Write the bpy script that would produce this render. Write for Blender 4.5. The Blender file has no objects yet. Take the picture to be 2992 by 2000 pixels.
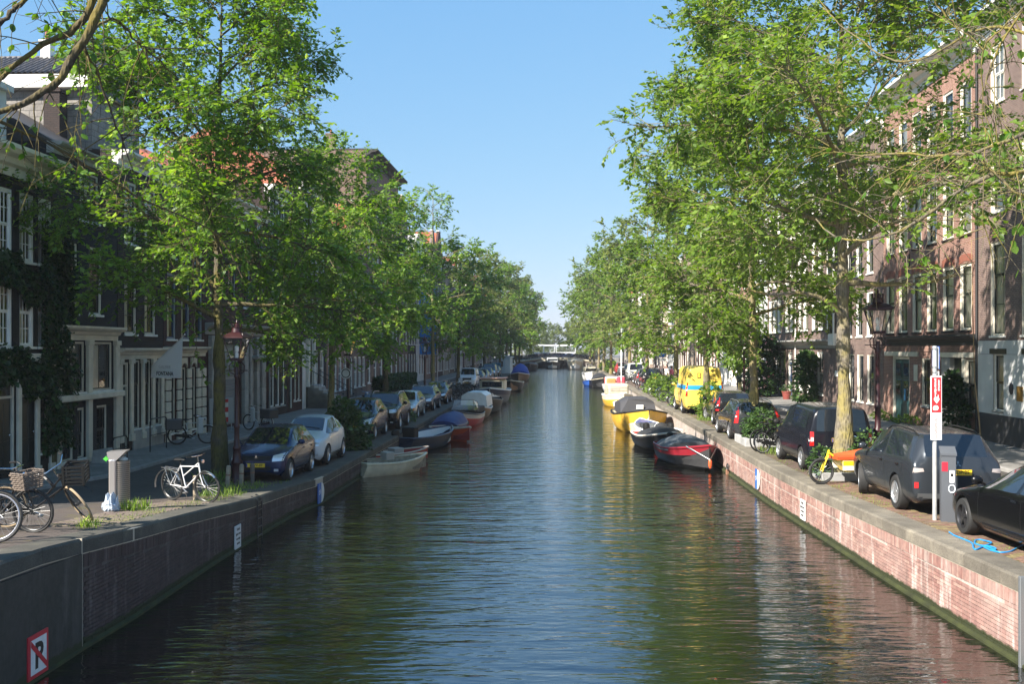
import bpy, bmesh, math, random
import numpy as np
from mathutils import Vector, Matrix
from mathutils.bvhtree import BVHTree
R = math.radians
rnd = random.Random(7)
SC = bpy.context.scene
COL = SC.collection

# ------------------------------------------------------------------ camera, sky, sun, exposure
CAMH = 4.5
cam = bpy.data.objects.new('camera', bpy.data.cameras.new('camera'))
COL.objects.link(cam)
cam.location = (0, 0, CAMH); cam.rotation_euler = (R(90), 0, 0)
cam.data.lens = 36; cam.data.sensor_width = 36; cam.data.shift_y = 16.5/2992
cam.data.clip_start = 0.1; cam.data.clip_end = 6000
SC.camera = cam
SUN_AZ, SUN_EL = 50.0, 38.0           # azimuth behind the camera to the left, elevation
W = bpy.data.worlds.new('World'); SC.world = W; W.use_nodes = True
nt = W.node_tree; bg = nt.nodes['Background']
sky = nt.nodes.new('ShaderNodeTexSky'); sky.sky_type = 'NISHITA'; sky.sun_disc = False
sky.sun_elevation = R(SUN_EL); sky.sun_rotation = R(180+SUN_AZ)
sky.air_density = 1.0; sky.dust_density = 0.25; sky.ozone_density = 3.5
# per-channel response that turns the model sky into the photograph's: light blue above, pale at the horizon
sp_ = nt.nodes.new('ShaderNodeSeparateColor'); cb_ = nt.nodes.new('ShaderNodeCombineColor'); nt.links.new(sky.outputs[0], sp_.inputs[0])
for i, (pw, k) in enumerate(((.7, .68), (.43, 1.235), (.2, 2.3))):
    p_ = nt.nodes.new('ShaderNodeMath'); p_.operation = 'POWER'; p_.inputs[1].default_value = pw; nt.links.new(sp_.outputs[i], p_.inputs[0])
    m_ = nt.nodes.new('ShaderNodeMath'); m_.operation = 'MULTIPLY'; m_.inputs[1].default_value = k; nt.links.new(p_.outputs[0], m_.inputs[0]); nt.links.new(m_.outputs[0], cb_.inputs[i])
nt.links.new(cb_.outputs[0], bg.inputs[0]); bg.inputs[1].default_value = 0.113
sd = bpy.data.lights.new('sun', 'SUN'); sd.energy = 5.0; sd.angle = R(0.53); sd.color = (1, .93, .82)
so = bpy.data.objects.new('sun', sd); COL.objects.link(so)
tosun = Vector((-math.sin(R(SUN_AZ))*math.cos(R(SUN_EL)), -math.cos(R(SUN_AZ))*math.cos(R(SUN_EL)), math.sin(R(SUN_EL))))
so.rotation_euler = (-tosun).to_track_quat('-Z', 'Y').to_euler(); so.location = (-20, -20, 40)
vs = SC.view_settings; vs.view_transform = 'Standard'; vs.look = 'None'; vs.gamma = 1; vs.exposure = 1.4
vs.use_curve_mapping = False

# ------------------------------------------------------------------ layout: quay edges and street levels
AX = 0.0455
def XLe(Y):
    return float(np.interp(Y, [9, 15.2, 17.1, 20.7, 23.3, 27, 29.4], [-6.6, -6.4, -6.27, -6.2, -6.1, -5.87, -5.51])) if Y < 29.4 else -6.85+AX*Y
def XRe(Y):
    return float(np.interp(Y, [9, 20, 24, 28, 30], [7.2, 7.22, 7.3, 7.36, 7.415])) if Y < 30 else 6.05+AX*Y
def zL(Y): return float(CAMH-np.interp(Y, [9, 14, 15.2, 17, 20.7, 23.5, 27, 30], [2.6, 2.75, 2.84, 2.98, 3.26, 3.5, 3.65, 3.75]))
def zR(Y): return float(CAMH-np.interp(Y, [9, 14, 17, 20, 24], [3.2, 3.25, 3.29, 3.33, 3.42]))
XLF, XRF = -15.2, 15.3                # facade lines at Y = 0

# ------------------------------------------------------------------ materials
def nmat(name):
    m = bpy.data.materials.new(name); m.use_nodes = True
    return m, m.node_tree, m.node_tree.nodes['Principled BSDF']
def nd(nt, typ, **k):
    n = nt.nodes.new(typ)
    for a, v in k.items(): setattr(n, a, v)
    return n
def math_(nt, op, a, b=None):
    n = nd(nt, 'ShaderNodeMath', operation=op)
    for i, v in enumerate((a, b)):
        if v is None: continue
        if isinstance(v, (int, float)): n.inputs[i].default_value = v
        else: nt.links.new(v, n.inputs[i])
    return n.outputs[0]
def mixc(nt, fac, a, b, mode='MIX'):
    n = nd(nt, 'ShaderNodeMix', data_type='RGBA', blend_type=mode)
    for s, v in ((0, fac), (6, a), (7, b)):
        if isinstance(v, (int, float)): n.inputs[s].default_value = v
        elif isinstance(v, (tuple, list)): n.inputs[s].default_value = (*v[:3], 1)
        else: nt.links.new(v, n.inputs[s])
    return n.outputs[2]
def coords(nt, kind='Object', scale=(1, 1, 1)):
    if kind == 'World': o = nd(nt, 'ShaderNodeNewGeometry').outputs['Position']
    else: o = nd(nt, 'ShaderNodeTexCoord').outputs[kind]
    mp = nd(nt, 'ShaderNodeMapping'); mp.inputs['Scale'].default_value = scale
    nt.links.new(o, mp.inputs[0]); return mp.outputs[0]
def noise(nt, vec, scale, detail=4, rough=.6):
    n = nd(nt, 'ShaderNodeTexNoise'); n.inputs['Scale'].default_value = scale
    n.inputs['Detail'].default_value = detail; n.inputs['Roughness'].default_value = rough
    nt.links.new(vec, n.inputs['Vector']); return n.outputs[0]
def ramp(nt, fac, stops):
    n = nd(nt, 'ShaderNodeValToRGB'); nt.links.new(fac, n.inputs[0]); e = n.color_ramp.elements
    while len(e) < len(stops): e.new(.5)
    for el, (p, c) in zip(e, stops): el.position = p; el.color = (*c, 1) if len(c) == 3 else c
    return n.outputs[0]
def bumpn(nt, h, strength, dist=.02):
    n = nd(nt, 'ShaderNodeBump'); n.inputs['Strength'].default_value = strength; n.inputs['Distance'].default_value = dist
    nt.links.new(h, n.inputs['Height']); return n.outputs[0]
MC = {}
KID = {}
def mat(name, col, rough=.6, metal=0., nz=None, bump=None, coat=0., spec=None, kind='Object', rndvar=0., trans=0.):
    if name in MC: return MC[name]
    m, nt, b = nmat(name)
    b.inputs['Base Color'].default_value = (*col, 1); b.inputs['Roughness'].default_value = rough
    b.inputs['Metallic'].default_value = metal; b.inputs['Coat Weight'].default_value = coat
    b.inputs['Coat Roughness'].default_value = .03
    if spec is not None: b.inputs['Specular IOR Level'].default_value = spec
    c = None
    if nz:
        v = coords(nt, kind); n = noise(nt, v, nz[0], 5)
        lo = tuple(max(0, x*(1-nz[1])) for x in col); hi = tuple(min(1, x*(1+nz[1])) for x in col)
        c = ramp(nt, n, [(.3, lo), (.7, hi)])
        rr = math_(nt, 'ADD', math_(nt, 'MULTIPLY', n, .25), rough-.12)
        nt.links.new(rr, b.inputs['Roughness'])
    if rndvar:
        oi = nd(nt, 'ShaderNodeObjectInfo').outputs['Random']
        f = math_(nt, 'ADD', math_(nt, 'MULTIPLY', oi, 2*rndvar), 1-rndvar)
        n = nd(nt, 'ShaderNodeVectorMath', operation='SCALE')
        if c is None: n.inputs[0].default_value = col
        else: nt.links.new(c, n.inputs[0])
        nt.links.new(f, n.inputs['Scale']); c = n.outputs[0]
    if c is not None: nt.links.new(c, b.inputs['Base Color'])
    if bump:
        v = coords(nt, kind); nt.links.new(bumpn(nt, noise(nt, v, bump[0], 6), bump[1], bump[2] if len(bump) > 2 else .02), b.inputs['Normal'])
    MC[name] = m; return m
def brickmat(name, c1, c2, mort, bw=.22, bh=.065, ms=.009, dirt=.35, kind='Object'):
    m, nt, b = nmat(name)
    o = nd(nt, 'ShaderNodeTexCoord').outputs[kind]
    s = nd(nt, 'ShaderNodeSeparateXYZ'); nt.links.new(o, s.inputs[0])
    cb = nd(nt, 'ShaderNodeCombineXYZ'); nt.links.new(math_(nt, 'ADD', s.outputs[0], s.outputs[1]), cb.inputs[0]); nt.links.new(s.outputs[2], cb.inputs[1])
    t = nd(nt, 'ShaderNodeTexBrick'); nt.links.new(cb.outputs[0], t.inputs['Vector'])
    t.inputs['Color1'].default_value = (*c1, 1); t.inputs['Color2'].default_value = (*c2, 1); t.inputs['Mortar'].default_value = (*mort, 1)
    t.inputs['Scale'].default_value = 1; t.inputs['Mortar Size'].default_value = ms; t.inputs['Mortar Smooth'].default_value = .3
    t.inputs['Brick Width'].default_value = bw; t.inputs['Row Height'].default_value = bh; t.inputs['Bias'].default_value = -.1
    n = noise(nt, coords(nt, kind, (1, 1, .35)), 1.1, 6)
    d = ramp(nt, n, [(.3, (1-dirt,)*3), (.68, (1+dirt*.35,)*3)])
    n2 = noise(nt, coords(nt, kind), 14, 3)
    d2 = ramp(nt, n2, [(.3, (.78,)*3), (.7, (1.15,)*3)])
    nt.links.new(mixc(nt, 1, mixc(nt, 1, t.outputs[0], d, 'MULTIPLY'), d2, 'MULTIPLY'), b.inputs['Base Color'])
    b.inputs['Roughness'].default_value = .85
    nt.links.new(bumpn(nt, math_(nt, 'SUBTRACT', math_(nt, 'MULTIPLY', n2, .3), t.outputs['Fac']), .7, .012), b.inputs['Normal'])
    MC[name] = m; return m

def glassmat(name, tint=(.03, .04, .045), refl=1.0):
    m, nt, b = nmat(name); nt.nodes.remove(b); out = nt.nodes['Material Output']
    g = nd(nt, 'ShaderNodeBsdfGlossy'); g.inputs['Roughness'].default_value = .02; g.inputs['Color'].default_value = (refl,)*3+(1,)
    t = nd(nt, 'ShaderNodeBsdfTransparent'); t.inputs['Color'].default_value = (.97, .98, .97, 1)
    lw = nd(nt, 'ShaderNodeFresnel'); lw.inputs[0].default_value = 1.52
    n = noise(nt, coords(nt, 'Object'), 2.2, 2)
    bn = bumpn(nt, n, .12, .05); nt.links.new(bn, g.inputs['Normal']); nt.links.new(bn, lw.inputs['Normal'])
    mx = nd(nt, 'ShaderNodeMixShader'); nt.links.new(math_(nt, 'ADD', math_(nt, 'MULTIPLY', lw.outputs[0], .85), .05), mx.inputs[0])
    nt.links.new(t.outputs[0], mx.inputs[1]); nt.links.new(g.outputs[0], mx.inputs[2]); nt.links.new(mx.outputs[0], out.inputs[0])
    MC[name] = m; return m
GLASS = glassmat('window_glass')
DARKGLASS = mat('dark_glass', (.012, .015, .018), .04, spec=.8)
CARGLASS = mat('car_glass', (.012, .016, .022), .03, spec=.9)
WHITEP = mat('white_paint', (.80, .78, .73), .45, nz=(3, .1))
CREAM = mat('cream_paint', (.66, .61, .51), .5, nz=(2.2, .15))
STONE = mat('grey_stone', (.34, .33, .31), .75, nz=(2.5, .25), bump=(30, .2))
DARKP = mat('black_green_paint', (.012, .018, .016), .3)
BLUEP = mat('blue_paint', (.02, .05, .13), .35)
CURT = mat('curtain', (.86, .81, .70), .9, nz=(3, .12))
INT = mat('interior_wall', (.06, .055, .05), .9)
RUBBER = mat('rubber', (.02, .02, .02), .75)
STEEL = mat('steel', (.55, .55, .55), .3, .9)
CHROME = mat('chrome', (.7, .7, .7), .12, 1)
BLACKM = mat('black_metal', (.012, .012, .013), .35)
BLACKPL = mat('black_plastic', (.014, .014, .014), .6, spec=.25)
REDLAMP = mat('lamp_red', (.03, .006, .009), .4, nz=(5, .25))
WOODP = mat('weathered_wood', (.30, .25, .18), .8, nz=(8, .3))
REDL = mat('red_lens', (.5, .012, .012), .12, coat=.6)
CLEARL = mat('clear_lens', (.75, .76, .78), .08, .3, coat=.6)
ORANGEL = mat('orange_lens', (.7, .2, .02), .15, coat=.6)
YPLATE = mat('yellow_plate', (.75, .47, .02), .4)
INK = mat('black_ink', (.01, .01, .01), .5)
WHITEINK = mat('white_ink', (.8, .8, .8), .5)
TILED = mat('dark_roof_tile', (.055, .05, .05), .55, nz=(4, .35), rndvar=.25)
TILER = mat('red_roof_tile', (.32, .09, .045), .6, nz=(4, .3), rndvar=.25)
def paint(name, col, rough=.28, metal=0., coat=.3):
    return mat(name, col, rough, metal, coat=coat, spec=.25)

# ------------------------------------------------------------------ mesh collecting
class MB:
    def __init__(s): s.v = []; s.f = []; s.m = []
    def quad(s, a, b, c, d, mi=0):
        i = len(s.v); s.v += [tuple(a), tuple(b), tuple(c), tuple(d)]; s.f.append((i, i+1, i+2, i+3)); s.m.append(mi)
    def poly(s, pts, mi=0):
        i = len(s.v); s.v += [tuple(p) for p in pts]; s.f.append(tuple(range(i, i+len(pts)))); s.m.append(mi)
    def hexa(s, p, mi=0):
        i = len(s.v); s.v += [tuple(q) for q in p]
        for f in ((0, 3, 2, 1), (4, 5, 6, 7), (0, 1, 5, 4), (1, 2, 6, 5), (2, 3, 7, 6), (3, 0, 4, 7)):
            s.f.append(tuple(i+k for k in f)); s.m.append(mi)
    def box(s, x0, y0, z0, x1, y1, z1, mi=0, M=None):
        p = [(x0, y0, z0), (x1, y0, z0), (x1, y1, z0), (x0, y1, z0), (x0, y0, z1), (x1, y0, z1), (x1, y1, z1), (x0, y1, z1)]
        if M is not None: p = [M @ Vector(q) for q in p]
        s.hexa(p, mi)
    def bbox(s, x0, y0, z0, x1, y1, z1, b=.01, mi=0, M=None):
        # box with chamfered edges (top and bottom rings inset)
        rings = []
        for z, k in ((z0, b), (z0+b, 0), (z1-b, 0), (z1, b)):
            xa, xb, ya, yb = x0+k, x1-k, y0+k, y1-k
            c = b if k == 0 else b*.4
            rings.append([(xa+c, ya, z), (xb-c, ya, z), (xb, ya+c, z), (xb, yb-c, z), (xb-c, yb, z), (xa+c, yb, z), (xa, yb-c, z), (xa, ya+c, z)])
        s.loft(rings, True, True, mi, M)
    def loft(s, rings, closed=True, cap=True, mi=0, M=None):
        i = len(s.v); n = len(rings[0])
        for r in rings:
            for q in r: s.v.append(tuple(M @ Vector(q)) if M is not None else tuple(q))
        for a in range(len(rings)-1):
            for k in range(n if closed else n-1):
                k2 = (k+1) % n
                s.f.append((i+a*n+k, i+a*n+k2, i+(a+1)*n+k2, i+(a+1)*n+k)); s.m.append(mi)
        if cap and closed:
            s.f.append(tuple(i+k for k in range(n-1, -1, -1))); s.m.append(mi)
            e = i+(len(rings)-1)*n; s.f.append(tuple(e+k for k in range(n))); s.m.append(mi)
    def lathe(s, prof, segs=16, c=(0, 0, 0), mi=0, cap=True, M=None, sq=False):
        rings = []
        for r, z in prof:
            rings.append([(c[0]+r*math.cos(2*math.pi*k/segs), c[1]+r*math.sin(2*math.pi*k/segs), c[2]+z) for k in range(segs)])
        s.loft(rings, True, cap, mi, M)
    def tube(s, pts, r, sides=6, mi=0, cap=True, closed=False, M=None):
        pts = [Vector(p) for p in pts]; n = len(pts)
        rs = r if isinstance(r, (list, tuple)) else [r]*n
        rings = []; up = None
        for k in range(n):
            a = pts[k-1] if (k > 0 or closed) else pts[k]; b = pts[(k+1) % n] if (k < n-1 or closed) else pts[k]
            d = (b-a)
            if d.length < 1e-9: d = Vector((0, 0, 1))
            d.normalize()
            if up is None:
                up = Vector((0, 0, 1)) if abs(d.z) < .9 else Vector((1, 0, 0))
            u = up-d*up.dot(d)
            if u.length < 1e-6: u = d.orthogonal()
            u.normalize(); up = u; w = d.cross(u)
            rings.append([pts[k]+(u*math.cos(2*math.pi*j/sides)+w*math.sin(2*math.pi*j/sides))*rs[k] for j in range(sides)])
        if closed: rings.append(rings[0]); cap = False
        s.loft(rings, True, cap, mi, M)
    def sphere(s, c, r, seg=10, ring=6, sc=(1, 1, 1), mi=0, M=None):
        prof = []
        rings = []
        for a in range(ring+1):
            t = -math.pi/2+math.pi*a/ring
            rr = max(math.cos(t), .02)*r
            rings.append([(c[0]+rr*math.cos(2*math.pi*k/seg)*sc[0], c[1]+rr*math.sin(2*math.pi*k/seg)*sc[1], c[2]+r*math.sin(t)*sc[2]) for k in range(seg)])
        s.loft(rings, True, True, mi, M)
    def prism(s, poly, y0, y1, mi=0, M=None, plane='xz'):
        if plane == 'xz': A = [(x, y0, z) for x, z in poly]; B = [(x, y1, z) for x, z in poly]
        elif plane == 'xy': A = [(x, y, y0) for x, y in poly]; B = [(x, y, y1) for x, y in poly]
        else: A = [(y0, x, z) for x, z in poly]; B = [(y1, x, z) for x, z in poly]
        s.loft([A, B], True, True, mi, M)
    def mesh(s, name, mats, smooth=False, ang=40):
        me = bpy.data.meshes.new(name); me.from_pydata(s.v, [], s.f)
        mats = mats if isinstance(mats, (list, tuple)) else [mats]
        for m in mats: me.materials.append(m)
        if len(mats) > 1: me.polygons.foreach_set('material_index', s.m)
        if smooth:
            me.polygons.foreach_set('use_smooth', [True]*len(me.polygons))
            if ang: me.set_sharp_from_angle(angle=R(ang))
        me.update(); return me
    def build(s, name, mats, parent=None, smooth=False, loc=None, rot=None, ang=40, recalc=True):
        me = s.mesh(name, mats, smooth, ang)
        if recalc:
            bm = bmesh.new(); bm.from_mesh(me); bmesh.ops.recalc_face_normals(bm, faces=bm.faces); bm.to_mesh(me); bm.free()
            if smooth and ang: me.set_sharp_from_angle(angle=R(ang))
        return link(name, me, parent, loc, rot)
def link(name, data, parent=None, loc=None, rot=None):
    o = bpy.data.objects.new(name, data); COL.objects.link(o)
    if parent: o.parent = parent; KID.setdefault(parent, []).append(o)
    if loc is not None: o.location = loc
    if rot is not None: o.rotation_euler = rot if isinstance(rot, (tuple, list)) else (0, 0, rot)
    return o
def tag(o, label=None, cat=None, group=None, kind=None):
    if label: o['label'] = label
    if cat: o['category'] = cat
    if group: o['group'] = group
    if kind: o['kind'] = kind
    return o
def thing(name, label, cat, loc=(0, 0, 0), rz=0., group=None, rot=None):
    o = bpy.data.objects.new(name, None); COL.objects.link(o); o.empty_display_size = .2
    o.location = loc; o.rotation_euler = rot or (0, 0, rz)
    return tag(o, label, cat, group)
def dup(o, parent=None, loc=None, rz=None, label=None, sc=None, rot=None):
    c = o.copy(); COL.objects.link(c)
    if parent: c.parent = parent; KID.setdefault(parent, []).append(c)
    for ch in list(KID.get(o, [])): dup(ch, c)
    if loc is not None: c.location = loc
    if rz is not None: c.rotation_euler = (0, 0, rz)
    if rot is not None: c.rotation_euler = rot
    if label: c['label'] = label
    if sc: c.scale = (sc,)*3
    return c
def struct(o): o['kind'] = 'structure'; return o
TXT = {}
def text_mesh(s, size, ext=.002, bold=0.):
    k = (s, size, ext, bold)
    if k in TXT: return TXT[k]
    c = bpy.data.curves.new('txt', 'FONT'); c.body = s; c.size = size; c.extrude = ext; c.align_x = 'CENTER'; c.align_y = 'CENTER'
    c.offset = bold; c.resolution_u = 3
    o = bpy.data.objects.new('txt', c); COL.objects.link(o)
    dg = bpy.context.evaluated_depsgraph_get(); me = bpy.data.meshes.new_from_object(o.evaluated_get(dg))
    bpy.data.objects.remove(o); bpy.data.curves.remove(c); TXT[k] = me; return me
def text(s, size, m, parent, loc, rot, name='lettering', bold=0., ext=.002, sx=1.):
    me = text_mesh(s, size, ext, bold).copy(); me.materials.clear(); me.materials.append(m)
    o = link(name, me, parent, loc, rot); o.scale = (sx, 1, 1); return o
# ------------------------------------------------------------------ ground, water, streets
def pavermat(name, c1, c2, mort, bw, bh, rot=0., moss=.0, rough=.85):
    m, nt, b = nmat(name)
    o = nd(nt, 'ShaderNodeTexCoord').outputs['Object']
    mp = nd(nt, 'ShaderNodeMapping'); mp.inputs['Rotation'].default_value = (0, 0, rot); nt.links.new(o, mp.inputs[0])
    t = nd(nt, 'ShaderNodeTexBrick'); nt.links.new(mp.outputs[0], t.inputs['Vector'])
    t.inputs['Color1'].default_value = (*c1, 1); t.inputs['Color2'].default_value = (*c2, 1); t.inputs['Mortar'].default_value = (*mort, 1)
    t.inputs['Scale'].default_value = 1; t.inputs['Mortar Size'].default_value = .008; t.inputs['Brick Width'].default_value = bw; t.inputs['Row Height'].default_value = bh
    n = noise(nt, o, .7, 6)
    c = mixc(nt, 1, t.outputs[0], ramp(nt, n, [(.3, (.65,)*3), (.7, (1.2,)*3)]), 'MULTIPLY')
    if moss:
        n2 = noise(nt, o, 1.3, 7, .7)
        c = mixc(nt, ramp(nt, n2, [(.62-moss, (0,)*3), (.7-moss*.5, (1,)*3)]), c, (.10, .085, .02))
    nt.links.new(c, b.inputs['Base Color']); b.inputs['Roughness'].default_value = rough
    nt.links.new(bumpn(nt, math_(nt, 'SUBTRACT', math_(nt, 'MULTIPLY', noise(nt, o, 30, 3), .3), t.outputs['Fac']), .6, .01), b.inputs['Normal'])
    MC[name] = m; return m
PAV_R = pavermat('red_brown_clinker', (.13, .085, .068), (.18, .125, .10), (.05, .042, .03), .21, .105, R(2.6), .1)
PAV_L = pavermat('grey_brown_clinker', (.085, .065, .055), (.115, .092, .078), (.035, .03, .024), .21, .105, R(2.6), .06)
LANE = pavermat('lane_clinker', (.06, .054, .05), (.085, .073, .066), (.04, .036, .03), .105, .21, R(2.6), .0)
SLAB = pavermat('pavement_slab', (.20, .19, .18), (.24, .23, .215), (.09, .085, .08), .3, .3, R(2.6), .0)
KERB = mat('kerb_stone', (.28, .27, .26), .8, nz=(3, .2))
MUD = mat('canal_bed', (.05, .045, .03), .9)

YS = [6, 9, 12, 14, 15.2, 17, 18.5, 20.7, 22, 23.5, 25.2, 27, 29.4, 30, 32] + list(np.arange(36, 300, 6.0)) + [330, 380, 450]
def strip(name, fx0, fx1, fz, m, dz=0., kerb=None):
    mb = MB()
    for a, b in zip(YS[:-1], YS[1:]):
        mb.quad((fx0(a), a, fz(a)+dz), (fx1(a), a, fz(a)+dz), (fx1(b), b, fz(b)+dz), (fx0(b), b, fz(b)+dz))
    return struct(mb.build(name, m, recalc=False))
XLFp = lambda Y: XLF+AX*Y
XRFp = lambda Y: XRF+AX*Y
strip('left_parking_strip', lambda Y: XLe(Y)-3.0, lambda Y: XLe(Y)-.53, zL, PAV_L, -.006)
strip('left_lane', lambda Y: XLe(Y)-6.0, lambda Y: XLe(Y)-3.0, zL, LANE, -.006)
strip('left_pavement', lambda Y: XLFp(Y)-60, lambda Y: XLe(Y)-6.15, zL, SLAB, .09)
strip('right_parking_strip', lambda Y: XRe(Y)+.53, lambda Y: XRe(Y)+3.1, zR, PAV_R, -.006)
strip('right_lane', lambda Y: XRe(Y)+3.1, lambda Y: XRe(Y)+6.2, zR, LANE, -.006)
strip('right_pavement', lambda Y: XRe(Y)+6.35, lambda Y: XRFp(Y)+60, zR, SLAB, .09)
for nm, fx, fz, sg in (('left_kerb', lambda Y: XLe(Y)-6.0, zL, -1), ('right_kerb', lambda Y: XRe(Y)+6.2, zR, 1)):
    mb = MB()
    for a, b in zip(YS[:-1], YS[1:]):
        r = []
        for Y in (a, b):
            x, z = fx(Y), fz(Y)
            r.append([(x, Y, z-.1), (x+sg*.012, Y, z+.075), (x+sg*.03, Y, z+.094), (x+sg*.15, Y, z+.094), (x+sg*.15, Y, z-.1)])
        mb.loft(r, True, True)
    struct(mb.build(nm, KERB))
# canal bed and far ground reach the horizon
mb = MB(); mb.quad((-3000, -3000, -1.6), (3000, -3000, -1.6), (3000, 4500, -1.6), (-3000, 4500, -1.6)); struct(mb.build('ground', MUD, recalc=False))
mb = MB()
for x0, x1 in ((-3000, None), (None, 3000)):
    if x0: mb.quad((x0, 6, .8), (XLFp(6)-60, 6, .8), (XLFp(450)-60, 450, .8), (x0, 450, .8))
    else: mb.quad((XRFp(6)+60, 6, .8), (x1, 6, .8), (x1, 450, .8), (XRFp(450)+60, 450, .8))
mb.quad((-3000, 450, .8), (3000, 450, .8), (3000, 4500, .8), (-3000, 4500, .8))
struct(mb.build('far_ground', SLAB, recalc=False))

def watermat():
    m, nt, b = nmat('canal_water')
    p = nd(nt, 'ShaderNodeNewGeometry').outputs['Position']
    def nz(sx, sy, det, dist=0., rz=0.):
        mp = nd(nt, 'ShaderNodeMapping'); mp.inputs['Scale'].default_value = (sx, sy, 1); mp.inputs['Rotation'].default_value = (0, 0, rz)
        nt.links.new(p, mp.inputs[0])
        n = nd(nt, 'ShaderNodeTexNoise'); n.inputs['Scale'].default_value = 1; n.inputs['Detail'].default_value = det
        n.inputs['Roughness'].default_value = .45; n.inputs['Distortion'].default_value = dist
        nt.links.new(mp.outputs[0], n.inputs['Vector']); return n.outputs[0]
    h = math_(nt, 'ADD', math_(nt, 'MULTIPLY', nz(.55, 2.0, 2, .4, R(6)), .60), math_(nt, 'MULTIPLY', nz(1.8, 6.0, 2, .5, R(-4)), .24))
    h = math_(nt, 'ADD', h, math_(nt, 'MULTIPLY', nz(4, 12, 2, .3, R(8)), .06))
    nt.links.new(bumpn(nt, h, 1.0, .075), b.inputs['Normal'])
    b.inputs['Base Color'].default_value = (.003, .0035, .002, 1); b.inputs['Roughness'].default_value = .035
    b.inputs['IOR'].default_value = 2.8; b.inputs['Specular IOR Level'].default_value = .5
    return m
mb = MB()
wy = [-60, 6, 20, 29.4, 60, 120, 200, 300, 450]
for a, b in zip(wy[:-1], wy[1:]):
    mb.quad((XLe(max(a, 9))-.3, a, 0), (XRe(max(a, 9))+.3, a, 0), (XRe(max(b, 9))+.3, b, 0), (XLe(max(b, 9))-.3, b, 0))
struct(mb.build('canal_water', watermat(), recalc=False))

# ------------------------------------------------------------------ quay walls: coping stones, bricks, mortar
def quaymat(name, cols, mort=False, streak=.0, mossc=(.024, .03, .007), mh=.13):
    m, nt, b = nmat(name)
    at = nd(nt, 'ShaderNodeAttribute'); at.attribute_name = 'rnd'
    p = nd(nt, 'ShaderNodeNewGeometry').outputs['Position']
    c = ramp(nt, at.outputs['Fac'], [(i/(len(cols)-1), k) for i, k in enumerate(cols)])
    n = noise(nt, p, 9, 5); c = mixc(nt, 1, c, ramp(nt, n, [(.3, (.7,)*3), (.7, (1.2,)*3)]), 'MULTIPLY')
    if streak:
        def st(scale, lo, hi, rough=.6):
            mp = nd(nt, 'ShaderNodeMapping'); mp.inputs['Scale'].default_value = scale; nt.links.new(p, mp.inputs[0])
            return ramp(nt, noise(nt, mp.outputs[0], 1, 6, rough), [(lo, (0,)*3), (hi, (1,)*3)])
        s1 = math_(nt, 'MULTIPLY', st((3, 4.5, .5), .52, .66), st((9, 9, 5), .3, .6))
        c = mixc(nt, math_(nt, 'MULTIPLY', s1, streak), c, (.62, .56, .52))
        s2 = st((1.2, 1.4, .25), .56, .72)
        c = mixc(nt, math_(nt, 'MULTIPLY', s2, .55), c, (.045, .04, .035))
        s3 = st((.6, .7, .9), .45, .75)
        c = mixc(nt, math_(nt, 'MULTIPLY', s3, streak*.6), c, (.44, .35, .31))
    sp = nd(nt, 'ShaderNodeSeparateXYZ'); nt.links.new(p, sp.inputs[0])
    mz = math_(nt, 'ADD', sp.outputs[2], math_(nt, 'MULTIPLY', noise(nt, p, 5, 4), -.14))
    f = ramp(nt, math_(nt, 'DIVIDE', mz, mh), [(.55, (1,)*3), (.8, (0,)*3)])
    c = mixc(nt, f, c, mossc)
    nt.links.new(c, b.inputs['Base Color']); b.inputs['Roughness'].default_value = .85
    nt.links.new(bumpn(nt, noise(nt, p, 40, 4), .4, .008), b.inputs['Normal'])
    MC[name] = m; return m
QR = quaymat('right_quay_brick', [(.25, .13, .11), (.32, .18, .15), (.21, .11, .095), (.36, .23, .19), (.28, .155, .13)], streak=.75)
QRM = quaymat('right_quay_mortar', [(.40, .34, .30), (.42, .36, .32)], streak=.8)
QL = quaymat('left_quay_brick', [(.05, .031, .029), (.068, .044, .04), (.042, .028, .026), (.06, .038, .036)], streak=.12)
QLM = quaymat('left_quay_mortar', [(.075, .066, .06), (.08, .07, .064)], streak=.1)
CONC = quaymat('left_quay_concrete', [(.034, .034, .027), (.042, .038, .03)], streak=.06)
def copemat(name, base, warm):
    m, nt, b = nmat(name)
    p = nd(nt, 'ShaderNodeNewGeometry').outputs['Position']; r = nd(nt, 'ShaderNodeObjectInfo').outputs['Random']
    n = noise(nt, p, 2.2, 6, .65); n2 = noise(nt, p, 45, 3)
    c = ramp(nt, n, [(.25, tuple(x*.6 for x in base)), (.55, base), (.8, warm)])
    c = mixc(nt, 1, c, ramp(nt, n2, [(.3, (.72,)*3), (.7, (1.25,)*3)]), 'MULTIPLY')
    v = nd(nt, 'ShaderNodeVectorMath', operation='SCALE'); nt.links.new(c, v.inputs[0]); nt.links.new(math_(nt, 'ADD', math_(nt, 'MULTIPLY', r, .35), .82), v.inputs['Scale'])
    nt.links.new(v.outputs[0], b.inputs['Base Color']); b.inputs['Roughness'].default_value = .9
    nt.links.new(bumpn(nt, n2, .5, .01), b.inputs['Normal']); return m
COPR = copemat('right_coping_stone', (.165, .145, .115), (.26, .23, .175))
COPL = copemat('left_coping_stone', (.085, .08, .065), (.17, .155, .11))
JOINT = mat('lime_joint', (.42, .37, .29), .9)

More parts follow.
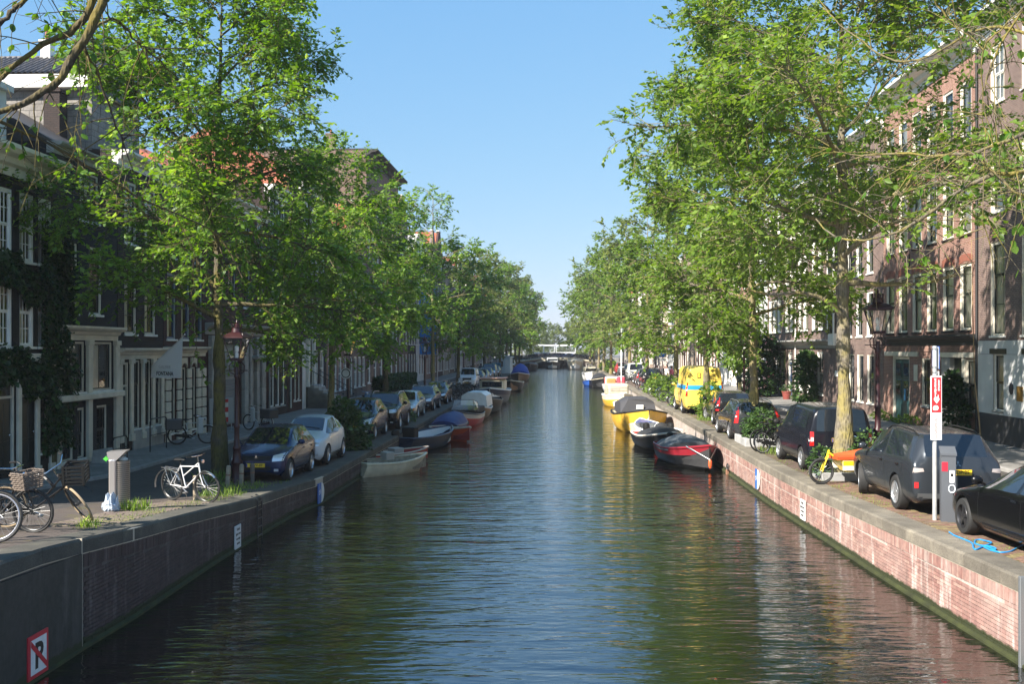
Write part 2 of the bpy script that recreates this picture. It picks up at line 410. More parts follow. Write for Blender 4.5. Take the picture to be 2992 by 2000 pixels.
def setrnd(me, vals):
    a = me.attributes.new('rnd', 'FLOAT', 'FACE'); a.data.foreach_set('value', vals)
def quay(side):
    sg = 1 if side == 'right' else -1
    XE, zz = (XRe, zR) if sg > 0 else (XLe, zL)
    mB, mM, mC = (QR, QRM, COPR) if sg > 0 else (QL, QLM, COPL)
    nm = side
    root = thing('quay_wall', {'right': 'sunlit pink brick quay wall with grey coping along the right bank', 'left': 'shaded dark brick and concrete quay wall along the left bank'}[side], 'quay wall', (0, 0, 0))
    CH = .22
    def P(Y, off, z): return (XE(Y)+sg*off, Y, z)
    # wall core with mortar face
    mb = MB()
    for a, b in zip(YS[1:-1], YS[2:]):
        r = []
        for Y in (a, b):
            t = zz(Y)-CH
            r.append([P(Y, .022, -1.5), P(Y, .022, t), P(Y, .5, t), P(Y, .5, -1.5)])
        mb.loft(r, True, True)
    me = mb.mesh('masonry', [mM, CONC]); bm = bmesh.new(); bm.from_mesh(me); bmesh.ops.recalc_face_normals(bm, faces=bm.faces); bm.to_mesh(me); bm.free()
    setrnd(me, [.5]*len(me.polygons)); link('masonry', me, root)
    # algae ledge at the waterline
    mb = MB()
    for a, b in zip(YS[1:-1], YS[2:]):
        mb.loft([[P(Y, -.05, -.4), P(Y, -.05, .035), P(Y, .0, .06), P(Y, .06, .06), P(Y, .06, -.4)] for Y in (a, b)], True, True)
    mb.build('algae_ledge', mat('algae', (.03, .036, .008), .9, nz=(3, .5), kind='Object'), root)
    # coping stones: one object each to Y = 75, one run beyond
    Y = 9.0; prevz = None
    while Y < 78:
        ln = 1.25+rnd.uniform(-.08, .08); a, b = Y, Y+ln-.012
        mb = MB(); r = []
        for y in (a, b):
            t = zz(y)
            r.append([P(y, -.005, t-CH), P(y, -.005, t-.035), P(y, .03, t), P(y, .53, t), P(y, .53, t-CH)])
        mb.loft(r, True, True); mb.build('coping_stone', mC, root)
        Y += ln
    mb = MB()
    for a, b in zip([Y]+[y for y in YS if y > Y+1][:-1], [y for y in YS if y > Y+1]):
        mb.loft([[P(y, -.005, zz(y)-CH), P(y, -.005, zz(y)-.03), P(y, .03, zz(y)), P(y, .53, zz(y)), P(y, .53, zz(y)-CH)] for y in (a, b)], True, True)
    mb.build('coping_run', mC, root)
    # mortar bed under the coping and in its joints
    mb = MB()
    for a, b in zip(YS[1:-1], YS[2:]):
        mb.loft([[P(y, .006, zz(y)-CH-.02), P(y, .006, zz(y)-.028), P(y, .036, zz(y)-.006), P(y, .5, zz(y)-.006), P(y, .5, zz(y)-CH-.02)] for y in (a, b)], True, True)
    mb.build('joint_mortar', JOINT, root)
    # bricks: soldier course on top, running bond below
    cnt = 0; far = MB(); fr = []
    cy0 = 13.6 if sg > 0 else 15.35
    meshes = {}
    def bmesh_(ln, h):
        out = []
        for k in range(6):
            m_ = MB(); q = .004
            m_.box(-ln/2, -.02, 0, ln/2, .03, h); me = m_.mesh('brick', mB); setrnd(me, [k/5.]*len(me.polygons)); out.append(me)
        return out
    shapes = {'run': (.208, .052), 'soldier': (.052, .2)}
    for k, (l_, h_) in shapes.items(): meshes[k] = bmesh_(l_, h_)
    items = []
    Y = cy0
    while Y < 40: items.append((Y, None, 'soldier')); Y += .0625
    row = 0
    zrow = -.01
    while zrow < 1.75:
        Y = cy0+(.11 if row % 2 else 0)
        while Y < (40 if sg > 0 else 34):
            if zrow+.055 < zz(Y)-CH-.22: items.append((Y, zrow, 'run'))
            Y += .2185
        row += 1; zrow += .0625
    items.sort(key=lambda q: q[0])
    for Y, z, k in items:
        l_, h_ = shapes[k]
        if z is None: z = zz(Y)-CH-.215
        x = XE(Y)+sg*(.028+rnd.uniform(-.004, .004)); yaw = math.atan2(1, (XE(Y+.1)-XE(Y-.1))/.2)
        if cnt < 290:
            rz = yaw if sg < 0 else yaw
            o = link('brick', rnd.choice(meshes[k]), root, (x, Y, z), yaw+(math.pi if sg > 0 else 0)+0)
            cnt += 1
        else:
            c_, s_ = math.cos(yaw), math.sin(yaw); o0 = len(far.v)
            pts = []
            for dz in (0, h_):
                for du, dn in ((-l_/2, -.02), (l_/2, -.02), (l_/2, .03), (-l_/2, .03)):
                    pts.append((x+du*c_+sg*dn, Y+du*s_, z+dz))
            i = len(far.v); far.v += pts
            fs = ((0, 1, 5, 4), (4, 5, 6, 7), (1, 2, 6, 5), (3, 0, 4, 7)) if sg < 0 else ((4, 5, 1, 0), (7, 6, 5, 4), (5, 6, 2, 1), (7, 4, 0, 3))
            rv = rnd.random()
            for f in fs: far.f.append(tuple(i+q for q in f)); far.m.append(0); fr.append(rv)
    me = far.mesh('far_bricks', mB); setrnd(me, fr); o = link('bricks', me, root); o['kind'] = 'stuff'
    return root
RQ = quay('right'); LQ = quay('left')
# concrete end of the left wall, next to the bridge
mb = MB(); r = []
for y in (9, 15.2):
    r.append([(XLe(y)+.02, y, -1.5), (XLe(y)+.02, y, zL(y)-.225), (XLe(y)-.4, y, zL(y)-.225), (XLe(y)-.4, y, -1.5)])
mb.loft(r, True, True); me = mb.mesh('concrete_panel', CONC); setrnd(me, [.5]*len(me.polygons)); link('concrete_panel', me, LQ)
mb = MB(); mb.box(XLe(15.25)-.1, 15.2, 0, XLe(15.25)+.012, 15.225, zL(15.2)-.0, 0); mb.build('expansion_joint', JOINT, LQ)

# individual paving bricks along the copings
def paving(side, y0, y1, x0, x1, parent, m):
    XE, zz, sg = (XRe, zR, 1) if side == 'right' else (XLe, zL, -1)
    ms = []
    for k in range(5):
        b = MB(); b.bbox(-.1, -.049, 0, .1, .049, .03, .006); me = b.mesh('paving_brick', m); setrnd(me, [k/4.]*len(me.polygons)); ms.append(me)
    Y = y0; n = 0; r = 0
    while Y < y1 and n < 290:
        x = x0+(.1 if r % 2 else 0)
        while x < x1 and n < 290:
            link('paving_brick', rnd.choice(ms), parent, (XE(Y)+sg*x, Y, zz(Y)-.026+rnd.uniform(-.004, .005)), (rnd.uniform(-.02, .02), rnd.uniform(-.02, .02), rnd.uniform(-.03, .03)))
            n += 1; x += .206
        Y += .104; r += 1
PB_R = quaymat('loose_paver_red', [(.15, .08, .055), (.2, .12, .09), (.13, .085, .06), (.19, .15, .07)])
PB_L = quaymat('loose_paver_grey', [(.15, .11, .09), (.19, .15, .12), (.13, .10, .08), (.16, .14, .07)])
paving('right', 15.0, 26.0, .65, 1.15, bpy.data.objects['right_parking_strip'], PB_R)
paving('left', 17.2, 24.0, .65, 1.65, bpy.data.objects['left_parking_strip'], PB_L)
# ------------------------------------------------------------------ houses
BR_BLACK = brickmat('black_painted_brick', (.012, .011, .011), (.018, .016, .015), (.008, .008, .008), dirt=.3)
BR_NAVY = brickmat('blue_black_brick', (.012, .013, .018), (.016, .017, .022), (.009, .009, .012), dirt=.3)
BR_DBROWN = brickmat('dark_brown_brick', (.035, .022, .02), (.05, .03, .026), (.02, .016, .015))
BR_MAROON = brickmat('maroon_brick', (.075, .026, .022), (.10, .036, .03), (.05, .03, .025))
BR_RED = brickmat('red_brick', (.26, .12, .09), (.34, .175, .135), (.40, .33, .27), ms=.008)
BR_PURPLE = brickmat('purple_brown_brick', (.15, .092, .082), (.22, .14, .12), (.30, .26, .225), ms=.009)
BR_BROWN = brickmat('brown_brick', (.17, .10, .075), (.23, .14, .10), (.22, .18, .15))
BR_TAN = brickmat('tan_brick', (.32, .22, .16), (.38, .27, .2), (.33, .28, .23))
BR_GREY = brickmat('grey_block', (.26, .24, .22), (.29, .27, .25), (.14, .13, .12), bw=.44, bh=.22, ms=.012)
PLASTER = mat('white_plaster', (.66, .66, .66), .8, nz=(1.2, .12), bump=(20, .15))
GREYPL = mat('grey_plaster', (.36, .35, .33), .8, nz=(1.5, .2))
ROOFF = mat('roof_felt', (.05, .05, .05), .9)
TEAL = mat('teal_door_paint', (.02, .07, .075), .35, nz=(4, .3))
WINM = {}
FRM = {'w': WHITEP, 'c': CREAM, 'k': DARKP, 'b': BLUEP, 'g': mat('grey_frame_paint', (.28, .30, .32), .5)}
def win_parts(kind, w, h):
    """kind: dict-like tuple (frame, sash, nx, ny upper, ny lower, fw, curtain, glass, split)"""
    key = (kind, round(w, 2), round(h, 2))
    if key in WINM: return WINM[key]
    fr, sa, nx, nu, nl, fw, cur, gl, split = kind
    F, S = FRM[fr], FRM[sa]
    mb = MB()
    for a in ((0, 0, fw, h), (w-fw, 0, w, h), (fw, h-fw*.9, w-fw, h), (fw, 0, w-fw, fw*.6)):
        mb.bbox(a[0], .035, a[1], a[2], .15, a[3], .008)
    out = [('window', mb.mesh('window', F, False))]
    ch = []
    x0, x1, z0, z1 = fw, w-fw, fw*.6, h-fw*.9
    zm = z0+(z1-z0)*split
    mb = MB(); sw = .045
    panes = []
    for (za, zb, ny, y) in ((z0, zm, nl, .085), (zm, z1, nu, .065)) if split < .99 else ((z0, z1, nu, .075),):
        for q in ((x0, za, x0+sw, zb), (x1-sw, za, x1, zb), (x0+sw, za, x1-sw, za+sw), (x0+sw, zb-sw, x1-sw, zb)):
            mb.box(q[0], y, q[1], q[2], y+.04, q[3])
        iw, ih = x1-x0-2*sw, zb-za-2*sw
        for k in range(1, nx): mb.box(x0+sw+iw*k/nx-.012, y+.004, za+sw, x0+sw+iw*k/nx+.012, y+.034, zb-sw)
        for k in range(1, ny): mb.box(x0+sw, y+.005, za+sw+ih*k/ny-.012, x1-sw, y+.033, za+sw+ih*k/ny+.012)
        p = MB(); p.quad((x0+sw*.5, y+.02, za+sw*.5), (x1-sw*.5, y+.02, za+sw*.5), (x1-sw*.5, y+.02, zb-sw*.5), (x0+sw*.5, y+.02, zb-sw*.5))
        panes.append(('pane', p.mesh('pane', GLASS if gl else DARKGLASS)))
    ch.append(('sash', mb.mesh('sash', S)))
    ch += panes
    if cur:
        p = MB(); n = 22; rows = []
        if cur == 'full': spans = ((x0, x1),)
        elif cur == 'sides': spans = ((x0, x0+(x1-x0)*.3), (x1-(x1-x0)*.3, x1))
        else: spans = ((x0, x0+(x1-x0)*.62),)
        for a, b in spans:
            c0 = [(a+(b-a)*k/n, .17+.022*math.sin(k*1.9)+.01*math.sin(k*.7), z0) for k in range(n+1)]
            c1 = [(q[0], q[1], z1) for q in c0]
            p.loft([c0, c1], False, False)
        ch.append(('curtain', p.mesh('curtain', CURT)))
    WINM[key] = (out, ch); return WINM[key]
def sill_mesh(w, m, ext=.06):
    k = ('sill', round(w, 2), m.name)
    if k not in WINM:
        mb = MB(); mb.bbox(-.05, -ext, -.075, w+.05, .12, -.002, .01); WINM[k] = mb.mesh('sill', m)
    return WINM[k]
def window(root, u, v, w, h, kind, sill=None):
    out, ch = win_parts(kind, w, h)
    o = link('window', out[0][1], root, (u, 0, v))
    for n, me in ch: link(n, me, o)
    if sill: link('sill', sill_mesh(w, sill), o)
    return o
def K(fr='w', sa='w', nx=2, nu=2, nl=2, fw=.09, cur=None, gl=True, split=.5): return (fr, sa, nx, nu, nl, fw, cur, gl, split)

class House:
    def __init__(s, side, z0, z1, H, wall, label, name='canal_house', depth=9., lvl=None, X0=None, cat='house', group=None, wallm2=None, grp=None):
        ax = AX; n = math.sqrt(1+ax*ax); s.W = (z1-z0)*n; s.H = H; s.side = side
        X0 = X0 if X0 is not None else (XLF if side == 'left' else XRF)
        zz = (zL if side == 'left' else zR)
        if side == 'left': loc = (X0+ax*z0, z0); rz = math.atan2(1, ax)
        else: loc = (X0+ax*z1, z1); rz = math.atan2(-1, -ax)
        s.root = thing(name, label, cat, (loc[0], loc[1], (zz((z0+z1)/2) if lvl is None else lvl)+.085), rz, grp)
        s.wall = wall; s.op = []; s.depth = depth; s.T = .22
    def win(s, u, v, w, h, kind, sill=WHITEP): s.op.append((u, v, w, h)); window(s.root, u, v, w, h, kind, sill)
    def hole(s, u, v, w, h): s.op.append((u, v, w, h))
    def row(s, us, v, w, h, kind, sill=WHITEP):
        for u in us: s.win(u, v, w, h, kind if not isinstance(kind, list) else rnd.choice(kind), sill)
    def box(s, name, x0, y0, z0, x1, y1, z1, m, bev=.012):
        mb = MB(); mb.bbox(x0, y0, z0, x1, y1, z1, bev); return mb.build(name, m, s.root, recalc=False)
    def finish(s, zbase=-.4, wname='wall', reveal=None, base=None):
        mb = MB(); W, H, T, D = s.W, s.H, s.T, s.depth
        us = sorted({0., W} | {round(q[0], 4) for q in s.op} | {round(q[0]+q[2], 4) for q in s.op})
        vs_ = sorted({zbase, H} | {round(q[1], 4) for q in s.op} | {round(q[1]+q[3], 4) for q in s.op})
        for a, b in zip(us[:-1], us[1:]):
            run = None
            for c, d in zip(vs_[:-1], vs_[1:]):
                cu, cv = (a+b)/2, (c+d)/2
                inside = any(q[0]-1e-4 < cu < q[0]+q[2]+1e-4 and q[1]-1e-4 < cv < q[1]+q[3]+1e-4 for q in s.op)
                if inside:
                    if run: mb.quad((a, 0, run[0]), (b, 0, run[0]), (b, 0, run[1]), (a, 0, run[1])); run = None
                else: run = (run[0], d) if run else (c, d)
            if run: mb.quad((a, 0, run[0]), (b, 0, run[0]), (b, 0, run[1]), (a, 0, run[1]))
        for u, v, w, h in s.op:
            mb.quad((u, 0, v), (u, T, v), (u, T, v+h), (u, 0, v+h), 1); mb.quad((u+w, T, v), (u+w, 0, v), (u+w, 0, v+h), (u+w, T, v+h), 1)
            mb.quad((u, 0, v+h), (u, T, v+h), (u+w, T, v+h), (u+w, 0, v+h), 1); mb.quad((u, T, v), (u, 0, v), (u+w, 0, v), (u+w, T, v), 1)
        mb.quad((0, D, zbase), (0, 0, zbase), (0, 0, H), (0, D, H)); mb.quad((W, 0, zbase), (W, D, zbase), (W, D, H), (W, 0, H))
        mb.quad((W, D, zbase), (0, D, zbase), (0, D, H), (W, D, H))
        # room behind the windows
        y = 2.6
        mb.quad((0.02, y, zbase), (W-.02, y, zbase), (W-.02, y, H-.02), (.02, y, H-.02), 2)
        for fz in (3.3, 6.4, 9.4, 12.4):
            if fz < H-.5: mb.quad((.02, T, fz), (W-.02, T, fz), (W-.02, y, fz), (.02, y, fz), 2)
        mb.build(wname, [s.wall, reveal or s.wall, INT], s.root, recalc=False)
    def cornice(s, z, h=.55, out=.4, m=WHITEP, name='cornice', u0=0, u1=None):
        u1 = s.W if u1 is None else u1
        prof = [(-.02, z), (-.03, z+h*.35), (-.12*out/.4, z+h*.42), (-.16*out/.4, z+h*.62), (-out*.8, z+h*.7), (-out, z+h*.85), (-out, z+h), (.2, z+h), (.2, z)]
        mb = MB(); mb.loft([[(u, p[0]-.002, p[1]) for p in prof] for u in (u0-.03, u1+.03)], True, True); return mb.build(name, m, s.root)
    def flatroof(s, z=None, m=ROOFF):
        z = s.H if z is None else z
        mb = MB(); mb.box(0, .0, z-.1, s.W, s.depth, z+.06); return mb.build('roof', m, s.root)
    def pitch(s, z, rise, m=TILED, run=None, y0=-.1):
        run = run or s.depth/2
        mb = MB(); prof = [(y0, z), (run, z+rise), (s.depth, z), (s.depth, z-.05), (y0, z-.08)]
        mb.loft([[(u, p[0], p[1]) for p in prof] for u in (0, s.W)], True, True); return mb.build('roof', m, s.root)
    def gable(s, z, rise, m=None, top=.25):
        # gable wall to the street with the ridge running back
        mb = MB(); W = s.W; m = m or s.wall
        P = [(0, z), (W, z), (W*.5+W*top*.5, z+rise), (W*.5-W*top*.5, z+rise)]
        mb.prism([(x, zz) for x, zz in P], 0, .25, 0); g = mb.build('gable', m, s.root)
        mb = MB(); r = [(-.05, z-.05), (W/2, z+rise*.98), (W+.05, z-.05)]
        mb.loft([[(x, y, q) for x, q in r] for y in (.25, s.depth)], True, True); mb.build('roof', TILER, s.root)
        mb = MB(); mb.bbox(W*.5-W*top*.5-.1, -.08, z+rise, W*.5+W*top*.5+.1, .33, z+rise+.14, .02); mb.build('coping', WHITEP, s.root, recalc=False)
        return g
    def chimney(s, u, y, z, h=1.4, w=.6, m=None):
        mb = MB(); mb.box(u, y, z, u+w, y+w, z+h); mb.box(u-.05, y-.05, z+h, u+w+.05, y+w+.05, z+h+.1)
        c = mb.build('chimney', m or BR_BROWN, s.root)
        mb = MB(); mb.lathe([(.1, 0), (.09, .35), (.11, .36)], 8, (u+w/2, y+w/2, z+h+.1)); mb.build('chimney_pot', TILER, c); return c
    def door(s, u, v, w, h, m=DARKP, light=.5, frame=WHITEP, panels=True):
        s.hole(u, v, w, h); mb = MB()
        for q in ((0, 0, .09, h), (w-.09, 0, w, h), (.09, h-.09, w-.09, h)): mb.bbox(q[0], .03, q[1], q[2], .16, q[3], .008)
        if light: mb.bbox(.09, .04, h-light-.07, w-.09, .15, h-light, .006)
        o = mb.build('door_frame', frame, s.root, loc=(u, 0, v), recalc=False)
        dh = h-light-.07 if light else h-.09
        mb = MB(); mb.box(.09, .09, 0, w-.09, .14, dh); 
        if panels:
            pw = (w-.18)
            for z0, z1 in ((.12, dh*.36), (dh*.41, dh*.93)):
                for k in ((.08, .46), (.54, .92)): mb.bbox(.09+pw*k[0], .075, z0, .09+pw*k[1], .1, z1, .015)
        mb.build('door', m, o, recalc=False)
        mb = MB(); mb.sphere((w-.2, .06, 1.0), .035, 8, 5); mb.build('handle', CHROME, o, smooth=True)
        if light:
            mb = MB(); mb.quad((.09, .1, h-light), (w-.09, .1, h-light), (w-.09, .1, h-.09), (.09, .1, h-.09)); mb.build('fanlight', DARKGLASS, o, recalc=False)
        return o
    def pilaster(s, u, w, z0, z1, m, out=.1, name='pilaster'):
        mb = MB(); mb.bbox(u, -out, z0, u+w, -.002, z1, .012); mb.bbox(u-.04, -out-.04, z0, u+w+.04, -.002, z0+.25, .012); mb.bbox(u-.04, -out-.04, z1-.16, u+w+.04, -.002, z1, .012)
        return mb.build(name, m, s.root, recalc=False)
    def pipe(s, u, z0, z1, m=None):
        mb = MB(); mb.tube([(u, -.07, z0), (u, -.07, z1)], .045, 8); return mb.build('downpipe', m or GREYPL, s.root, smooth=True)
def spread(W, n, w, m=.5):
    g = (W-2*m-n*w)/max(n-1, 1)
    return [m+k*(w+g) for k in range(n)]

# ============ left bank, near to far
h = House('left', 18.6, 24.6, 9.6, BR_DBROWN, 'dark brown house at the near end of the left bank, mostly outside the picture', depth=10)
h.row(spread(h.W, 3, 1.1), 4.2, 1.1, 2.3, K(nu=3, nl=3)); h.row(spread(h.W, 3, 1.1), 7.0, 1.1, 1.7, K(nu=3, nl=3)); h.row(spread(h.W, 3, 1.1), .9, 1.1, 2.3, K('c', 'k'))
h.cornice(9.1); h.flatroof(); h.finish()
# house one: black brick with ivy, white sashes, cream ground floor
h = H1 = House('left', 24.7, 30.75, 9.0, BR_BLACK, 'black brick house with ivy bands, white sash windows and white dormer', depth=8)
W_ = h.W
for v, hh in ((6.05, 1.95), (3.62, 1.98)):
    for u in (.5, 1.75, 3.0, 4.18, 5.22): h.win(u, v, .82, hh, K(nx=3, nu=2, nl=2, cur='side'))
for u in (.35, 1.65, 2.95, 4.25): h.door(u, .15, 1.0, 2.85, DARKP, .75, CREAM, True)
h.win(5.3, .5, .55, 2.4, K('c', 'k', 1, 2, 3))
for u in (.02, 1.38, 2.68, 3.98, 5.0, 5.82): h.pilaster(u, .2, -.1, 3.2, CREAM, .08)
h.pitch(9.05, 3.4, TILED, 4.2, .9); h.box('belt', -.02, -.1, 3.2, W_, -.002, 3.42, CREAM); h.cornice(8.35, .75, .6, CREAM); h.finish(); h.flatroof(8.99)
mb = MB(); mb.box(2.6, 1.0, 9.0, 5.3, 3.6, 11.1); mb.box(2.45, .85, 11.1, 5.45, 3.7, 11.28); d = mb.build('dormer', mat('pale_grey_boards', (.55, .56, .57), .6, nz=(3, .1)), h.root)
o, ch = win_parts(K('b', 'b', 3, 3, 3), 1.5, 1.7); w_ = link('dormer_window', o[0][1], d, (3.2, .87, 9.25))
mb = MB(); mb.box(5.303, 1.35, 9.2, 5.33, 3.1, 10.8); mb.build('side_window', DARKGLASS, d)
mb = MB()
for k in range(7): mb.box(5.32, 1.3+.29*k, 9.2, 5.36, 1.36+.29*k, 10.8)
for k in range(3): mb.box(5.325, 1.3, 9.2+.77*k, 5.355, 3.1, 9.27+.77*k)
mb.build('window_frame', BLUEP, d)
# house two: narrow, blue-black, with shopfront bay
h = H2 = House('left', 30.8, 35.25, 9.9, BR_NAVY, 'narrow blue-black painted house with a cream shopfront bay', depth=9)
h.win(1.7, 7.75, 1.35, 1.55, K('w', 'k', 3, 1, 1, .06, 'side', split=1.0))
h.win(.62, 4.75, .95, 2.2, K('w', 'k', 2, 2, 2)); h.win(2.35, 4.75, .95, 2.2, K('w', 'k', 2, 2, 2))
h.cornice(3.9, .45, .35, CREAM, 'shopfront_cornice')
for u in (.05, 2.1, 4.15): h.pilaster(u, .28, -.1, 3.9, CREAM, .12)
h.win(.4, 2.25, 1.66, 1.6, K('c', 'k', 1, 1, 1, .07, 'side', split=1.0)); h.win(2.43, 2.25, 1.66, 1.6, K('c', 'k', 2, 1, 1, .07, 'side', split=1.0))
h.box('window_ledge', -.02, -.3, 2.0, h.W+.02, -.003, 2.2, CREAM, .03)
h.win(.5, .15, .8, 1.6, K('c', 'k', 2, 1, 3, .08)); h.win(2.9, .15, .8, 1.6, K('c', 'k', 2, 1, 3, .08)); h.win(1.55, .15, .5, 1.6, K('c', 'k', 1, 1, 2, .08))
h.cornice(9.55, .35, .3, BR_NAVY and STONE); h.pitch(9.85, 2.6, TILED); h.chimney(3.6, 1.6, 10.8, 1.5, .55, BR_DBROWN); h.finish()
# house three: dark brown with cream shopfront; tall body with tiled roof seen side-on
h = H3 = House('left', 35.3, 39.35, 10.5, BR_DBROWN, 'dark brown house with tall cream sashes and cream pilaster shopfront', depth=10)
for v, hh in ((4.15, 2.55), (7.35, 2.2)):
    for u in (.55, 2.3): h.win(u, v, 1.05, hh, K('c', 'k', 2, 2, 2, .11, 'side'))
h.cornice(3.25, .4, .28, CREAM, 'shopfront_cornice')
for u in (.02, .95, 1.95, 2.9, 3.78): h.pilaster(u, .24, .35, 3.25, CREAM, .08)
h.door(.3, .1, .62, 3.05, DARKP, .8, CREAM, True)
for u in (1.25, 2.22, 3.17): h.win(u, .75, .66, 2.45, K('c', 'k', 1, 1, 2, .06, split=.66))
h.box('plinth', 1.2, -.06, -.3, 4.0, -.003, .72, GREYPL); h.cornice(10.0, .5, .4, WHITEP); h.flatroof(10.48)
for nm, z0, z1, m, o_ in (('eaves_board', 12.6, 13.05, WHITEP, .35), ('upper_wall', 10.5, 12.6, BR_GREY, .02)):
    mb = MB(); mb.box(-o_, .9, z0, 4.0, 9.8, z1); mb.build(nm, m, h.root)
h.finish()
# tiled roof slope facing the camera above house two: tiles one by one
mb = MB(); mb.quad((-.3, .7, 13.07), (-.3, 9.9, 13.07), (2.2, 9.9, 14.30), (2.2, .7, 14.30)); mb.quad((2.2, .7, 14.30), (2.2, 9.9, 14.30), (4.4, 9.9, 12.95), (4.4, .7, 12.95)); mb.poly([(-.3, .7, 13.07), (2.2, .7, 14.30), (4.4, .7, 12.95), (4.0, .7, 12.55), (0, .7, 12.55)]); rf = mb.build('roof', TILED, h.root, recalc=False)
mb = MB(); n = 6; prof = [(.0, .0), (.05, .055), (.1, .06), (.15, .02), (.2, .0)]
mb.loft([[(0, a, b+.012) for a, b in prof], [(.5, a, b+.03+.0) for a, b in prof]], False, False)
mb.loft([[(0, a, b) for a, b in prof], [(0, a, b+.012) for a, b in prof]], False, False)
tm = mb.mesh('roof_tile', TILED, True)
sl = math.atan2(1.23, 2.5)
for r_ in range(6):
    for c_ in range(44):
        t_ = link('roof_tile', tm, rf, (-.33+.455*r_*math.cos(sl), 1.4-.65+c_*.205, 13.08+.455*r_*math.sin(sl)), (0, -sl, 0))
mb = MB(); mb.tube([(2.2, .6, 14.31), (2.2, 9.95, 14.31)], .11, 8); mb.build('ridge_tile', TILED, rf, smooth=True)
h.chimney(2.0, 3.4, 14.1, .75, .35, WHITEP)
# house four: maroon with cream arched ground floor
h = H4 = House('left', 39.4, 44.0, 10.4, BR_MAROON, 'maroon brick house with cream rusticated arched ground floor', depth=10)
for v, hh in ((4.0, 2.6), (7.2, 2.2)):
    for u in (.35, 1.85, 3.35): h.win(u, v, .95, hh, K('g', 'b', 1, 1, 1, .1, 'side'))
h.cornice(3.3, .4, .28, CREAM, 'shopfront_cornice')
for u, w in ((.1, .5), (1.3, .45), (2.4, .45), (3.5, .45), (4.1, .48)):
    for k in range(7): h.box('quoin_block', u, -.09, -.1+k*.42, u+w, -.004, .28+k*.42, CREAM, .02)
for u in (.62, 1.77, 2.87):
    h.win(u, .3, .62, 2.55, K('c', 'k', 1, 1, 2, .06, split=.7))
    mb = MB(); pts = [(u+.31+.31*math.cos(math.pi*k/10), 2.84+.2*math.sin(math.pi*k/10)) for k in range(11)]
    mb.prism([(u, 3.25)]+[(p[0], p[1]) for p in pts[::-1]]+[(u+.62, 3.25)], -.07, -.004, 0); mb.build('arch', CREAM, h.root)
h.cornice(9.9, .5, .4, WHITEP); h.pitch(10.35, 2.4, TILER); h.finish()
# house five: maroon wall, stone columns, grey garage door
h = H5 = House('left', 44.05, 53.5, 10.6, BR_MAROON, 'maroon brick building with grey stone columns and panelled garage door', depth=10)
h.row(spread(h.W, 4, 1.1, .8), 5.6, 1.1, 1.9, K('g', 'k', 2, 2, 1)); h.row(spread(h.W, 4, 1.1, .8), 8.4, 1.1, 1.6, K('g', 'k', 2, 2, 1))
h.hole(1.1, .1, 3.7, 3.7); mb = MB()
gd = MB()
gd.box(1.1, .12, .1, 4.8, .17, 3.8); gdo = gd.build('garage_door', GREYPL, h.root)
for k in range(14):
    mb = MB(); mb.bbox(1.12, .09, .12+k*.15, 4.78, .118, .255+k*.15, .008); mb.build('door_slat', mat('slat_grey', (.2, .21, .22), .6, rndvar=.15), gdo, recalc=False)
for k in range(7):
    mb = MB(); mb.bbox(1.14+k*.52, .09, 2.3, 1.62+k*.52, .118, 2.85, .008); mb.build('door_panel', mat('slat_grey', (.2, .21, .22)), gdo, recalc=False)
for u, w in ((.35, .6), (5.0, .55), (5.9, .45), (7.0, .4), (7.9, .6)):
    c = h.box('stone_column', u, -.18, -.1, u+w, -.003, 4.2, STONE, .02)
    for k in range(5):
        mb = MB(); mb.bbox(u-.012, -.192, -.06+k*.85, u+w+.012, -.004, .75+k*.85, .02); mb.build('stone_block', mat('grey_stone_r', (.34, .33, .31), .75, nz=(2.5, .25), rndvar=.12), c, recalc=False)
h.door(6.4, .15, .9, 2.9, mat('brown_door', (.08, .045, .03), .5), .0, STONE)
h.box('door_hood', 6.1, -.5, 3.1, 7.6, -.003, 3.25, STONE, .02); h.cornice(4.25, .5, .35, STONE, 'stone_cornice'); h.cornice(10.15, .45, .4, WHITEP); h.pitch(10.6, 2.8, TILER); h.finish()
# house six: dark with tall white sashes
h = House('left', 53.55, 57.3, 12.2, BR_DBROWN, 'dark brick house with tall narrow white window strips beside the garage building', depth=10)
for v, hh in ((.5, 3.1), (4.2, 2.7), (7.6, 2.2), (10.1, 1.5)): h.row((.35, 1.4, 2.45), v, .85, hh, K('w', 'k', 2, 2, 2, .12), STONE)
h.cornice(11.75, .5, .4); h.flatroof(); h.pipe(.06, 0, 11.7); h.finish()
h = House('left', 57.35, 60.6, 11.4, BR_MAROON, 'narrow maroon house with grey mullioned upper windows and arched entrance', depth=10)
for v, hh in ((4.4, 2.6), (7.7, 2.2)): h.row((.3, 1.2, 2.1), v, .75, hh, K('g', 'k', 1, 2, 2, .1), STONE)
h.door(.3, .2, .8, 3.0, DARKP, .7); h.win(1.4, .6, .6, 2.7, K('w', 'k', 1, 2, 2)); h.win(2.25, .6, .6, 2.7, K('w', 'k', 1, 2, 2)); h.gable(11.4, 2.4); h.finish()
h = House('left', 60.65, 67.0, 13.6, BR_DBROWN, 'brown house with white plaster ground floor and a stone stoop', depth=11)
for v, hh in ((4.6, 2.5), (7.9, 2.3), (11.0, 1.7)): h.row(spread(h.W, 4, 1.0), v, 1.0, hh, K('w', 'w', 2, 2, 2, .1))
h.row((3.0, 4.6), 1.2, 1.1, 2.3, K('w', 'w', 3, 2, 2)); h.door(1.2, 1.35, 1.1, 2.8, DARKP, .6); h.pilaster(.9, .26, 1.3, 4.2, WHITEP, .2); h.pilaster(2.35, .26, 1.3, 4.2, WHITEP, .2)
h.box('plaster_band', -.0, -.03, 0, .85, -.004, 4.1, PLASTER); h.cornice(13.1, .5, .4); h.pitch(13.6, 3.4, TILER); h.finish()
